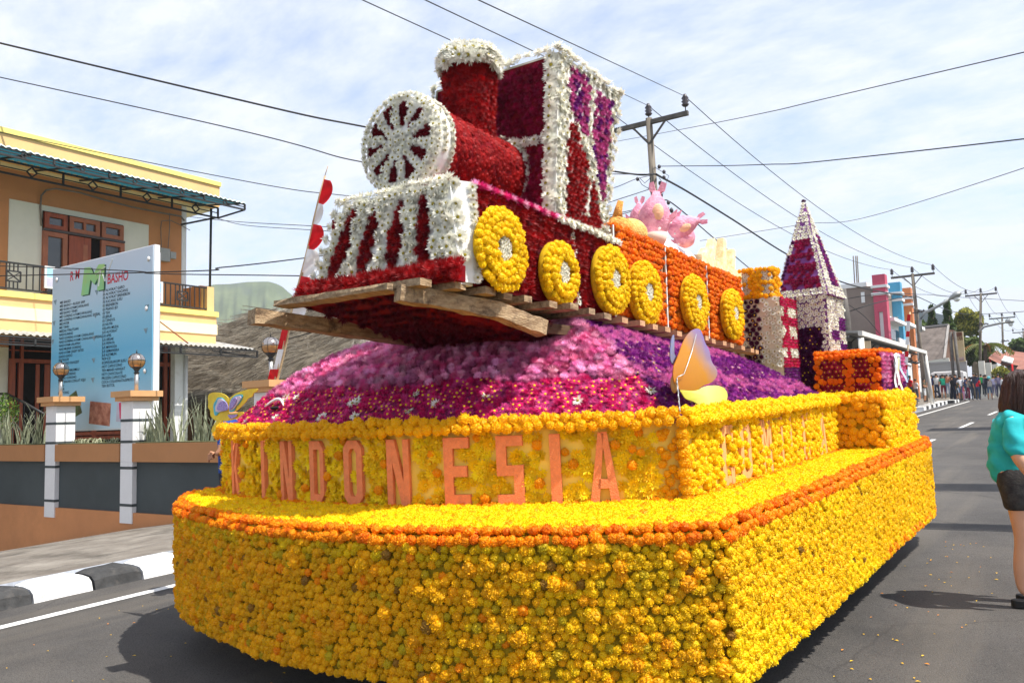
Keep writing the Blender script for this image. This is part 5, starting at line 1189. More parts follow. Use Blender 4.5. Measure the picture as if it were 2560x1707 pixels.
# steel canopy with teal sheet
teal = mat('teal_sheet', (.015, .14, .20), .4, .4, var=.25, scale=6, trans=.3); edgem = mat('pale_sheet_edge', (.62, .74, .68), .5, .3, var=.1)
zo_t = H(612, 507, CXP)[1]; yO2 = H(612, 507, CXP)[0]; zo_b = H(609, 524, CXP)[1]
zi = zo_t+.35
mb = MB(); n = 90
def can(u, v): y = 3+(yO2-3)*u; return (FXP+.1+(CXP-FXP-.1)*v, y, zi+(zo_t-zi)*v+.02*sin(y*40))
mb.grid(can, n*3, 3); mb.build('canopy_sheet', teal, ho)
MB().grid(lambda u, v: (CXP+.01+.03*v, 3+(yO2-3)*u, zo_t-.0+.02*sin((3+(yO2-3)*u)*40)-.035*v), 270, 1).build('sheet_edge', edgem, ho)
def truss(root, x, y0, y1, z0, z1, step, rows=2, dia=True, w=.045):
    mb = MB(); mb.beam((x, y0, z0), (x, y1, z0), w, w).beam((x, y0, z1), (x, y1, z1), w, w); zm = (z0+z1)/2
    y = y0; k = 0; n = max(1, round((y1-y0)/step)); st = (y1-y0)/n; h = (z1-z0)*.5
    for k in range(n+1): mb.beam((x, y0+k*st, z0), (x, y0+k*st, z1), w, w)
    mb.build('truss_frame', black, root); 
    if dia:
        for k in range(n):
            c = y0+(k+.5)*st; m2 = MB(); s = h*.8
            pts = [(x, c-s, zm), (x, c, zm+s), (x, c+s, zm), (x, c, zm-s)]
            for i in range(4): m2.beam(pts[i], pts[(i+1) % 4], w*.7, w*.7)
            m2.beam((x, y0+k*st, zm), (x, c-s, zm), w*.6, w*.5).beam((x, c+s, zm), (x, y0+(k+1)*st, zm), w*.6, w*.5); m2.build('diamond_ornament', black, root)
truss(ho, CXP, 3.0, yO2, zo_b, zo_t-.05, 1.3)
it0 = H(534, 543, BXP)[1]; it1 = H(534, 522, BXP)[1]
truss(ho, BXP, 3.0, H(545, 540, BXP)[0], it0, it1+.05, 1.55)
mb = MB()
for k in range(11): y = 3.5+(yO2-3.7)*k/10; mb.beam((FXP+.1, y, zi-.1), (CXP, y, zo_t-.08), .04, .04)
mb.beam((BXP, H(545, 540, BXP)[0], it0), (CXP, yO2, zo_b), .04, .04).beam((FXP+.05, yO-.05, it0-.1), (BXP, H(540, 540, BXP)[0], it0), .045, .045); mb.build('canopy_rafter', black, ho)
MB().tube([(BXP-.08, H(529, 700, BXP)[0], H(527, 717, BXP)[1]), (BXP-.04, H(530, 560, BXP)[0], it1)], .035, 8).build('canopy_post', black, ho)
# small advert boards on the railing
for (a, b, c, d, t) in ((113, 137, 664, 722, 'first'), (386, 408, 702, 757, 'second')):
    ya, za = H(a, c, BXP+.05); yb_, zb3 = H(b, d, BXP+.05)
    MB().bb((BXP+.0, ya, zb3), (BXP+.04, yb_, za)).build('advert_board', whitep, ho); MB().bb((BXP+.041, ya+.05, zb3+.05), (BXP+.043, yb_-.05, zb3+(za-zb3)*.45)).build('advert_print', food[2], ho); MB().bb((BXP+.041, ya+.05, zb3+(za-zb3)*.5), (BXP+.043, yb_-.05, za-.05)).build('advert_print', M('print_sky', (.35, .6, .8), .5, .3), ho)
my, mz = H(405, 636, FXP+.1); MB().bb((FXP, my-.10, mz-.2), (FXP+.18, my+.22, mz+.18)).build('electric_meter', M('meter_grey', (.35, .35, .34), .5), ho); MB().bb((FXP, my+.26, mz-.08), (FXP+.14, my+.44, mz+.12)).build('meter_switch', M('meter_grey', (.35, .35, .34), .5), ho)
mb = MB(); cnd = M('conduit_grey', (.22, .19, .17), .6, .3, var=.2)
mb.tube([(FXP+.06, *H(a, b, FXP+.06)) for a, b in ((104, 565), (101, 520), (103, 490), (115, 476), (140, 472), (200, 482), (260, 500), (330, 518), (400, 532), (452, 541), (461, 552))], .025, 6); mb.tube([(FXP+.06, *H(a, b, FXP+.06)) for a, b in ((404, 625), (402, 570), (404, 553), (425, 551), (450, 562), (475, 576))], .012, 5); mb.tube([(FXP+.06, *H(a, b, FXP+.06)) for a, b in ((424, 532), (424, 570), (420, 620))], .012, 5); mb.build('wall_conduit', cnd, ho)
# ground floor front
gz1_ = zb[4]-.05
def gf_group(pa, pb, name):
    y0, _ = H(pa, 950, PX); y1, _ = H(pb, 950, PX)
    MB().bb((FXP+.001, y0, ZG), (FXP+.012, y1, gz1_)).build('dark_opening', dark, ho)  # black sheet on the wall stands for the shade inside
    return y0, y1
y0, y1 = gf_group(22, 160, 'left'); zt = H(0, 905, PX)[1]
for (a, b) in ((22, 36), (44, 56)): ya = H(a, 950, PX)[0]; yb_ = H(b, 950, PX)[0]; MB().bb((PX-.03, ya, ZG), (PX+.05, yb_, zt)).build('door_jamb', redw, ho)
MB().bb((PX-.03, y0, zt), (PX+.06, y1, zt+.10)).build('lintel_bar', redw, ho)
for k in range(1, 6): MB().bb((PX-.02, y0, zt+.1+.2*k), (PX+.0, y1, zt+.13+.2*k)).build('louvre_slat', redw, ho)
MB().bb((PX-.03, H(28, 950, PX)[0], zt+.1), (PX+.04, H(33, 950, PX)[0], gz1_)).build('door_jamb', redw, ho)
MB().bb((PX-.03, H(49, 950, PX)[0], zt+.1), (PX+.04, H(56, 950, PX)[0], gz1_)).build('door_jamb', redw, ho)
for (a, b) in ((90, 100), (112, 126)): MB().bb((PX-.1, H(a, 950, PX)[0], ZG), (PX-.02, H(b, 950, PX)[0], zt-.02)).build('door_leaf', redw, ho)
y0, y1 = gf_group(160, 438, 'right')
for (a, b) in ((230, 240), (376, 386), (408, 416), (424, 437)): MB().bb((PX-.03, H(a, 950, PX)[0], ZG), (PX+.05, H(b, 950, PX)[0], gz1_)).build('door_jamb', redw, ho)
for z in (H(380, 915, PX)[1], H(380, 1085, PX)[1], ZG+.35): MB().bb((PX-.02, y0, z), (PX+.04, y1, z+.12)).build('cross_bar', redw, ho)
MB().bb((-20.9, H(437, 950, -20.7)[0], ZG), (-20.7, H(462, 950, -20.7)[0], zb[4]-.01)).build('white_column', whitep, ho)
MB().tube([(-20.65, H(465, 950, -20.65)[0], ZG), (-20.65, H(465, 950, -20.65)[0], zb[4]-.4)], .05, 8).build('downpipe', whitep, ho)
# lower canopy
C2 = -19.8
z2 = H(640, 873, C2)[1]; y2e = H(642, 875, C2)[0]; z2b = H(640, 893, C2)[1]; y2s = H(28, 830, C2)[0]
galv = mat('grey_corrugated', (.36, .35, .33), .6, .3, var=.25, scale=5)
mb = MB(); mb.grid(lambda u, v: (FXP+.1+(C2-FXP-.1)*v, 2+(y2e-2)*u, z2+.4-.4*v+.025*sin((2+(y2e-2)*u)*42)), 330, 2); mb.build('lower_canopy_sheet', galv, ho)
truss(ho, C2+.02, 2.0, y2e, z2b, z2-.06, 1.3, dia=False); mb = MB(); 
for k in (1, 2): mb.beam((C2+.02, 2, z2b+(z2-.06-z2b)*k/3), (C2+.02, y2e, z2b+(z2-.06-z2b)*k/3), .02, .02)
mb.beam((C2, y2e, z2b), (FXP+.1, y2e, z2b+.35), .04, .04).beam((C2, y2e, z2-.06), (FXP+.1, y2e, z2+.3), .04, .04); mb.build('canopy_bar', black, ho)
MB().tube([(BXP+.02, H(383, 792, BXP)[0], H(383, 792, BXP)[1]), (C2, H(470, 852, C2)[0], z2+.05)], .018, 6).build('tie_rod', M('rust', (.25, .08, .04), .8), ho)
# stair rail at the left edge
st_ = empty('stair_rail', 'black steel stair handrail descending at the left edge', 'railing')
P_ = [Vector(W(a, b, 1, 9.6).tolist()) for a, b in ((-20, 984), (18, 984), (60, 1006), (110, 1035))]
MB().tube(P_, .03, 8).build('handrail', black, st_)
f_, L_ = polyline(P_)
for k in range(10): p = f_(k/9.5); MB().tube([p, (p.x, p.y, .9)], .014, 6).build('baluster', black, st_)
# ======================= THATCHED HUT =======================
hu = empty('thatched_hut', 'hut with a shaggy grey thatched roof and bamboo wall beside the orange house', 'hut')
thm = mat('thatch', (.42, .38, .33), .95, .1, var=.45, scale=3, bump=1, bscale=45, detail=8, col2=(.46, .42, .36), stretch=(1, 3, 3)); thl = mat('thatch_straw_pale', (.70, .65, .57), .9, .1, var=.3, scale=5); thd = mat('thatch_straw_dark', (.38, .34, .29), .9, .1, var=.3, scale=5)
ya_, yb2 = 16.0, 20.5
lo_e = [(425, 985), (470, 985), (520, 992), (565, 990), (640, 1000), (760, 1010), (930, 1020)]; hi_e = [(425, 890), (470, 868), (537, 832), (600, 805), (666, 778), (760, 765), (930, 760)]
fl_, _ = polyline([W(a, b, 1, ya_) for a, b in lo_e]); fh_, _ = polyline([W(a, b, 1, yb2) for a, b in hi_e])
def rf(u, v): return tuple(fl_(u).lerp(fh_(u), v)+Vector((0, 0, .05*sin(u*23+v*9)+.04*sin(u*51-v*17)+.16*sin(pi*v))))
mb = MB(); mb.grid(rf, 60, 24); mb.build('roof', thm, hu)
rg = random.Random(4); mb = MB()
for k in range(7000):
    u = rg.random(); v = rg.random() if k > 1500 else rg.random()*.05; p = Vector(rf(u, v))+Vector((0, -.07, .07)); q = Vector(rf(u, max(0, v-.02))); d = (q-Vector(rf(u, v))); d = d.normalized() if d.length > 1e-6 else Vector((0, -.6, -.8)); d = (d+Vector((rg.gauss(-.75, .28), rg.gauss(0, .08), rg.gauss(.12, .10)))).normalized()
    L = rg.uniform(.5, 1.2); s = Vector((.02, 0, .018))*rg.uniform(.6, 1.5); e = p+d*L+Vector((0, -.03, .02)); mb.add([p-s, p+s, e+s*.4, e-s*.4], [(0, 1, 2, 3)], 0 if rg.random() < .5 else 1)
o = mb.build('straw', [thl, thd], hu); o['kind'] = 'stuff'
zb4 = float(W(560, 995, 1, ya_)[2]); xa = float(W(440, 1050, 1, 16.6)[0]); xb = float(W(900, 1050, 1, 16.6)[0])
bamb = mat('bamboo_board', (.26, .13, .05), .7, .25, var=.35, scale=4, stretch=(14, 14, .5))
x = xa; rg = random.Random(9)
while x < xb: w = rg.uniform(.14, .2); MB().bb((x, 16.6+rg.uniform(-.01, .01), .9), (x+w-.012, 16.63, zb4+.5)).build('wall_board', bamb, hu); x += w
MB().bb((xa, 16.64, .9), (xb, 16.7, zb4+.5)).build('wall_backing', dark, hu)
net = mat('roof_net', (.16, .19, .18), .8, .2, var=.3, scale=6)
mb = MB(); mb.tube([Vector(rf(.26+.5*t, .62+.22*t+.03*sin(t*9)))+Vector((0, -.1, .08)) for t in [i/20 for i in range(21)]], [.02+.05*abs(sin(i*1.7)) for i in range(21)], 6); mb.build('rolled_net', net, hu)
rid = mat('ridge_tile', (.30, .13, .08), .8, .2, var=.3, scale=5); mb = MB()
for k in range(9): p = Vector(rf(.30+.035*k, .98)); 
MB().tube([Vector(rf(t, 1.0))+Vector((0, 0, .05)) for t in (.1, .2, .3, .4, .45)], .07, 6).build('ridge_pole', black, hu)
# ======================= HILL =======================
hill = mat('hill_grass', (.065, .105, .04), .95, .05, var=.35, scale=.02, bump=0, detail=12, col2=(.12, .145, .065), dirt=((.07, .09, .06), .03, .5, .7))
crest = [(150, 800), (330, 770), (440, 742), (500, 718), (537, 711), (575, 710), (615, 705), (650, 704), (672, 704), (690, 709), (705, 716), (722, 731), (740, 745), (770, 757), (830, 775), (930, 800), (1100, 860), (1250, 930)]
fc, _ = polyline([Z(a, b, 0) if False else Vector((a, b, 0)) for a, b in crest])
def hl(u, v):
    c = fc(u); d = 900+700*v; q = ray(c.x, c.y); k = d/hypot(q[0], q[1]); top = Vector((CAM+q*k*(1.0)).tolist()); D = 900-380*(1-v)**1.0
    # slope runs from the crest down towards the viewer
    P = Vector((CAM+q*(900/hypot(q[0], q[1]))).tolist()); t = 1-v; s = Vector((-q[0], -q[1], 0)).normalized(); z = P.z*(1-t**.85)+.0; n_ = (4*sin(u*90+v*3+2*sin(v*9))+2.5*sin(u*211+v*7)+1.5*sin(u*401-v*13))*t**.5*(1-t)**.6
    return (P.x+s.x*380*t, P.y+s.y*380*t, max(-2, z+n_*2.0))
mb = MB(); mb.grid(hl, 220, 30); 
def hb(u, v): p = Vector(hl(u, 1)); return (p.x*(1+.3*v), p.y*(1+.3*v), p.z*(1-v)-2*v)
mb.grid(hb, 220, 4); tag(mb.build('hill', hill), kind='structure')
# ======================= POLES AND CABLES =======================
concp = mat('pole_concrete', (.17, .145, .115), .85, .2, var=.35, scale=3, bump=.3, bscale=25, stretch=(1, 1, .3)); porc = mat('insulator', (.05, .04, .045), .35, .5, var=.2); armm = mat('crossarm_steel', (.10, .09, .08), .7, .3, var=.3, scale=5); cabm = mat('cable_black', (.02, .02, .022), .6, .3, var=0); cabg = mat('cable_grey', (.06, .06, .07), .6, .3, var=0)
def insul(root, p, s=1.0):
    MB().lathe(p, [(.012*s, -.12*s), (.012*s, .05*s), (.05*s, .06*s), (.085*s, .10*s), (.05*s, .13*s), (.085*s, .17*s), (.05*s, .20*s), (.08*s, .24*s), (.04*s, .30*s), (.035*s, .33*s)], 12).build('insulator', porc, root)
def pole(label, base, top, arm_px, w, r0=.16, r1=.10, tiers=True):
    """base, top: world points; arm half width w across the road"""
    r = empty('utility_pole', label, 'utility pole', loc=tuple(base), group='utility poles along the road'); t = Vector(top)-Vector(base)
    MB().tube([(0, 0, 0), t*.5, t], [r0, (r0+r1)/2, r1], 12).build('shaft', concp, r)
    arm = MB(); a, b = Vector((t.x-w, t.y, t.z-.12+arm_px)), Vector((t.x+w, t.y, t.z-.12-arm_px)); arm.beam(a, b, .10, .12); arm.build('crossarm', armm, r)
    br = MB(); br.beam(Vector((t.x, t.y-.05, t.z-.75)), a.lerp(b, .27), .04, .05).beam(Vector((t.x, t.y-.05, t.z-.75)), a.lerp(b, .73), .04, .05); br.build('brace', armm, r)
    ips = []
    for k in (.03, .5, .97): p = a.lerp(b, k)+Vector((0, 0, .12)); insul(r, p, 1.25); ips.append(Vector(base)+p+Vector((0, 0, .36)))
    if tiers:
        f = .70
        for k in range(3): MB().tube([(t.x*f, t.y*f, t.z*(f+.01*k)), (t.x*f, t.y*f, t.z*(f+.01*k)+.04)], r1*1.5, 10).build('band', armm, r)
        MB().beam(t*f+Vector((-.2, -.1, 0)), t*f+Vector((.45, -.1, .06)), .06, .06).build('bracket', armm, r)
        for k in range(4): MB().lathe(t*f+Vector((.15+.12*k, -.1, .03-.05*(k % 2))), [(.03, 0), (.055, .05), (.05, .1), (.02, .14)], 8).build('clamp', porc, r)
    return r, ips
def cable(label, pts, r, sag=0, m=cabm, n=20, name='overhead_cable', group='overhead cables'):
    P = [Vector(p) for p in pts]; Q = []
    def outside(p):
        v = np.array(p)-CAM; z = v@_f; return z < .1 or abs(F*(v@CR)/z) > 1300 or abs(F*(v@CU)/z) > 870
    if len(P) > 2:
        if outside(P[0]): P[0] = P[0]+(P[0]-P[1]).normalized()*14
        if outside(P[-1]): P[-1] = P[-1]+(P[-1]-P[-2]).normalized()*14
    if len(P) == 2:
        a, b = P
        for k in range(n): t = k/n; Q.append(a.lerp(b, t)-Vector((0, 0, sag*4*t*(1-t))))
    else:
        E_ = [P[0]*2-P[1]]+P+[P[-1]*2-P[-2]]
        for i in range(1, len(E_)-2):
            p0, p1_, p2_, p3_ = E_[i-1:i+3]
            for k in range(n): t = k/n; Q.append(.5*((2*p1_)+(p2_-p0)*t+(2*p0-5*p1_+4*p2_-p3_)*t*t+(3*p1_-p0-3*p2_+p3_)*t**3))
    Q.append(P[-1]); o = MB().tube(Q, r, 6).build(name, m); tag(o, label, 'cable', group); return o
PX1 = -9.2
T1 = Vector(W(1622, 296, 0, PX1).tolist()); B1 = Vector(W(1658, 700, 0, PX1+.0).tolist())
sl = (T1.y-B1.y)/(T1.z-B1.z); B1 = Vector((PX1, T1.y-sl*(T1.z-gz(0, T1.y))*.6, gz(0, T1.y)))
p1, ip1 = pole('nearest utility pole, three insulators on its crossarm, right of the train cab', B1, T1, .0, 1.15, .125, .09)
PX2 = -9.6
def pole_at(px_t, py_t, px_b, py_b, y, w, label, r=.12):
    t = Vector(W(px_t, py_t, 1, y).tolist()); b = Vector(W(px_b, py_b, 1, y).tolist()); b.z = gz(0, y)-.1; return pole(label, b, t, 0, w, r, r*.7, tiers=True)
p2, ip2 = pole_at(2281, 684, 2314, 985, 52, 1.15, 'leaning second utility pole in front of the blue and orange building columns')
p3, ip3 = pole_at(2452, 733, 2446, 960, 74, 1.1, 'slim utility pole beside the round yellow-green tree')
p4, ip4 = pole_at(2505, 792, 2509, 960, 96, 1.15, 'fourth utility pole in front of the red roofs')
p5, ip5 = pole_at(2558, 828, 2560, 950, 125, 1.2, 'farthest utility pole at the right edge of the photo')
names3 = ['left', 'middle', 'right']
prev = [Vector(W(*q, 1, 8.0).tolist()) for q in ((905, 0), (1062, 0), (1195, 0))]
for i in range(3):
    a = prev[i]+(prev[i]-ip1[i])*1.5
    cable('%s of the three high lines running up from the nearest pole over the chimney' % names3[i], [a, prev[i], ip1[i]], .0085, .2, cabg)
    cable('%s of the three high lines between the nearest pole and the leaning second pole' % names3[i], [ip1[i], ip2[i]], .012, .9, cabg)
    cable('%s of the three high lines between the leaning second pole and the slim third pole' % names3[i], [ip2[i], ip3[i]], .014, .9, cabg)
    cable('%s of the three high lines from the slim third pole to the fourth pole' % names3[i], [ip3[i], ip4[i]], .014, .8, cabg)
    cable('%s of the three high lines from the fourth pole to the farthest pole' % names3[i], [ip4[i], ip5[i]], .014, .8, cabg)
def wp(px, py, y): return Vector(W(px, py, 1, y).tolist())
yT = T1.y; k1 = wp(1640, 436, yT-.15); k2 = wp(1655, 510, yT-.15)
cable('thick twisted cable from the left edge of the sky to the nearest pole', [wp(-40, 98, 9.0), wp(470, 220, 12), wp(925, 320, yT-5), wp(1525, 427, yT-1), k1], .024, .03)
cable('thin cable below the thick one, left sky, ending behind the train', [wp(-40, 186, 8.0), wp(450, 292, 10), wp(910, 406, 12), wp(1200, 432, 16), k1], .012, .03)
cable('lowest thin cable crossing above the roof of the orange house', [wp(-40, 322, 9.3), wp(430, 418, 11), wp(870, 490, 14), wp(1200, 512, 16), wp(1490, 480, 18), wp(1590, 448, yT-1), k1], .010, .03)
cable('upper cable crossing in front of the menu board', [wp(-40, 664, 7.9), wp(200, 672, 8.2), wp(390, 684, 8.5), wp(760, 690, 9.5), wp(1100, 700, 12), wp(1400, 670, 16), wp(1654, 640, yT-.15)], .010, .02)
cable('lower cable crossing in front of the menu board, rising to the right', [wp(-40, 690, 7.7), wp(330, 682, 8.2), wp(560, 668, 8.8), wp(800, 640, 10), wp(1050, 605, 12), wp(1300, 560, 15), wp(1500, 512, 17), wp(1560, 494, 18), wp(1640, 468, yT-.2)], .011, .02)
cable('pair of grey wires between the orange house and the sky behind the pole strips', [wp(462, 541, 17.5), wp(600, 555, 17), wp(830, 568, 16), wp(1100, 588, 17), wp(1400, 560, 18), k2], .011, .05)
cable('second grey wire just below, from the canopy of the orange house', [wp(545, 547, 16.2), wp(620, 564, 16), wp(820, 578, 15.5), wp(1100, 600, 16.5), wp(1400, 570, 18), k2], .010, .05)
cable('slack wire loop hanging on the balcony wall at the left edge', [wp(-20, 520, 11), wp(30, 543, 11.2), wp(70, 568, 11.4), wp(104, 572, 11.5)], .014, .08)
cable('wire over the thatched roof towards the lamp', [wp(645, 868, 14), wp(820, 820, 14), wp(1000, 770, 14.5), wp(1300, 700, 17), wp(1654, 620, yT-.15)], .014, .04)
cable('thick twisted cable running down right from the nearest pole behind the spire', [k1, wp(1720, 480, yT+4), wp(1830, 548, yT+8), wp(1975, 640, yT+14), wp(2120, 710, yT+18), wp(2290, 745, 51.8)], .030, .1)
cable('thin service wire from the pole towards the cream blocks', [k2, wp(1680, 508, yT+1), wp(1790, 600, yT+6), wp(1870, 668, yT+10), wp(1960, 740, yT+14)], .018, .1)
cable('high grey wire crossing the right sky to the top right corner', [wp(1530, 356, yT+3), wp(1650, 334, yT+1), wp(1900, 285, 16), wp(2200, 215, 14), wp(2600, 122, 12)], .008, .05, cabg)
cable('twisted service cable running flat from the nearest pole to the right edge', [wp(1650, 416, yT), wp(1900, 412, 18), wp(2200, 388, 16), wp(2600, 342, 14)], .011, .06)
cable('faint wire crossing behind the spire up to the right edge', [wp(1750, 602, 24), wp(2000, 562, 22), wp(2250, 520, 20), wp(2600, 402, 16)], .007, .05, cabg)
cable('drooping wire in front of the grey building, upper', [wp(2110, 748, 36), wp(2200, 735, 38), wp(2290, 735, 51.8)], .018, .2)
cable('drooping wire in front of the grey building, lower', [wp(2112, 782, 36), wp(2200, 755, 38), wp(2290, 738, 51.8)], .022, .3)
cable('thin wire sloping down across the grey building', [wp(2112, 755, 36), wp(2160, 790, 37), wp(2200, 835, 38)], .014, .1)
cable('wire from the leaning second pole to the top right houses', [wp(2290, 740, 51.8), wp(2380, 778, 62), wp(2455, 785, 73.8), wp(2600, 775, 60)], .022, .3)
cable('flat high wire right of the leaning second pole', [wp(2290, 736, 51.8), wp(2330, 737, 53), wp(2450, 746, 55), wp(2600, 754, 55)], .016, .1, cabg)
dw = empty('dropper_wires', 'loose service wires and small insulators tangled on the nearest pole', 'wires')
for (a, b, c) in (((1640, 420), (1672, 440), (1658, 478)), ((1628, 440), (1622, 470), (1634, 500)), ((1648, 445), (1662, 465), (1655, 495)), ((1598, 450), (1605, 462), (1632, 478)), ((1634, 487), (1628, 520), (1620, 552)), ((1600, 446), (1612, 458), (1628, 444))):
    MB().tube([wp(*a, yT-.2), wp(*b, yT-.22), wp(*c, yT-.2)], .009, 5).build('wire', cabg, dw)
for a in ((1648, 417), (1660, 430), (1594, 448), (1660, 444), (1650, 458), (1655, 504), (1671, 507), (1653, 488)): MB().sphere(wp(*a, yT-.25), (.05, .05, .06), 8, 6).build('small_insulator', porc, dw)
# ---- street lamps
lampg = mat('lamp_grey', (.30, .31, .30), .4, .4, metal=.4, var=.15); lampl = mat('lamp_glass', (.62, .64, .62), .2, .5, var=.1)
def street_lamp(label, pts, head, y, s=1.0):
    r = empty('street_lamp', label, 'street lamp', loc=tuple(wp(*pts[0], y)), group='street lamps'); o = Vector(r.location)
    MB().tube([wp(*q, y)-o for q in pts], .055*s, 8).build('arm', lampg, r)
    a, b = wp(*head[0], y)-o, wp(*head[1], y)-o; d = (b-a); L = d.length; d.normalize(); up = Vector((0, 0, 1)); sd_ = d.cross(up).normalized(); vs = []; fs = []; prof = [(0, .06, .05), (.15, .13, .12), (.5, .2, .2), (.85, .17, .15), (1, .06, .05)]
    for t, w, h in prof:
        for k in range(10): an = 2*pi*k/10; vs.append(a+d*L*t+sd_*cos(an)*w*s+up*sin(an)*h*s*(.9 if sin(an) > 0 else .5))
    for i in range(4): fs += [(i*10+k, i*10+(k+1) % 10, (i+1)*10+(k+1) % 10, (i+1)*10+k) for k in range(10)]
    fs += [tuple(range(10)), tuple(40+9-k for k in range(10))]; MB().add(vs, fs, 0, True).build('lamp_head', lampg, r)
    MB().sphere(a+d*L*.6-up*.12*s, (L*.25, .15*s, .1*s), 10, 6).build('diffuser', lampl, r)
    return r
street_lamp('street lamp with a long arm reaching over the road from the leaning pole', [(2302, 830), (2300, 800), (2312, 782), (2345, 765), (2380, 744)], [(2372, 748), (2404, 734)], 41, 1.2)
street_lamp('smaller street lamp farther down the road, pointing right', [(2446, 830), (2460, 817), (2500, 808), (2520, 804)], [(2512, 806), (2536, 804)], 62, 1.3)
# ======================= STREET ON THE RIGHT =======================
def Bx(name, a, b, m, parent, rot=None): return MB().bb(a, b).build(name, m, parent)
greyw = mat('render_greybrown', (.24, .19, .165), .85, .2, var=.1, scale=.6, bump=.1, bscale=10, dirt=((.30, .25, .22), .4, .5, .8)); pinkc = mat('column_pink', (.50, .075, .13), .6, .3, var=.08); bluec = mat('column_blue', (.08, .33, .52), .6, .3, var=.08); orac = mat('column_orange', (.58, .20, .07), .6, .3, var=.08)
# shop building: side wall faces the camera, facade along the road
YB = 50.0
gx1 = float(W(2197, 800, 1, YB)[0]); gx0 = float(W(2060, 800, 1, YB)[0]); gzt = float(W(2150, 718, 1, YB)[2]); gzb = gz(0, YB)
sb = empty('shop_building', 'grey shop building with pink, blue and orange street columns', 'building')
YE_ = 62.0
Bx('side_wall', (gx0, YB, gzb), (gx1, YE_, gzt), greyw, sb); Bx('coping', (gx0, YB-.1, gzt+.002), (gx1-.5, YE_, gzt+.25), whitep, sb)
for px in (2111, 2157):
    a = W(px-3, 757, 1, YB-.03); b = W(px+4, 730, 1, YB-.03); Bx('window', (float(a[0]), YB-.06, float(a[2])), (float(b[0]), YB-.01, float(b[2])), whitep, sb)
for px in (2136, 2142, 2146): MB().tube([wp(px+1, 718, YB+2), wp(px-3, 640, YB+2)], .035, 5).build('rebar_rod', concp, sb)
Bx('facade', (gx1+.001, YB+.3, gzb), (gx1+.25, YE_, gzt-1.6), whitep, sb)
cols = [(pinkc, 2186, 2208, 686, YB-.3), (bluec, 2223, 2244, 706, None), (orac, 2252, 2271, 720, None)]
cz = []
for i, (m, pa, pb, pt, yy) in enumerate(cols):
    y0 = (YB-.3, 54.6, 58.6)[i]; x0, x1 = gx1-.15, gx1+.52
    zt_ = float(W((pa+pb)/2, pt, 1, y0)[2]); w = x1-x0
    Bx('street_column', (x0, y0, gzb), (x0+w*.34, y0+.7, zt_), m, sb); Bx('street_column', (x0+w*.66, y0, gzb), (x1, y0+.7, zt_), m, sb)
    Bx('column_head', (x0+w*.341, y0, zt_-2.1), (x0+w*.659, y0+.7, zt_), m, sb); Bx('column_infill', (x0+w*.345, y0+.12, gzb), (x0+w*.655, y0+.6, zt_-2.11), whitep, sb)
    for q in (0, 1): Bx('column_ring', (x0-.09, y0-.09, zt_-.75-.42*q), (x1+.09, y0+.79, zt_-.6-.42*q), whitep, sb)
    yn = (54.5, 58.5, 62.0)[i]
    for z0, z1 in ((gzb+2.6, zt_-5.0), (zt_-4.7, zt_-2.9)):
        Bx('window', (gx1+.26, y0+1.3, z0), (gx1+.30, yn-.2, z1), glass, sb)
    Bx('ledge', (gx1+.255, y0+.71, zt_-2.6), (gx1+.75, yn-.01, zt_-2.4), whitep, sb)
Bx('name_panel', (gx1+.5, 52.5, gzb+3.0), (gx1+.6, 56, gzb+4.0), whitep, sb)
# awning shop
AY0, AY1 = 30.0, 47.0
aw = empty('awning_shop', 'open roadside shop with a long grey awning and white end post', 'shop')
a0 = wp(2150, 832, AY0); a1 = wp(2312, 880, AY1)
awm = mat('awning_grey', (.30, .29, .27), .7, .3, var=.2, scale=2); wht2 = mat('offwhite_post', (.66, .64, .60), .7, .2, var=.15, scale=3); tan = mat('tan_board', (.42, .33, .22), .8, .2, var=.2, scale=3)
mb = MB(); off = Vector((-4.5, 0, .35)); mb.prism([a0, a1, a1+off, a0+off], (0, 0, .08)); mb.build('awning_roof', awm, aw)
MB().beam(a0+Vector((.02, -.1, -.02)), a1+Vector((.02, .1, -.02)), .14, .16).build('gutter', wht2, aw)
for k in range(13): p = a0.lerp(a1, k/12.5)+Vector((-.35, 0, -.1)); MB().tube([p+Vector((.25*cos(t), 0, -.25+.25*sin(t))) for t in [pi*.5+pi*1.3*j/8 for j in range(9)]], .025, 5).build('scroll', black, aw)
MB().beam(a0+Vector((-.35, 0, -.55)), a1+Vector((-.35, 0, -.55)), .06, .08).beam(a0+Vector((-.35, 0, -.1)), a1+Vector((-.35, 0, -.1)), .06, .08).build('awning_beam', black, aw)
e1 = wp(2331, 1003, AY1); MB().tube([a1+Vector((0, 0, -.05)), (e1.x, AY1, gz(0, AY1)+.15)], .09, 8).build('end_post', wht2, aw)
MB().tube([wp(2152, 845, AY0), (wp(2152, 845, AY0).x, AY0, gz(0, AY0))], .10, 8).build('front_post', wht2, aw)
Bx('side_board', (float(W(2156, 870, 1, AY0+.2)[0]), AY0+.2, gz(0, 30)+2.2), (float(W(2177, 870, 1, AY0+.2)[0]), AY0+.25, float(W(2170, 852, 1, AY0+.2)[2])), tan, aw)
Bx('side_wall', (a0.x-4.5, AY0+.5, gz(0, 30)), (a0.x-.7, AY0+.6, a0.z-.1), tan, aw)
Bx('back_wall', (a0.x-4.7, AY0+.5, gz(0, 30)), (a0.x-4.5, AY1, a0.z), dark, aw)
for k in range(5): y = 34+3*k; xx = a0.x+(a1.x-a0.x)*((y-AY0)/(AY1-AY0))-.8; MB().tube([(xx, y, gz(0, y)), (xx, y, a0.z-.4)], .06, 6).build('post', black, aw)
MB().bb((a1.x-3.2, 47.5, gz(0, 47)), (a1.x-.6, 47.7, gz(0, 47)+1.1)).build('counter', concp, aw)
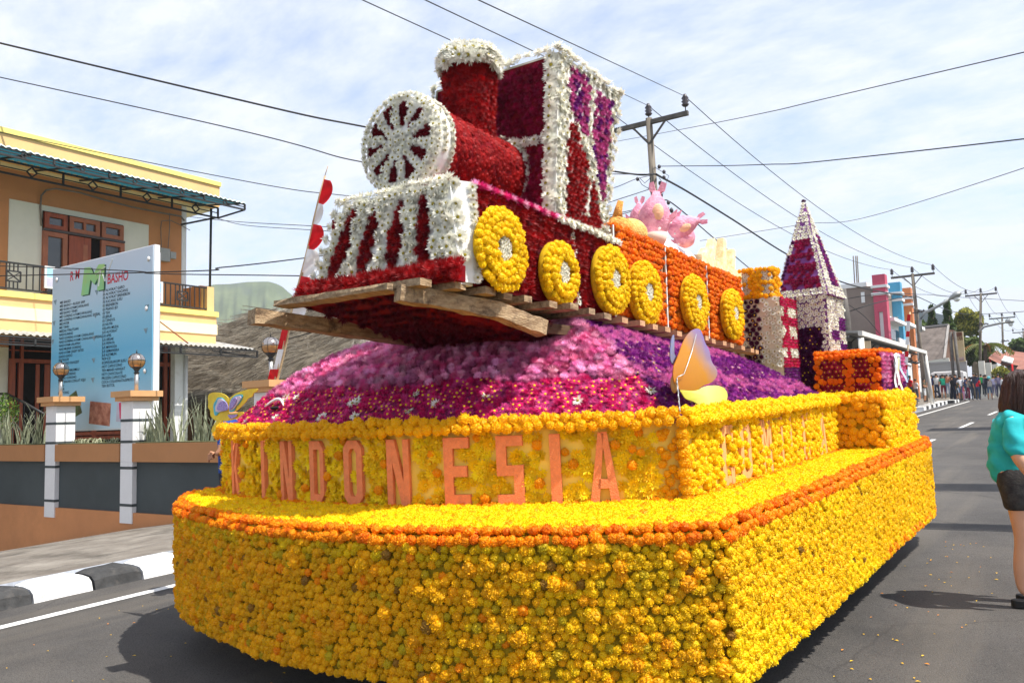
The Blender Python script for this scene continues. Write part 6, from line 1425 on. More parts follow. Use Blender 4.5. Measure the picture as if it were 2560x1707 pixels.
for k in range(6): MB().bb((a1.x-3.1+.42*k, 44.0, gz(0, 44)+.15), (a1.x-2.95+.42*k, 44.12, gz(0, 44)+2.3-.0*k)).build('fence_post', wht2 if k % 2 else black, aw)
# dark pole beside the spire
dp = empty('dark_timber_pole', 'short dark timber pole in front of the grey side wall', 'pole', loc=tuple(wp(2124, 960, 36)))
o = Vector(dp.location); MB().tube([(0, 0, -2), wp(2116, 800, 36)-o, wp(2108, 723, 36)-o], [.2, .17, .12], 8).build('shaft', armm, dp)
rf_ = empty('striped_street_flag', 'red and white striped cloth pole standing in the street before the awning', 'flag pole')
fp0, fp1 = wp(2262, 1010, 28), wp(2275, 780, 28); MB().tube([fp0, fp1], .025, 6).build('pole', bam, rf_)
for k, (ya, yb, red) in enumerate(((786, 803, 1), (803, 828, 0), (828, 842, 1), (842, 862, 0), (878, 892, 1), (892, 912, 0), (912, 924, 1), (924, 975, 0), (975, 1000, 0))):
    xa = 2275-(ya-780)*13/230; xb2 = 2275-(yb-780)*13/230
    MB().prism([wp(xa-6, ya, 27.95), wp(xa+2, ya, 27.95), wp(xb2+2, yb, 27.95), wp(xb2-7, yb, 27.95)], (0, -.02, 0)).build('cloth_strip', rdm if red else whm, rf_)
# brown-roofed porch house
bh = empty('porch_house', 'house with a steep worn brown roof and two white porch columns', 'house')
thr = mat('worn_brown_roof', (.15, .125, .11), .95, .1, var=.35, scale=.8, bump=.6, bscale=8, stretch=(2, 2, .4), detail=8); 
r0, r1, r2, r3 = wp(2296, 905, 67), wp(2361, 897, 67), wp(2371, 813, 71), wp(2284, 822, 71)
MB().add([r0, r1, r2, r3], [(0, 1, 2, 3)]).add([r3, r2, r1+Vector((.8, 8, 0)), r0+Vector((0, 8, 0))], [(0, 1, 2, 3)]).build('roof', thr, bh)
MB().beam(r3+Vector((0, 0, .05)), r2+Vector((0, 0, .05)), .3, .15).beam(r2, r1, .15, .15).build('roof_edge', M('roof_edge', (.30, .28, .26), .8), bh)
MB().beam(r0+Vector((0, .1, -.2)), r1+Vector((.3, .1, -.1)), .2, .35).build('fascia', ivory, bh)
for px in (2350, 2365): p = wp(px, 905, 67.6); q = wp(px, 940, 67.6); MB().tube([p, (p.x, 67.6, q.z-.5)], .22, 10).build('porch_column', ivory, bh)
MB().bb((r0.x, 70, gz(0, 62)), (r1.x+.3, 70.3, r1.z)).build('back_wall', dark, bh); MB().prism([(r1.x-.35, 67.7, gz(0, 62)), (r1.x+.5, 67.7, gz(0, 62)), (r2.x+.35, 71, r2.z-.4), (r2.x-.2, 71, r2.z-.3), (r1.x-.2, 67.8, r1.z)], (0, 3, 0)).build('gable_wall', M('brown_wall', (.12, .07, .05), .9), bh)
wl_ = empty('long_grey_wall', 'long plain grey garden wall behind the parked van', 'wall'); p = wp(2290, 915, 65); q = wp(2416, 905, 65); MB().bb((p.x, 65, gz(0, 62)), (q.x, 65.3, q.z)).build('wall_panel', M('wall_greylilac', (.40, .38, .38), .8, .2, var=.06, scale=.8), wl_); MB().bb((p.x, 64.95, q.z+.002), (q.x, 65.35, q.z+.12)).build('coping', M('wall_greylilac', (.4, .38, .38), .8), wl_)
gb_ = empty('far_grey_shed', 'plain grey shed end showing between the cypress tops', 'shed'); p = wp(2275, 840, 84); mb = MB(); mb.prism([p, wp(2365, 840, 84), wp(2362, 788, 84), wp(2275, 768, 84)], (0, 10, 0)); mb.build('wall', M('shed_grey', (.28, .31, .33), .7, .2, var=.08, scale=.5), gb_)
# van
vn = empty('parked_van', 'white minivan parked behind the crowd', 'van', loc=tuple(G(2368, 1000)))
vo = Vector(vn.location); vo = Vector((wp(2320, 960, 61).x, 61, gz(0, 61))); vn.location = vo; vw = wp(2412, 960, 61).x-vo.x
vwm = mat('van_white', (.74, .74, .74), .3, .5, var=.03); 
zt_ = wp(2370, 928, 61).z-vo.z
MB().prism([(0, 0, .35), (vw, 0, .35), (vw, 0, zt_*.97), (vw*.9, 0, zt_), (.35, 0, zt_), (.02, 0, zt_*.86), (-.05, 0, zt_*.5)], (0, 1.7, 0)).build('body', vwm, vn, .06)
for a, b in ((.10, .30), (.33, .55), (.60, .80)): MB().bb((vw*a, -.03, zt_*.55), (vw*b, -.01, zt_*.88)).build('side_window', glass, vn)
for x in (.18, .8): w_ = MB().lathe((vw*x, 0, .33), [(.1, -.05), (.33, -.05), (.33, .15), (.1, .15)], 18, 0, 'y').build('wheel', M('rubber', (.02, .02, .02), .85), vn); MB().lathe((vw*x, -.06, .33), [(.02, -.01), (.2, 0), (.2, .02)], 12, 0, 'y').build('hubcap', chrome, w_)
# arched garden wall
aw2 = empty('arched_garden_wall', 'weathered garden wall of arched panels between pale posts', 'wall'); aw2m = mat('weathered_plaster', (.20, .16, .11), .9, .1, var=.35, scale=1.5, detail=8)
for k in range(4):
    x0 = wp(2431+17*k, 920, 66+2*k).x; x1 = wp(2446+17*k, 920, 66+2*k).x; y = 66+2*k; zt_ = wp(2440+17*k, 903+4*k, y).z; zz = gz(0, 62)
    P = [(x0, y, zz), (x1, y, zz), (x1, y, zt_-.5)]+[((x0+x1)/2+(x1-x0)/2*cos(a), y, zt_-.5+.5*sin(a)) for a in [pi*j/8 for j in range(1, 8)]]+[(x0, y, zt_-.5)]
    MB().prism(P, (0, .3, 0)).build('arched_panel', aw2m, aw2); MB().bb((x1+.02, y-.1, zz), (x1+.38, y+.4, zt_)).build('wall_post', ivory, aw2)
# sign board
vs_ = empty('tall_shop_sign', 'tall tan sign board lettered VICTORIA behind two leaning poles', 'sign')
s0, s1, s2, s3 = wp(2389, 905, 60), wp(2413, 903, 60), wp(2407, 828, 60), wp(2376, 832, 60)
MB().prism([s0, s1, s2, s3], (0, .2, 0)).build('board', mat('sign_tan', (.58, .44, .22), .6, .3, var=.15, scale=1.2, col2=(.66, .56, .36)), vs_)
sgd = M('sign_brown', (.16, .06, .03), .7, .2, var=.3, scale=5)
MB().prism([s3+(s0-s3)*.02+(s2-s3)*.1+Vector((0, -.02, 0)), s2+(s1-s2)*.02+(s3-s2)*.08+Vector((0, -.02, 0)), s2+(s1-s2)*.14+(s3-s2)*.08+Vector((0, -.02, 0)), s3+(s0-s3)*.14+(s2-s3)*.1+Vector((0, -.02, 0))], (0, -.02, 0)).build('picture_band', sgd, vs_)
MB().prism([s0+Vector((.05, -.02, .05)), s1+Vector((-.05, -.02, .05)), s1+(s2-s1)*.16+Vector((-.05, -.02, 0)), s0+(s3-s0)*.12+Vector((.05, -.02, 0))], (0, -.02, 0)).build('picture_band', M('sign_photo', (.45, .33, .30), .6, .3, var=.5, scale=3), vs_)
tx = text_mesh('VICTORIA', .40, 'lettering', sgd, vs_, Matrix.Translation(s3+(s0-s3)*.27+(s2-s3)*.06+Vector((0, -.03, 0))) @ Matrix.Rotation(pi/2, 4, 'X'), sx=(s2.x-s3.x)/2.2, wgt=.01)
for (a, b, l) in (((2376, 830), (2384, 955), 'thin dark leaning pole left of the tan sign'), ((2386, 828), (2402, 965), 'thin dark leaning pole crossing the tan sign')):
    o = MB().tube([wp(*a, 59), wp(*b, 59)-Vector((0, 0, 1.2))], .10, 6).build('leaning_pole', armm); tag(o, l, 'pole', 'leaning poles by the tan sign')
# far houses
red_r = mat('red_tin_roof', (.26, .11, .08), .7, .2, var=.25, scale=.8, stretch=(1, 1, 1)); brick = mat('far_wall', (.35, .3, .26), .9)
for (pts, y, lab_, wc_) in (([(2480, 905), (2560, 915), (2600, 880), (2510, 868)], 78, 'long faded red tin roof house at the far right', (.34, .27, .23)), ([(2540, 922), (2600, 926), (2600, 892), (2545, 893)], 70, 'small far house with a brick-red front at the right edge', (.42, .40, .40)), ([(2470, 895), (2500, 910), (2500, 880), (2478, 868)], 74, 'small far house with a stepped pale roof by the round tree', (.5, .46, .4))):
    P = [wp(a, b, y) for a, b in pts]; h = empty('far_house', lab_, 'house'); P[2].y += 5; P[3].y += 5
    MB().add(P+[P[0]+Vector((0, 10, 0)), P[1]+Vector((0, 10, 0))], [(0, 1, 2, 3), (3, 2, 5, 4)]).build('roof', red_r, h); MB().bb((P[0].x+.3, y+.4, gz(0, 62)), (P[1].x-.3, y+9.6, min(P[0].z, P[1].z)-.02)).build('wall', M(lab_[:12], wc_, .85, .2, var=.2, scale=1), h)
    for k in range(3): x = P[0].x+(P[1].x-P[0].x)*(.2+.28*k); MB().bb((x, y+.33, min(P[0].z, P[1].z)-1.9), (x+.7, y+.42, min(P[0].z, P[1].z)-.7)).build('window', glass, h)
ft = empty('white_canopy_stall', 'stall with a slanting pale canopy beside the arched wall', 'stall'); P = [wp(2475, 895, 76), wp(2530, 910, 76)]; MB().prism([P[0], P[1], P[1]+Vector((0, 3, .5)), P[0]+Vector((0, 3, .5))], (0, 0, .1)).build('canopy', wht2, ft); MB().bb((P[0].x+1, 79, gz(0, 62)), (P[1].x, 79.2, P[1].z)).build('back_panel', M('stall_green', (.10, .26, .22), .8), ft)
for q in P: MB().tube([q, (q.x, q.y, gz(0, 62))], .08, 6).build('post', rdm, ft)
# ---- trees
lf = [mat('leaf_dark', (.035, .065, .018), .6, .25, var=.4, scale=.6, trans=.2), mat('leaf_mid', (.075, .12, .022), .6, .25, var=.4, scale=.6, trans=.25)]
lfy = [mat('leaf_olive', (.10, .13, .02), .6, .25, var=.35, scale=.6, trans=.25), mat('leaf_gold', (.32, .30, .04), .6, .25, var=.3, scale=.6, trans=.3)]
trunkm = mat('bark', (.12, .085, .06), .9, .1, var=.3, scale=4, bump=.5, bscale=12)
def tree(label, px, py_top, py_bot, wpx, y, ms, shape, seed, n=1500, cat='tree', name='tree', group=None):
    t = wp(px, py_top, y); b = wp(px, py_bot, y); w = wp(px+wpx/2, py_bot, y).x-b.x; h = t.z-b.z; g0 = gz(0, min(y, 62)); r = empty(name, label, cat, loc=(t.x, y, g0), group=group)
    zc_ = b.z-g0; rg = random.Random(seed); mb = MB(); cl = []
    if shape == 'cone':
        for k in range(70): v = rg.random()**.8; a = rg.uniform(0, 6.28); rr = w*(1-v)*.75*(.75+.35*sin(v*14+seed)); cl.append((Vector((cos(a)*rr, sin(a)*rr, zc_+h*v*.97)), w*.30*(1-v*.7)))
    else:
        for k in range(60):
            d = Vector((rg.gauss(0, 1), rg.gauss(0, 1), rg.gauss(0, 1))).normalized(); q = rg.uniform(.45, .86); cl.append((Vector((d.x*w*q, d.y*w*q*.9, zc_+h*.5+d.z*h*.5*q)), w*.26*rg.uniform(.7, 1.2)))
    for k in range(n):
        c, s = rg.choice(cl); d = Vector((rg.gauss(0, 1), rg.gauss(0, 1), rg.gauss(0, 1))).normalized()*s*rg.random()**.3; p = c+d; u = Vector((rg.gauss(0, 1), rg.gauss(0, 1), rg.gauss(0, 1))).normalized(); v = u.orthogonal().normalized(); z = .16*rg.uniform(.6, 1.5)*(y/60)
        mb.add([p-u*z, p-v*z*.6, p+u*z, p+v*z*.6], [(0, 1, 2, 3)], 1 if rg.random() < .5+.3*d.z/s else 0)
    mb.build('crown', ms, r)
    tb2 = MB().tube([(0, 0, -.2), (w*.05, 0, zc_*.6), (0, 0, zc_+h*.6)], [max(.12, w*.10), max(.09, w*.07), .04], 8)
    for k in range(5): a = k*1.3; tb2.tube([(0, 0, zc_+h*.1*k), (cos(a)*w*.5, sin(a)*w*.5, zc_+h*(.25+.1*k))], [max(.05, w*.03), .02], 6)
    tb2.build('trunk', trunkm, r); return r
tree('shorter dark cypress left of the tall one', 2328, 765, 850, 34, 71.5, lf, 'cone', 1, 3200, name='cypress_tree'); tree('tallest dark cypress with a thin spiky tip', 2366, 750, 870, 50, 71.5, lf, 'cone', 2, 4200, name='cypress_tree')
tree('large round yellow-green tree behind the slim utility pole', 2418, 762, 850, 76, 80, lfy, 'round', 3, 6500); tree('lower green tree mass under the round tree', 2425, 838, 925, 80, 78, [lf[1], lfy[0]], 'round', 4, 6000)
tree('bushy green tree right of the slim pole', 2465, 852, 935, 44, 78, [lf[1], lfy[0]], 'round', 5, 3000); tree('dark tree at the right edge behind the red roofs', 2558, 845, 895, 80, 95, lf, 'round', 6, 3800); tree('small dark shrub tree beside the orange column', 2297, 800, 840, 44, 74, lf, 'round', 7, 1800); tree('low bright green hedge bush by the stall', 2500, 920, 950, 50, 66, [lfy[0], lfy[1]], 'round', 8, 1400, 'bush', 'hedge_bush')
pt = empty('palm_tree', 'palm with drooping reddish fronds behind the slim pole', 'tree', loc=(wp(2462, 900, 76).x, 76, gz(0, 62))); top = wp(2462, 862, 76)-Vector(pt.location)
MB().tube([(0, 0, 0), top], [.2, .12], 8).build('trunk', trunkm, pt)
for k in range(12):
    a = k*.55; rg = random.Random(k); L = 1.9; mb = MB()
    for j in range(16): t = j/15; c = top+Vector((cos(a)*L*t, sin(a)*L*t, .9*t-1.6*t*t)); s = Vector((-sin(a), cos(a), 0)); l = .35*(1-t*.6); mb.add([c, c+s*l+Vector((0, 0, -.3)), c+Vector((cos(a)*.15, sin(a)*.15, 0))], [(0, 1, 2)]).add([c, c-s*l+Vector((0, 0, -.3)), c+Vector((cos(a)*.15, sin(a)*.15, 0))], [(0, 1, 2)])
    mb.build('frond', lfy[0] if k % 3 else mat('frond_red', (.28, .12, .03), .7, .2, trans=.2), pt)
# painted kerb islands by the crowd
k2r = empty('far_kerb', 'striped kerb pieces at the roadside in front of the crowd', 'kerb')
def kseg(pa, pb, n, first):
    a = Vector(G(*pa).tolist()); b = Vector(G(*pb).tolist())
    for k in range(n):
        p, q = a.lerp(b, k/n), a.lerp(b, (k+.97)/n); nn = Vector((-(q-p).y, (q-p).x, 0)).normalized()
        MB().prism([p, q, q+nn*.5, p+nn*.5], (0, 0, .17)).build('kerb_block', (kw if (k+first) % 2 == 0 else kb), k2r)
kseg((2310, 1026), (2369, 1009), 11, 0); kseg((2384, 1008), (2402, 1005), 5, 1)
# ======================= AIR =======================
hz = bpy.data.materials.new('thin_haze'); hz.use_nodes = True; nt = hz.node_tree; nt.nodes.remove(nt.nodes['Principled BSDF'])
pv = nt.nodes.new('ShaderNodeVolumePrincipled'); pv.inputs['Color'].default_value = (.86, .91, 1, 1); pv.inputs['Density'].default_value = .00038; pv.inputs['Anisotropy'].default_value = .1
nt.links.new(pv.outputs[0], nt.nodes['Material Output'].inputs['Volume'])
tag(MB().bb((-4200, -70, -9), (3200, 4200, 230)).build('haze', hz), kind='stuff')
# ======================= UNSEEN BANNERS ADDED TO CAST SHADOW BANDS ON THE ROAD =======================
for (y, w, h, x, c) in ((27.2, 1.5, 9.0, 1.4, 0), (13.2, .8, 8.2, 1.5, 1), (10.0, .35, 7.5, 1.9, 0)):
    b = empty('tall_street_banner', ['wide red banner on a tall pole on the far side of the road', 'white banner on a tall pole across the road', 'narrow red streamer on a tall pole close to the viewer, beyond the right edge'][(0 if y > 20 else 1 if y > 12 else 2)], 'banner', loc=(x, y, gz(0, y)), group='tall banners across the road')
    MB().tube([(0, 0, 0), (0, 0, h)], [.05, .03], 8).build('pole', bam, b)
    MB().grid(lambda u, v: (.04*sin(v*9), .05+w*u, 1.6+(h-1.7)*v), 2, 16).build('banner_cloth', rdm if c == 0 else whm, b)
# ======================= PEOPLE =======================
skinM = mat('skin', (.46, .22, .12), .55, .35, var=.08, scale=8); skinL = mat('skin_light', (.60, .32, .20), .5, .35, var=.05, scale=6); hairM = mat('hair_black', (.018, .012, .010), .45, .4, var=.3, scale=30)
_fm = {}
def fab(c):
    k = tuple(round(v, 3) for v in c)
    if k not in _fm: _fm[k] = mat('fabric_%d' % len(_fm), c, .85, .15, var=.15, scale=9, bump=.25, bscale=14)
    return _fm[k]
def skin_mesh(name, verts, edges, radii, root_i=0, sub=2):
    me = bpy.data.meshes.new(name+'_sk'); me.from_pydata(verts, edges, []); o = bpy.data.objects.new(name+'_sk', me); COL.objects.link(o)
    md = o.modifiers.new('s', 'SKIN'); md.use_smooth_shade = True
    for i, v in enumerate(me.skin_vertices[0].data): r = radii[i]; v.radius = r if isinstance(r, tuple) else (r, r); v.use_root = (i == root_i)
    sb_ = o.modifiers.new('u', 'SUBSURF'); sb_.levels = sub
    bpy.context.view_layer.update(); m2 = bpy.data.meshes.new_from_object(o.evaluated_get(bpy.context.evaluated_depsgraph_get())); bpy.data.objects.remove(o); m2.name = name; return m2
def seg_d(p, a, b):
    ab = b-a; t = max(0, min(1, (p-a).dot(ab)/max(1e-9, ab.length_squared))); return (p-a-ab*t).length
def small_person(label, px, pyf, pyh, shirt, pants, facing, group='people in the crowd on the left pavement', shorts=False, arms='down', helmet=None, crouch=False, skirt=False, dress=False, y=None, hat=None, bag=None):
    g = G(px, pyf) if y is None else None
    yy = float(g[1]) if g is not None else y
    yy = min(yy, 57)
    base = Vector(W(px, pyf, 1, yy).tolist()); topz = float(W(px, pyh, 1, yy)[2]); h = (topz-base.z); base.z = base.z
    H_ = h if not crouch else h*1.75
    r = empty('person', label, 'person', loc=tuple(base), rz=facing, group=group); s = H_/1.7; rg = random.Random(int(px*7+pyf))
    sw = rg.uniform(-.05, .05)
    if not crouch:
        J = {'hip': (0, 0, .93), 'waist': (0, .01, 1.08), 'chest': (0, .0, 1.28), 'neck': (0, .01, 1.44), 'headb': (0, -.01, 1.52), 'head': (0, -.015, 1.62),
             'lk': (-.10, -.03+sw, .50), 'la': (-.11, .02, .09), 'lt': (-.12, -.13, .03), 'rk': (.10, -.02-sw, .50), 'ra': (.12, .03, .09), 'rt': (.13, -.12, .03), 'lh': (-.085, 0, .88), 'rh': (.085, 0, .88),
             'ls': (-.17, 0, 1.38), 'rs': (.17, 0, 1.38)}
        if arms == 'up': J.update(le=(-.30, -.06, 1.55), lw=(-.12, -.10, 1.68), re=(.30, -.06, 1.55), rw=(.12, -.10, 1.68))
        elif arms == 'front': J.update(le=(-.23, -.03, 1.14), lw=(-.05, -.22, 1.10), re=(.23, -.03, 1.14), rw=(.05, -.22, 1.06))
        elif arms == 'phone': J.update(le=(-.22, -.12, 1.15), lw=(-.10, -.22, 1.42), re=(.24, .02, 1.10), rw=(.23, -.06, .88))
        else: J.update(le=(-.25, .03, 1.12), lw=(-.25, -.04, .88), re=(.25, .03, 1.12), rw=(.25, -.05, .88))
    else:
        J = {'hip': (0, .08, .34), 'waist': (0, .06, .50), 'chest': (0, -.06, .72), 'neck': (0, -.12, .84), 'headb': (0, -.15, .90), 'head': (0, -.17, .98), 'lh': (-.09, .05, .34), 'rh': (.09, .05, .34),
             'lk': (-.15, -.32, .48), 'la': (-.13, -.12, .09), 'lt': (-.13, -.28, .03), 'rk': (.15, -.32, .46), 'ra': (.13, -.10, .09), 'rt': (.13, -.26, .03), 'ls': (-.17, -.06, .80), 'rs': (.17, -.06, .80), 'le': (-.24, -.24, .60), 'lw': (-.12, -.42, .55), 're': (.24, -.24, .60), 'rw': (.12, -.42, .55)}
    names = list(J); idx = {n: i for i, n in enumerate(names)}
    E_ = [('hip', 'waist'), ('waist', 'chest'), ('chest', 'neck'), ('neck', 'headb'), ('headb', 'head'), ('hip', 'lh'), ('lh', 'lk'), ('lk', 'la'), ('la', 'lt'), ('hip', 'rh'), ('rh', 'rk'), ('rk', 'ra'), ('ra', 'rt'), ('chest', 'ls'), ('ls', 'le'), ('le', 'lw'), ('chest', 'rs'), ('rs', 're'), ('re', 'rw')]
    Rr = {'hip': .13, 'waist': .12, 'chest': .135, 'neck': .05, 'headb': .075, 'head': .095, 'lh': .09, 'rh': .09, 'lk': .06, 'rk': .06, 'la': .042, 'ra': .042, 'lt': .035, 'rt': .035, 'ls': .06, 'rs': .06, 'le': .042, 're': .042, 'lw': .033, 'rw': .033}
    if dress: Rr.update(lk=.10, rk=.10, la=.10, ra=.10)
    fat = rg.uniform(.95, 1.12)
    me = skin_mesh('body', [tuple(c*s for c in J[n]) for n in names], [(idx[a], idx[b]) for a, b in E_], [Rr[n]*s*(fat if n in ('hip', 'waist', 'chest') else 1) for n in names], 0, 2)
    me.materials.clear()
    for m in (skinM, fab(shirt), fab(pants), M('shoe_dark', (.05, .04, .04), .7), hairM): me.materials.append(m)
    segs = [(Vector(J[a])*s, Vector(J[b])*s, a, b) for a, b in E_]
    for p in me.polygons:
        c = p.center; k = min(segs, key=lambda q: seg_d(c, q[0], q[1])-.6*min(Rr[q[2]], Rr[q[3]])*s); a, b = k[2], k[3]; mi = 0
        if (a, b) in (('hip', 'waist'), ('waist', 'chest'), ('chest', 'neck'), ('chest', 'ls'), ('chest', 'rs')): mi = 1 if (a != 'hip' or c.z > (k[0].z+.03)) else 2
        elif a in ('ls', 'rs'): mi = 1 if (c-k[0]).length < (k[1]-k[0]).length*.62 else 0
        elif a == 'hip': mi = 2
        elif a in ('lh', 'rh'): mi = 2
        elif a in ('lk', 'rk'): mi = 0 if shorts else 2
        elif a in ('la', 'ra'): mi = 3
        if c.z < .06*s and not crouch: mi = 3
        p.material_index = mi
    o = bpy.data.objects.new('body', me); COL.objects.link(o); o.parent = r
    hc = Vector(J['head'])*s
    if helmet: MB().sphere(hc+Vector((0, 0, .02*s)), .13*s, 14, 10).build('helmet', fab(helmet), r)
    else:
        rgk = rg.uniform(.0, .03); MB().sphere(hc+Vector((0, .018*s, .03*s)), (.088*s, .098*s, .095*s), 12, 8, 0, lambda d: 1 if (d.y > -.45 or d.z > .45) else .82).build('hair', hairM, r)
    return r
def cc(x, y): return 2250+x*.1403, 900+y*.1403
CR_ = [
 ('person in a navy jacket and orange trousers seen from behind', 575, 700, 258, (.03, .04, .10), (.62, .25, .04), dict(facing=3.3)),
 ('person in a light grey shirt and dark jeans holding up a phone', 672, 682, 246, (.50, .48, .46), (.03, .04, .07), dict(facing=3.0, arms='phone')),
 ('person in a green t-shirt and maroon shorts', 788, 690, 258, (.02, .30, .18), (.14, .015, .03), dict(facing=3.4, shorts=True)),
 ('person in a brown-orange shirt half hidden behind the green t-shirt', 858, 610, 258, (.40, .15, .08), (.22, .28, .36), dict(facing=2.8, arms='front')),
 ('person all in black with both hands raised to the head', 955, 716, 285, (.015, .015, .018), (.015, .018, .03), dict(facing=2.9, arms='up', dress=True)),
 ('child in a dark top with yellow print and pale shorts', 1042, 695, 350, (.10, .09, .04), (.55, .60, .66), dict(facing=2.5, shorts=True)),
 ('person in a white shirt and denim shorts beside the child in pink', 1096, 702, 280, (.68, .68, .70), (.10, .16, .28), dict(facing=3.6, shorts=True, arms='front')),
 ('small child dressed all in pink', 1148, 725, 440, (.66, .12, .20), (.62, .30, .46), dict(facing=1.6, arms='front')),
 ('person in dark blue turned to the right behind the child in pink', 1182, 650, 292, (.03, .05, .14), (.05, .07, .12), dict(facing=1.8, arms='front')),
 ('person in a charcoal shirt and dark jeans in the middle of the crowd', 1266, 716, 300, (.06, .07, .08), (.05, .07, .10), dict(facing=2.9)),
 ('person in a red sleeveless top with hands on the hips', 1398, 710, 295, (.60, .02, .04), (.05, .08, .14), dict(facing=2.6, arms='front')),
 ('person in a bright green shirt standing behind the red sleeveless top', 1466, 608, 252, (.03, .34, .10), (.03, .04, .04), dict(facing=3.2)),
 ('person with a pale teal helmet, grey top and denim trousers', 1612, 702, 300, (.34, .30, .28), (.09, .13, .20), dict(facing=3.1, helmet=(.12, .42, .46), shorts=True)),
 ('person in a pale lavender shirt near the right end of the crowd', 1690, 640, 280, (.42, .40, .55), (.16, .15, .24), dict(facing=3.0)),
 ('person in a violet-grey shirt partly hidden by the woman in teal', 1775, 660, 250, (.16, .14, .22), (.06, .06, .10), dict(facing=3.3)),
 ('person in a red shirt standing nearest the float', 205, 742, 280, (.66, .02, .03), (.05, .05, .06), dict(facing=2.4, y=44)),
 ('person in a white printed t-shirt beside the red shirt', 300, 742, 340, (.70, .66, .66), (.08, .08, .09), dict(facing=2.6, y=44)),
 ('person in a red shirt crouching at the roadside', 235, 835, 575, (.62, .02, .03), (.22, .22, .24), dict(facing=1.7, crouch=True, y=36)),
 ('person in an olive brown shirt and white shorts leaning by the post', 450, 742, 330, (.10, .08, .05), (.66, .66, .64), dict(facing=1.4, shorts=True, arms='front', y=45.5)),
 ('dark-haired person in black behind the raised arms', 1000, 640, 248, (.03, .03, .04), (.03, .03, .04), dict(facing=3.1)),
 ('person in dark clothes behind the charcoal shirt, left of the red top', 1335, 630, 232, (.04, .04, .06), (.06, .07, .10), dict(facing=3.1)),
 ('tall person in navy just behind the red sleeveless top', 1390, 625, 250, (.05, .06, .12), (.05, .06, .09), dict(facing=2.9)),
 ('person in black left of the teal helmet', 1550, 650, 262, (.02, .02, .03), (.04, .05, .07), dict(facing=3.1)),
 ('person in a maroon skirt behind the child in pink', 1218, 690, 330, (.30, .28, .26), (.22, .03, .06), dict(facing=2.8, dress=True)),
 ('person in grey with folded arms far back between green and helmet', 1515, 620, 270, (.10, .11, .13), (.04, .05, .06), dict(facing=3.2, arms='front')),
 ('person in white at the far right of the crowd, small', 1830, 640, 290, (.60, .60, .60), (.10, .12, .20), dict(facing=3.0)),
]
for (l, x, f, h, sh, pa, kw_) in CR_:
    a, b = cc(x, f); _, c_ = cc(x, h); small_person(l, a, b, c_, sh, pa, **kw_)
# ---- woman in teal at the right edge
rt = Vector((cos(YAW), sin(YAW), 0)); fw_ = Vector((-sin(YAW), cos(YAW), 0))
wf = Vector(G(2566, 1512).tolist()); dist = (wf-Vector((0, 0, 0))).dot(fw_)
wz = wf.z
wm = empty('person', 'woman with dark hair, teal t-shirt and denim shorts holding a phone at the right edge', 'person', loc=tuple(wf), rz=.12)
Hs = (float(W(2545, 922, 1, wf.y)[2])-wz)/1.60
# local frame: +x is where she looks (right in the photo), +y away from the viewer
def sc3(p): return tuple(c*Hs for c in p)
J = [(0, 0, .86), (-.015, 0, 1.00), (.015, 0, 1.16), (.02, 0, 1.27), (.045, 0, 1.345), (.06, 0, 1.40), (.065, 0, 1.50),       # hip waist chest upper neck headbase head 0-6
     (-.01, -.085, .80), (.01, -.09, .46), (-.015, -.09, .26), (-.02, -.09, .11), (.10, -.095, .075),                          # near leg 7-11
     (-.0, .085, .80), (.05, .09, .46), (.03, .09, .26), (.02, .09, .11), (.14, .095, .075),                                    # far leg 12-16
     (.0, -.15, 1.25), (-.01, -.21, 1.07), (.02, -.225, .985), (.10, -.20, .85), (.145, -.18, .775),                            # near arm 17-21
     (.0, .15, 1.25), (-.01, .21, 1.0), (.12, .19, .82), (.16, .17, .76)]                                                       # far arm 22-25
E_ = [(0, 1), (1, 2), (2, 3), (3, 4), (4, 5), (5, 6), (0, 7), (7, 8), (8, 9), (9, 10), (10, 11), (0, 12), (12, 13), (13, 14), (14, 15), (15, 16), (3, 17), (17, 18), (18, 19), (19, 20), (20, 21), (3, 22), (22, 23), (23, 24), (24, 25)]
RD = [(.125, .15), (.10, .125), (.10, .125), (.06, .085), .044, .065, .085, .085, .055, .056, .038, .03, .085, .055, .056, .038, .03, .045, .044, .042, .033, .024, .045, .042, .033, .024]
me = skin_mesh('body', [sc3(p) for p in J], E_, [tuple(c*Hs for c in (r if isinstance(r, tuple) else (r, r))) for r in RD], 0, 3)
me.materials.clear(); me.materials.append(skinL); o = bpy.data.objects.new('body', me); COL.objects.link(o); o.parent = wm
# face
hd = Vector(sc3((.075, 0, 1.47)))
mb = MB(); mb.sphere(hd, (.085*Hs, .072*Hs, .108*Hs), 20, 14, 0); mb.build('head', skinL, wm)
MB().add([hd+Vector(sc3((.078, 0, .02))), hd+Vector(sc3((.082, -.014, -.03))), hd+Vector(sc3((.108, 0, -.022))), hd+Vector(sc3((.082, .014, -.03)))], [(0, 1, 2), (0, 2, 3), (1, 3, 2)]).build('nose', skinL, wm)
MB().sphere(hd+Vector(sc3((.078, 0, -.058))), sc3((.012, .024, .010)), 10, 6).build('mouth', mat('lips', (.42, .10, .09), .5), wm)
for sg in (-1, 1): e = MB().sphere(hd+Vector(sc3((.070, sg*.032, .012))), sc3((.012, .016, .009)), 10, 6).build('eye', M('eye_white', (.7, .7, .68), .3), wm); MB().sphere(hd+Vector(sc3((.079, sg*.034, .012))), sc3((.005, .008, .008)), 8, 6).build('iris', hairM, e)
for sg in (-1, 1): MB().tube([hd+Vector(sc3((.074, sg*.016, .035))), hd+Vector(sc3((.070, sg*.036, .04))), hd+Vector(sc3((.058, sg*.052, .034)))], .004*Hs, 5).build('eyebrow', hairM, wm)
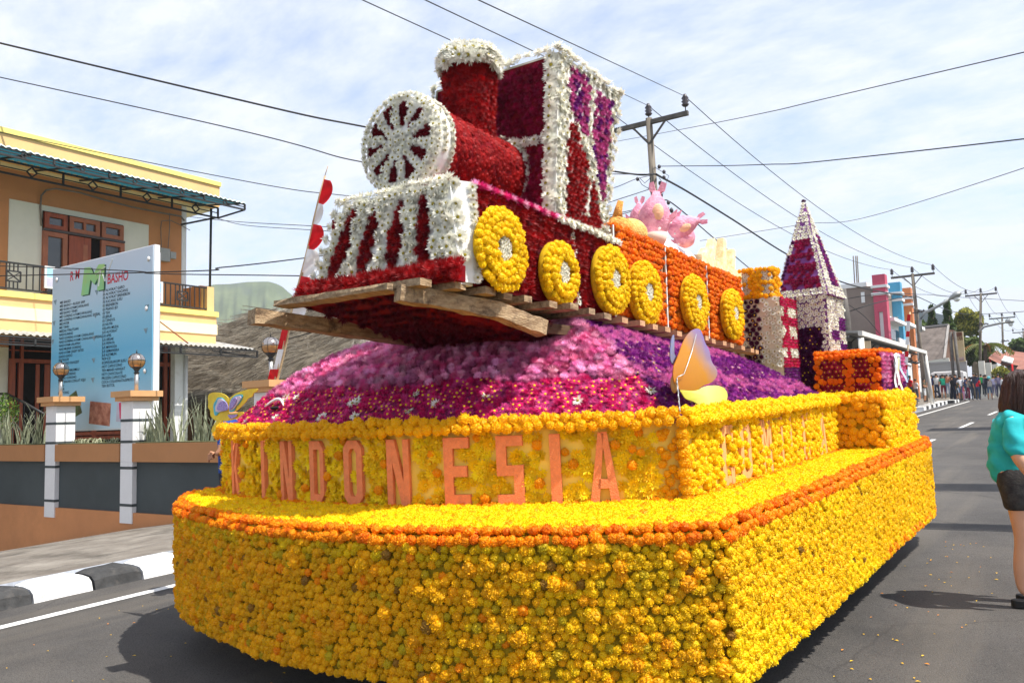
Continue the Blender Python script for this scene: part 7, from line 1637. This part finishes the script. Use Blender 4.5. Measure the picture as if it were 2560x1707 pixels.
# hair: cap and long locks over the shoulders
hairW = mat('hair_dark_brown', (.022, .009, .007), .38, .5, var=.6, scale=22, col2=(.075, .025, .016), stretch=(14, 14, .8), bump=.6, bscale=60)
mb = MB()
def hairfn(u, v):
    a = 2*pi*u; f = cos(a)                           # f>0 towards the face
    if v < .4: t = v/.4*pi/2; rr = sin(t); z = cos(t); p = Vector((.103*rr*cos(a)-.004, .094*rr*sin(a), .118*z)); k = 1
    else: t = (v-.4)/.6; ln_ = .36 if f < .35 else .36; z = -t*ln_; w_ = 1+.22*sin(pi*min(1, t*1.1))-.15*t**3; p = Vector((.103*cos(a)*w_-.004-.012*t, .094*sin(a)*w_*(1+.1*t), z))
    if f > .25: p.x = min(p.x, .062+.03*(1-min(1, v*2.2))) if v > .18 else p.x
    if f > .70 and v > .18: p = Vector((min(p.x, .045), p.y, max(p.z, .07))) 
    n = .004*sin(a*13+v*5)+.003*sin(a*29); p += Vector((cos(a)*n, sin(a)*n, .012*sin(a*9)*(v > .95)))
    return tuple(hd+p*Hs+Vector((0, 0, .005*Hs)))
mb.grid(hairfn, 72, 30); mb.build('hair', hairW, wm)
rg = random.Random(2); mb = MB()
for k in range(260):
    a = rg.uniform(.35, 2*pi-.35); f = cos(a); z0 = rg.uniform(-.02, .10); r0 = 1.0 if z0 < .03 else .8
    L = rg.uniform(.25, .42)+z0; pts = []
    for i in range(7): t = i/6; w_ = 1.03+.22*sin(pi*min(1, t*1.05))-.1*t**3; pts.append(hd+Vector((.104*cos(a)*w_*(r0+(1-r0)*t)-.012*t, .096*sin(a)*w_*(r0+(1-r0)*t), z0-L*t))*Hs+Vector((rg.uniform(-.004, .004), rg.uniform(-.004, .004), 0)))
    if f > .6: continue
    mb.tube(pts, [.004*Hs, .006*Hs, .007*Hs, .007*Hs, .006*Hs, .004*Hs, .001*Hs], 4, 0, False)
o = mb.build('hair_strands', hairW, wm); o['kind'] = 'stuff'
# clothes
tealc = mat('teal_jersey', (.012, .36, .40), .8, .2, var=.12, scale=4, bump=.5, bscale=7, col2=(.03, .46, .48))
SJ = [(-.01, 0, .785), (-.02, 0, 1.02), (.015, 0, 1.16), (.02, 0, 1.26), (.035, 0, 1.305), (.0, -.14, 1.245), (-.0, -.19, 1.12), (.008, -.220, .985), (.0, .14, 1.245), (.0, .19, 1.10), (.01, .21, 1.04)]
SE = [(0, 1), (1, 2), (2, 3), (3, 4), (3, 5), (5, 6), (6, 7), (3, 8), (8, 9), (9, 10)]
SR = [(.165, .18), (.135, .15), (.130, .158), (.108, .14), .074, .072, .070, .070, .072, .066, .064]
me = skin_mesh('shirt', [sc3(p) for p in SJ], SE, [tuple(c*Hs for c in (r if isinstance(r, tuple) else (r, r))) for r in SR], 0, 3)
rg = random.Random(1)
for v in me.vertices:
    c = v.co; n = v.normal; z = c.z/Hs
    k = .006*sin(z*60+c.x*30/Hs+2*sin(c.y*20))*(1 if z < 1.12 else .4)+.004*sin(z*37-c.y*40/Hs+c.x*50); v.co += n*k*Hs
me.materials.clear(); me.materials.append(tealc); o = bpy.data.objects.new('shirt', me); COL.objects.link(o); o.parent = wm
den = mat('dark_denim', (.030, .030, .034), .85, .2, var=.3, scale=20, bump=.3, bscale=90, col2=(.055, .052, .05))
me = skin_mesh('shorts', [sc3(p) for p in [(-.01, 0, .97), (-.012, 0, .87), (-.012, -.085, .80), (.0, -.09, .69), (.002, -.09, .635), (-.0, .085, .80), (.012, .09, .69), (.012, .09, .635)]], [(0, 1), (1, 2), (2, 3), (3, 4), (1, 5), (5, 6), (6, 7)], [tuple(c*Hs for c in r) for r in [(.12, .135), (.140, .155), (.105, .10), (.10, .098), (.098, .096), (.105, .10), (.10, .098), (.098, .096)]], 0, 3)
me.materials.clear(); me.materials.append(den); o = bpy.data.objects.new('shorts', me); COL.objects.link(o); o.parent = wm
blk_ = mat('platform_sole', (.018, .018, .018), .7, .3, var=.2)
for x, y in ((-.02, -.09), (.02, .09)):
    mb = MB(); P = [(x+dx, y+dy, 0) for dx, dy in ((-.065, -.025), (-.05, -.038), (.05, -.042), (.13, -.036), (.165, 0), (.13, .036), (.05, .042), (-.05, .038), (-.065, .025), (-.075, 0))]
    mb.prism([sc3(p) for p in P], (0, 0, .052*Hs)); s_ = mb.build('sandal', blk_, wm, .006); mb = MB(); mb.tube([sc3((x+.06, y-.043, .05)), sc3((x+.055, y-.025, .098)), sc3((x+.055, y+.025, .098)), sc3((x+.06, y+.043, .05))], .012*Hs, 6); mb.build('strap', blk_, s_)
# near hand round the phone: palm and five bent fingers, each its own chain rooted in the palm
ph = empty('phone', 'gold-backed phone in the right hand of the woman in teal', 'phone', loc=tuple(wf), rz=.12)
goldm = mat('phone_gold', (.55, .40, .22), .3, .5, metal=.6, var=.1)
MB().box(sc3((.135, -.205, .80)), sc3((.075, .010, .145)), (0, .35, .1)).build('phone_body', goldm, ph, .004); MB().box(sc3((.132, -.2115, .812)), sc3((.050, .001, .03)), (0, .35, .1)).build('camera_plate', hairM, ph)
def hand(cx, cy, cz, sg, nm):
    V = [(cx, cy, cz)]; E2 = []; R2 = [(.016, .024)]
    V.append((cx+.035, cy+.0, cz-.045)); E2.append((0, 1)); R2.append((.014, .028))
    for k in range(4):
        yy = cy; off = -.030+.019*k; L = (.034, .040, .037, .028)[k]; b = len(V)
        V += [(cx+.05+off*.5, cy-.006*sg, cz-.062-off*.55), (cx+.052+off*.5+L*.7, cy-.022*sg, cz-.066-off*.55), (cx+.045+off*.5+L*.9, cy+.012*sg*0-.0, cz-.076-off*.55)]
        E2 += [(1, b), (b, b+1), (b+1, b+2)]; R2 += [.0095, .0085, .0075]
    b = len(V); V += [(cx+.022, cy-.022*sg, cz-.022), (cx+.05, cy-.03*sg, cz-.026), (cx+.072, cy-.022*sg, cz-.034)]; E2 += [(0, b), (b, b+1), (b+1, b+2)]; R2 += [.012, .0095, .008]
    me = skin_mesh(nm, [sc3(p) for p in V], E2, [tuple(c*Hs for c in (r if isinstance(r, tuple) else (r, r))) for r in R2], 0, 2); me.materials.clear(); me.materials.append(skinL); o = bpy.data.objects.new(nm, me); COL.objects.link(o); o.parent = wm
hand(.125, -.188, .80, 1, 'hand'); hand(.15, .172, .785, -1, 'hand')
# ---- person mostly hidden behind the float's left end: hand and blue clothes show
hp_ = empty('person', 'person in blue almost hidden behind the left end of the float, one hand showing', 'person', loc=tuple(Vector((-6.15, 4.6, gz(0, 4.6)))), rz=-.4)
c0 = (-6.15, 4.6)
def loc_(px, py, y): return Vector(W(px, py, 1, y).tolist())
a_ = [loc_(562, 1030, 4.55), loc_(560, 1130, 4.55)]
bpos = Vector(hp_.location)
tor = [(loc_(578, 1250, 4.6), .10), (loc_(578, 1170, 4.6), .115), (loc_(578, 1090, 4.6), .11), (loc_(580, 1050, 4.6), .06), (loc_(580, 1020, 4.6), .07)]
vs = [p for p, _ in tor]+[loc_(562, 1075, 4.5), loc_(553, 1130, 4.45), loc_(538, 1138, 4.42), Vector((loc_(560, 1250, 4.6).x, 4.62, gz(0, 4.6)+.45)), Vector((loc_(560, 1250, 4.6).x, 4.6, gz(0, 4.6)+.05))]
rr = [r for _, r in tor]+[.05, .035, .026, .07, .05]
hp_.rotation_euler = (0, 0, 0); hp_.location = (vs[-1].x, vs[-1].y, gz(0, 4.6)); o0 = Vector(hp_.location)
me = skin_mesh('body', [tuple(v-o0) for v in vs], [(0, 1), (1, 2), (2, 3), (3, 4), (2, 5), (5, 6), (6, 7), (0, 8), (8, 9)], rr, 0, 2); me.materials.clear()
for m in (skinM, fab((.02, .07, .30)), fab((.03, .035, .05))): me.materials.append(m)
for p in me.polygons:
    c = p.center+o0; s = proj_y = 0
    e = (c-vs[6]).length; me_ = 2 if c.z < vs[1].z-.02 else 1
    if (c-vs[7]).length < .09 or e < .07 or c.z > vs[3].z: me_ = 0
    p.material_index = me_
o = bpy.data.objects.new('body', me); COL.objects.link(o); o.parent = hp_
hb_ = vs[7]-o0; V = [tuple(hb_)]; E2 = []; R2 = [.022]
for k in range(4): b = len(V); q = hb_+Vector((-.035, -.01, .018-.014*k)); V += [tuple(q), tuple(q+Vector((-.03, -.01, -.012))), tuple(q+Vector((-.034, .0, -.034)))]; E2 += [(0, b), (b, b+1), (b+1, b+2)]; R2 += [.0105, .009, .008]
b = len(V); V += [tuple(hb_+Vector((-.012, -.02, .026))), tuple(hb_+Vector((-.035, -.03, .03)))]; E2 += [(0, b), (b, b+1)]; R2 += [.011, .009]
me = skin_mesh('hand', V, E2, R2, 0, 2); me.materials.clear(); me.materials.append(skinM); o = bpy.data.objects.new('hand', me); COL.objects.link(o); o.parent = hp_
MB().sphere(vs[4]-o0+Vector((0, .01, .03)), (.075, .08, .075), 10, 8).build('hair', hairM, hp_)

# ---- scattered petals on the asphalt round the float
rg = random.Random(8); mb = MB()
for k in range(160):
    side = rg.random()
    x, y = (rg.uniform(-1.3, -.6), rg.uniform(3.4, 9)) if side < .5 else (rg.uniform(-6.6, -1.5), rg.uniform(2.4, 4.2)); s = rg.uniform(.006, .016); a = rg.uniform(0, 3.14); z = gz(0, y)+.007
    mb.add([(x-s*cos(a), y-s*sin(a), z), (x+s*.5*sin(a), y-s*.5*cos(a), z+.004), (x+s*cos(a), y+s*sin(a), z), (x-s*.5*sin(a), y+s*.5*cos(a), z+.003)], [(0, 1, 2, 3)], rg.choice((0, 0, 1)))
o = mb.build('fallen_petals', [M('petal_yellow', (.8, .5, .02), .7, .2), M('petal_orange', (.7, .25, .02), .7, .2)]); tag(o, 'loose yellow and orange petals scattered on the asphalt round the float', 'petals', kind='stuff')
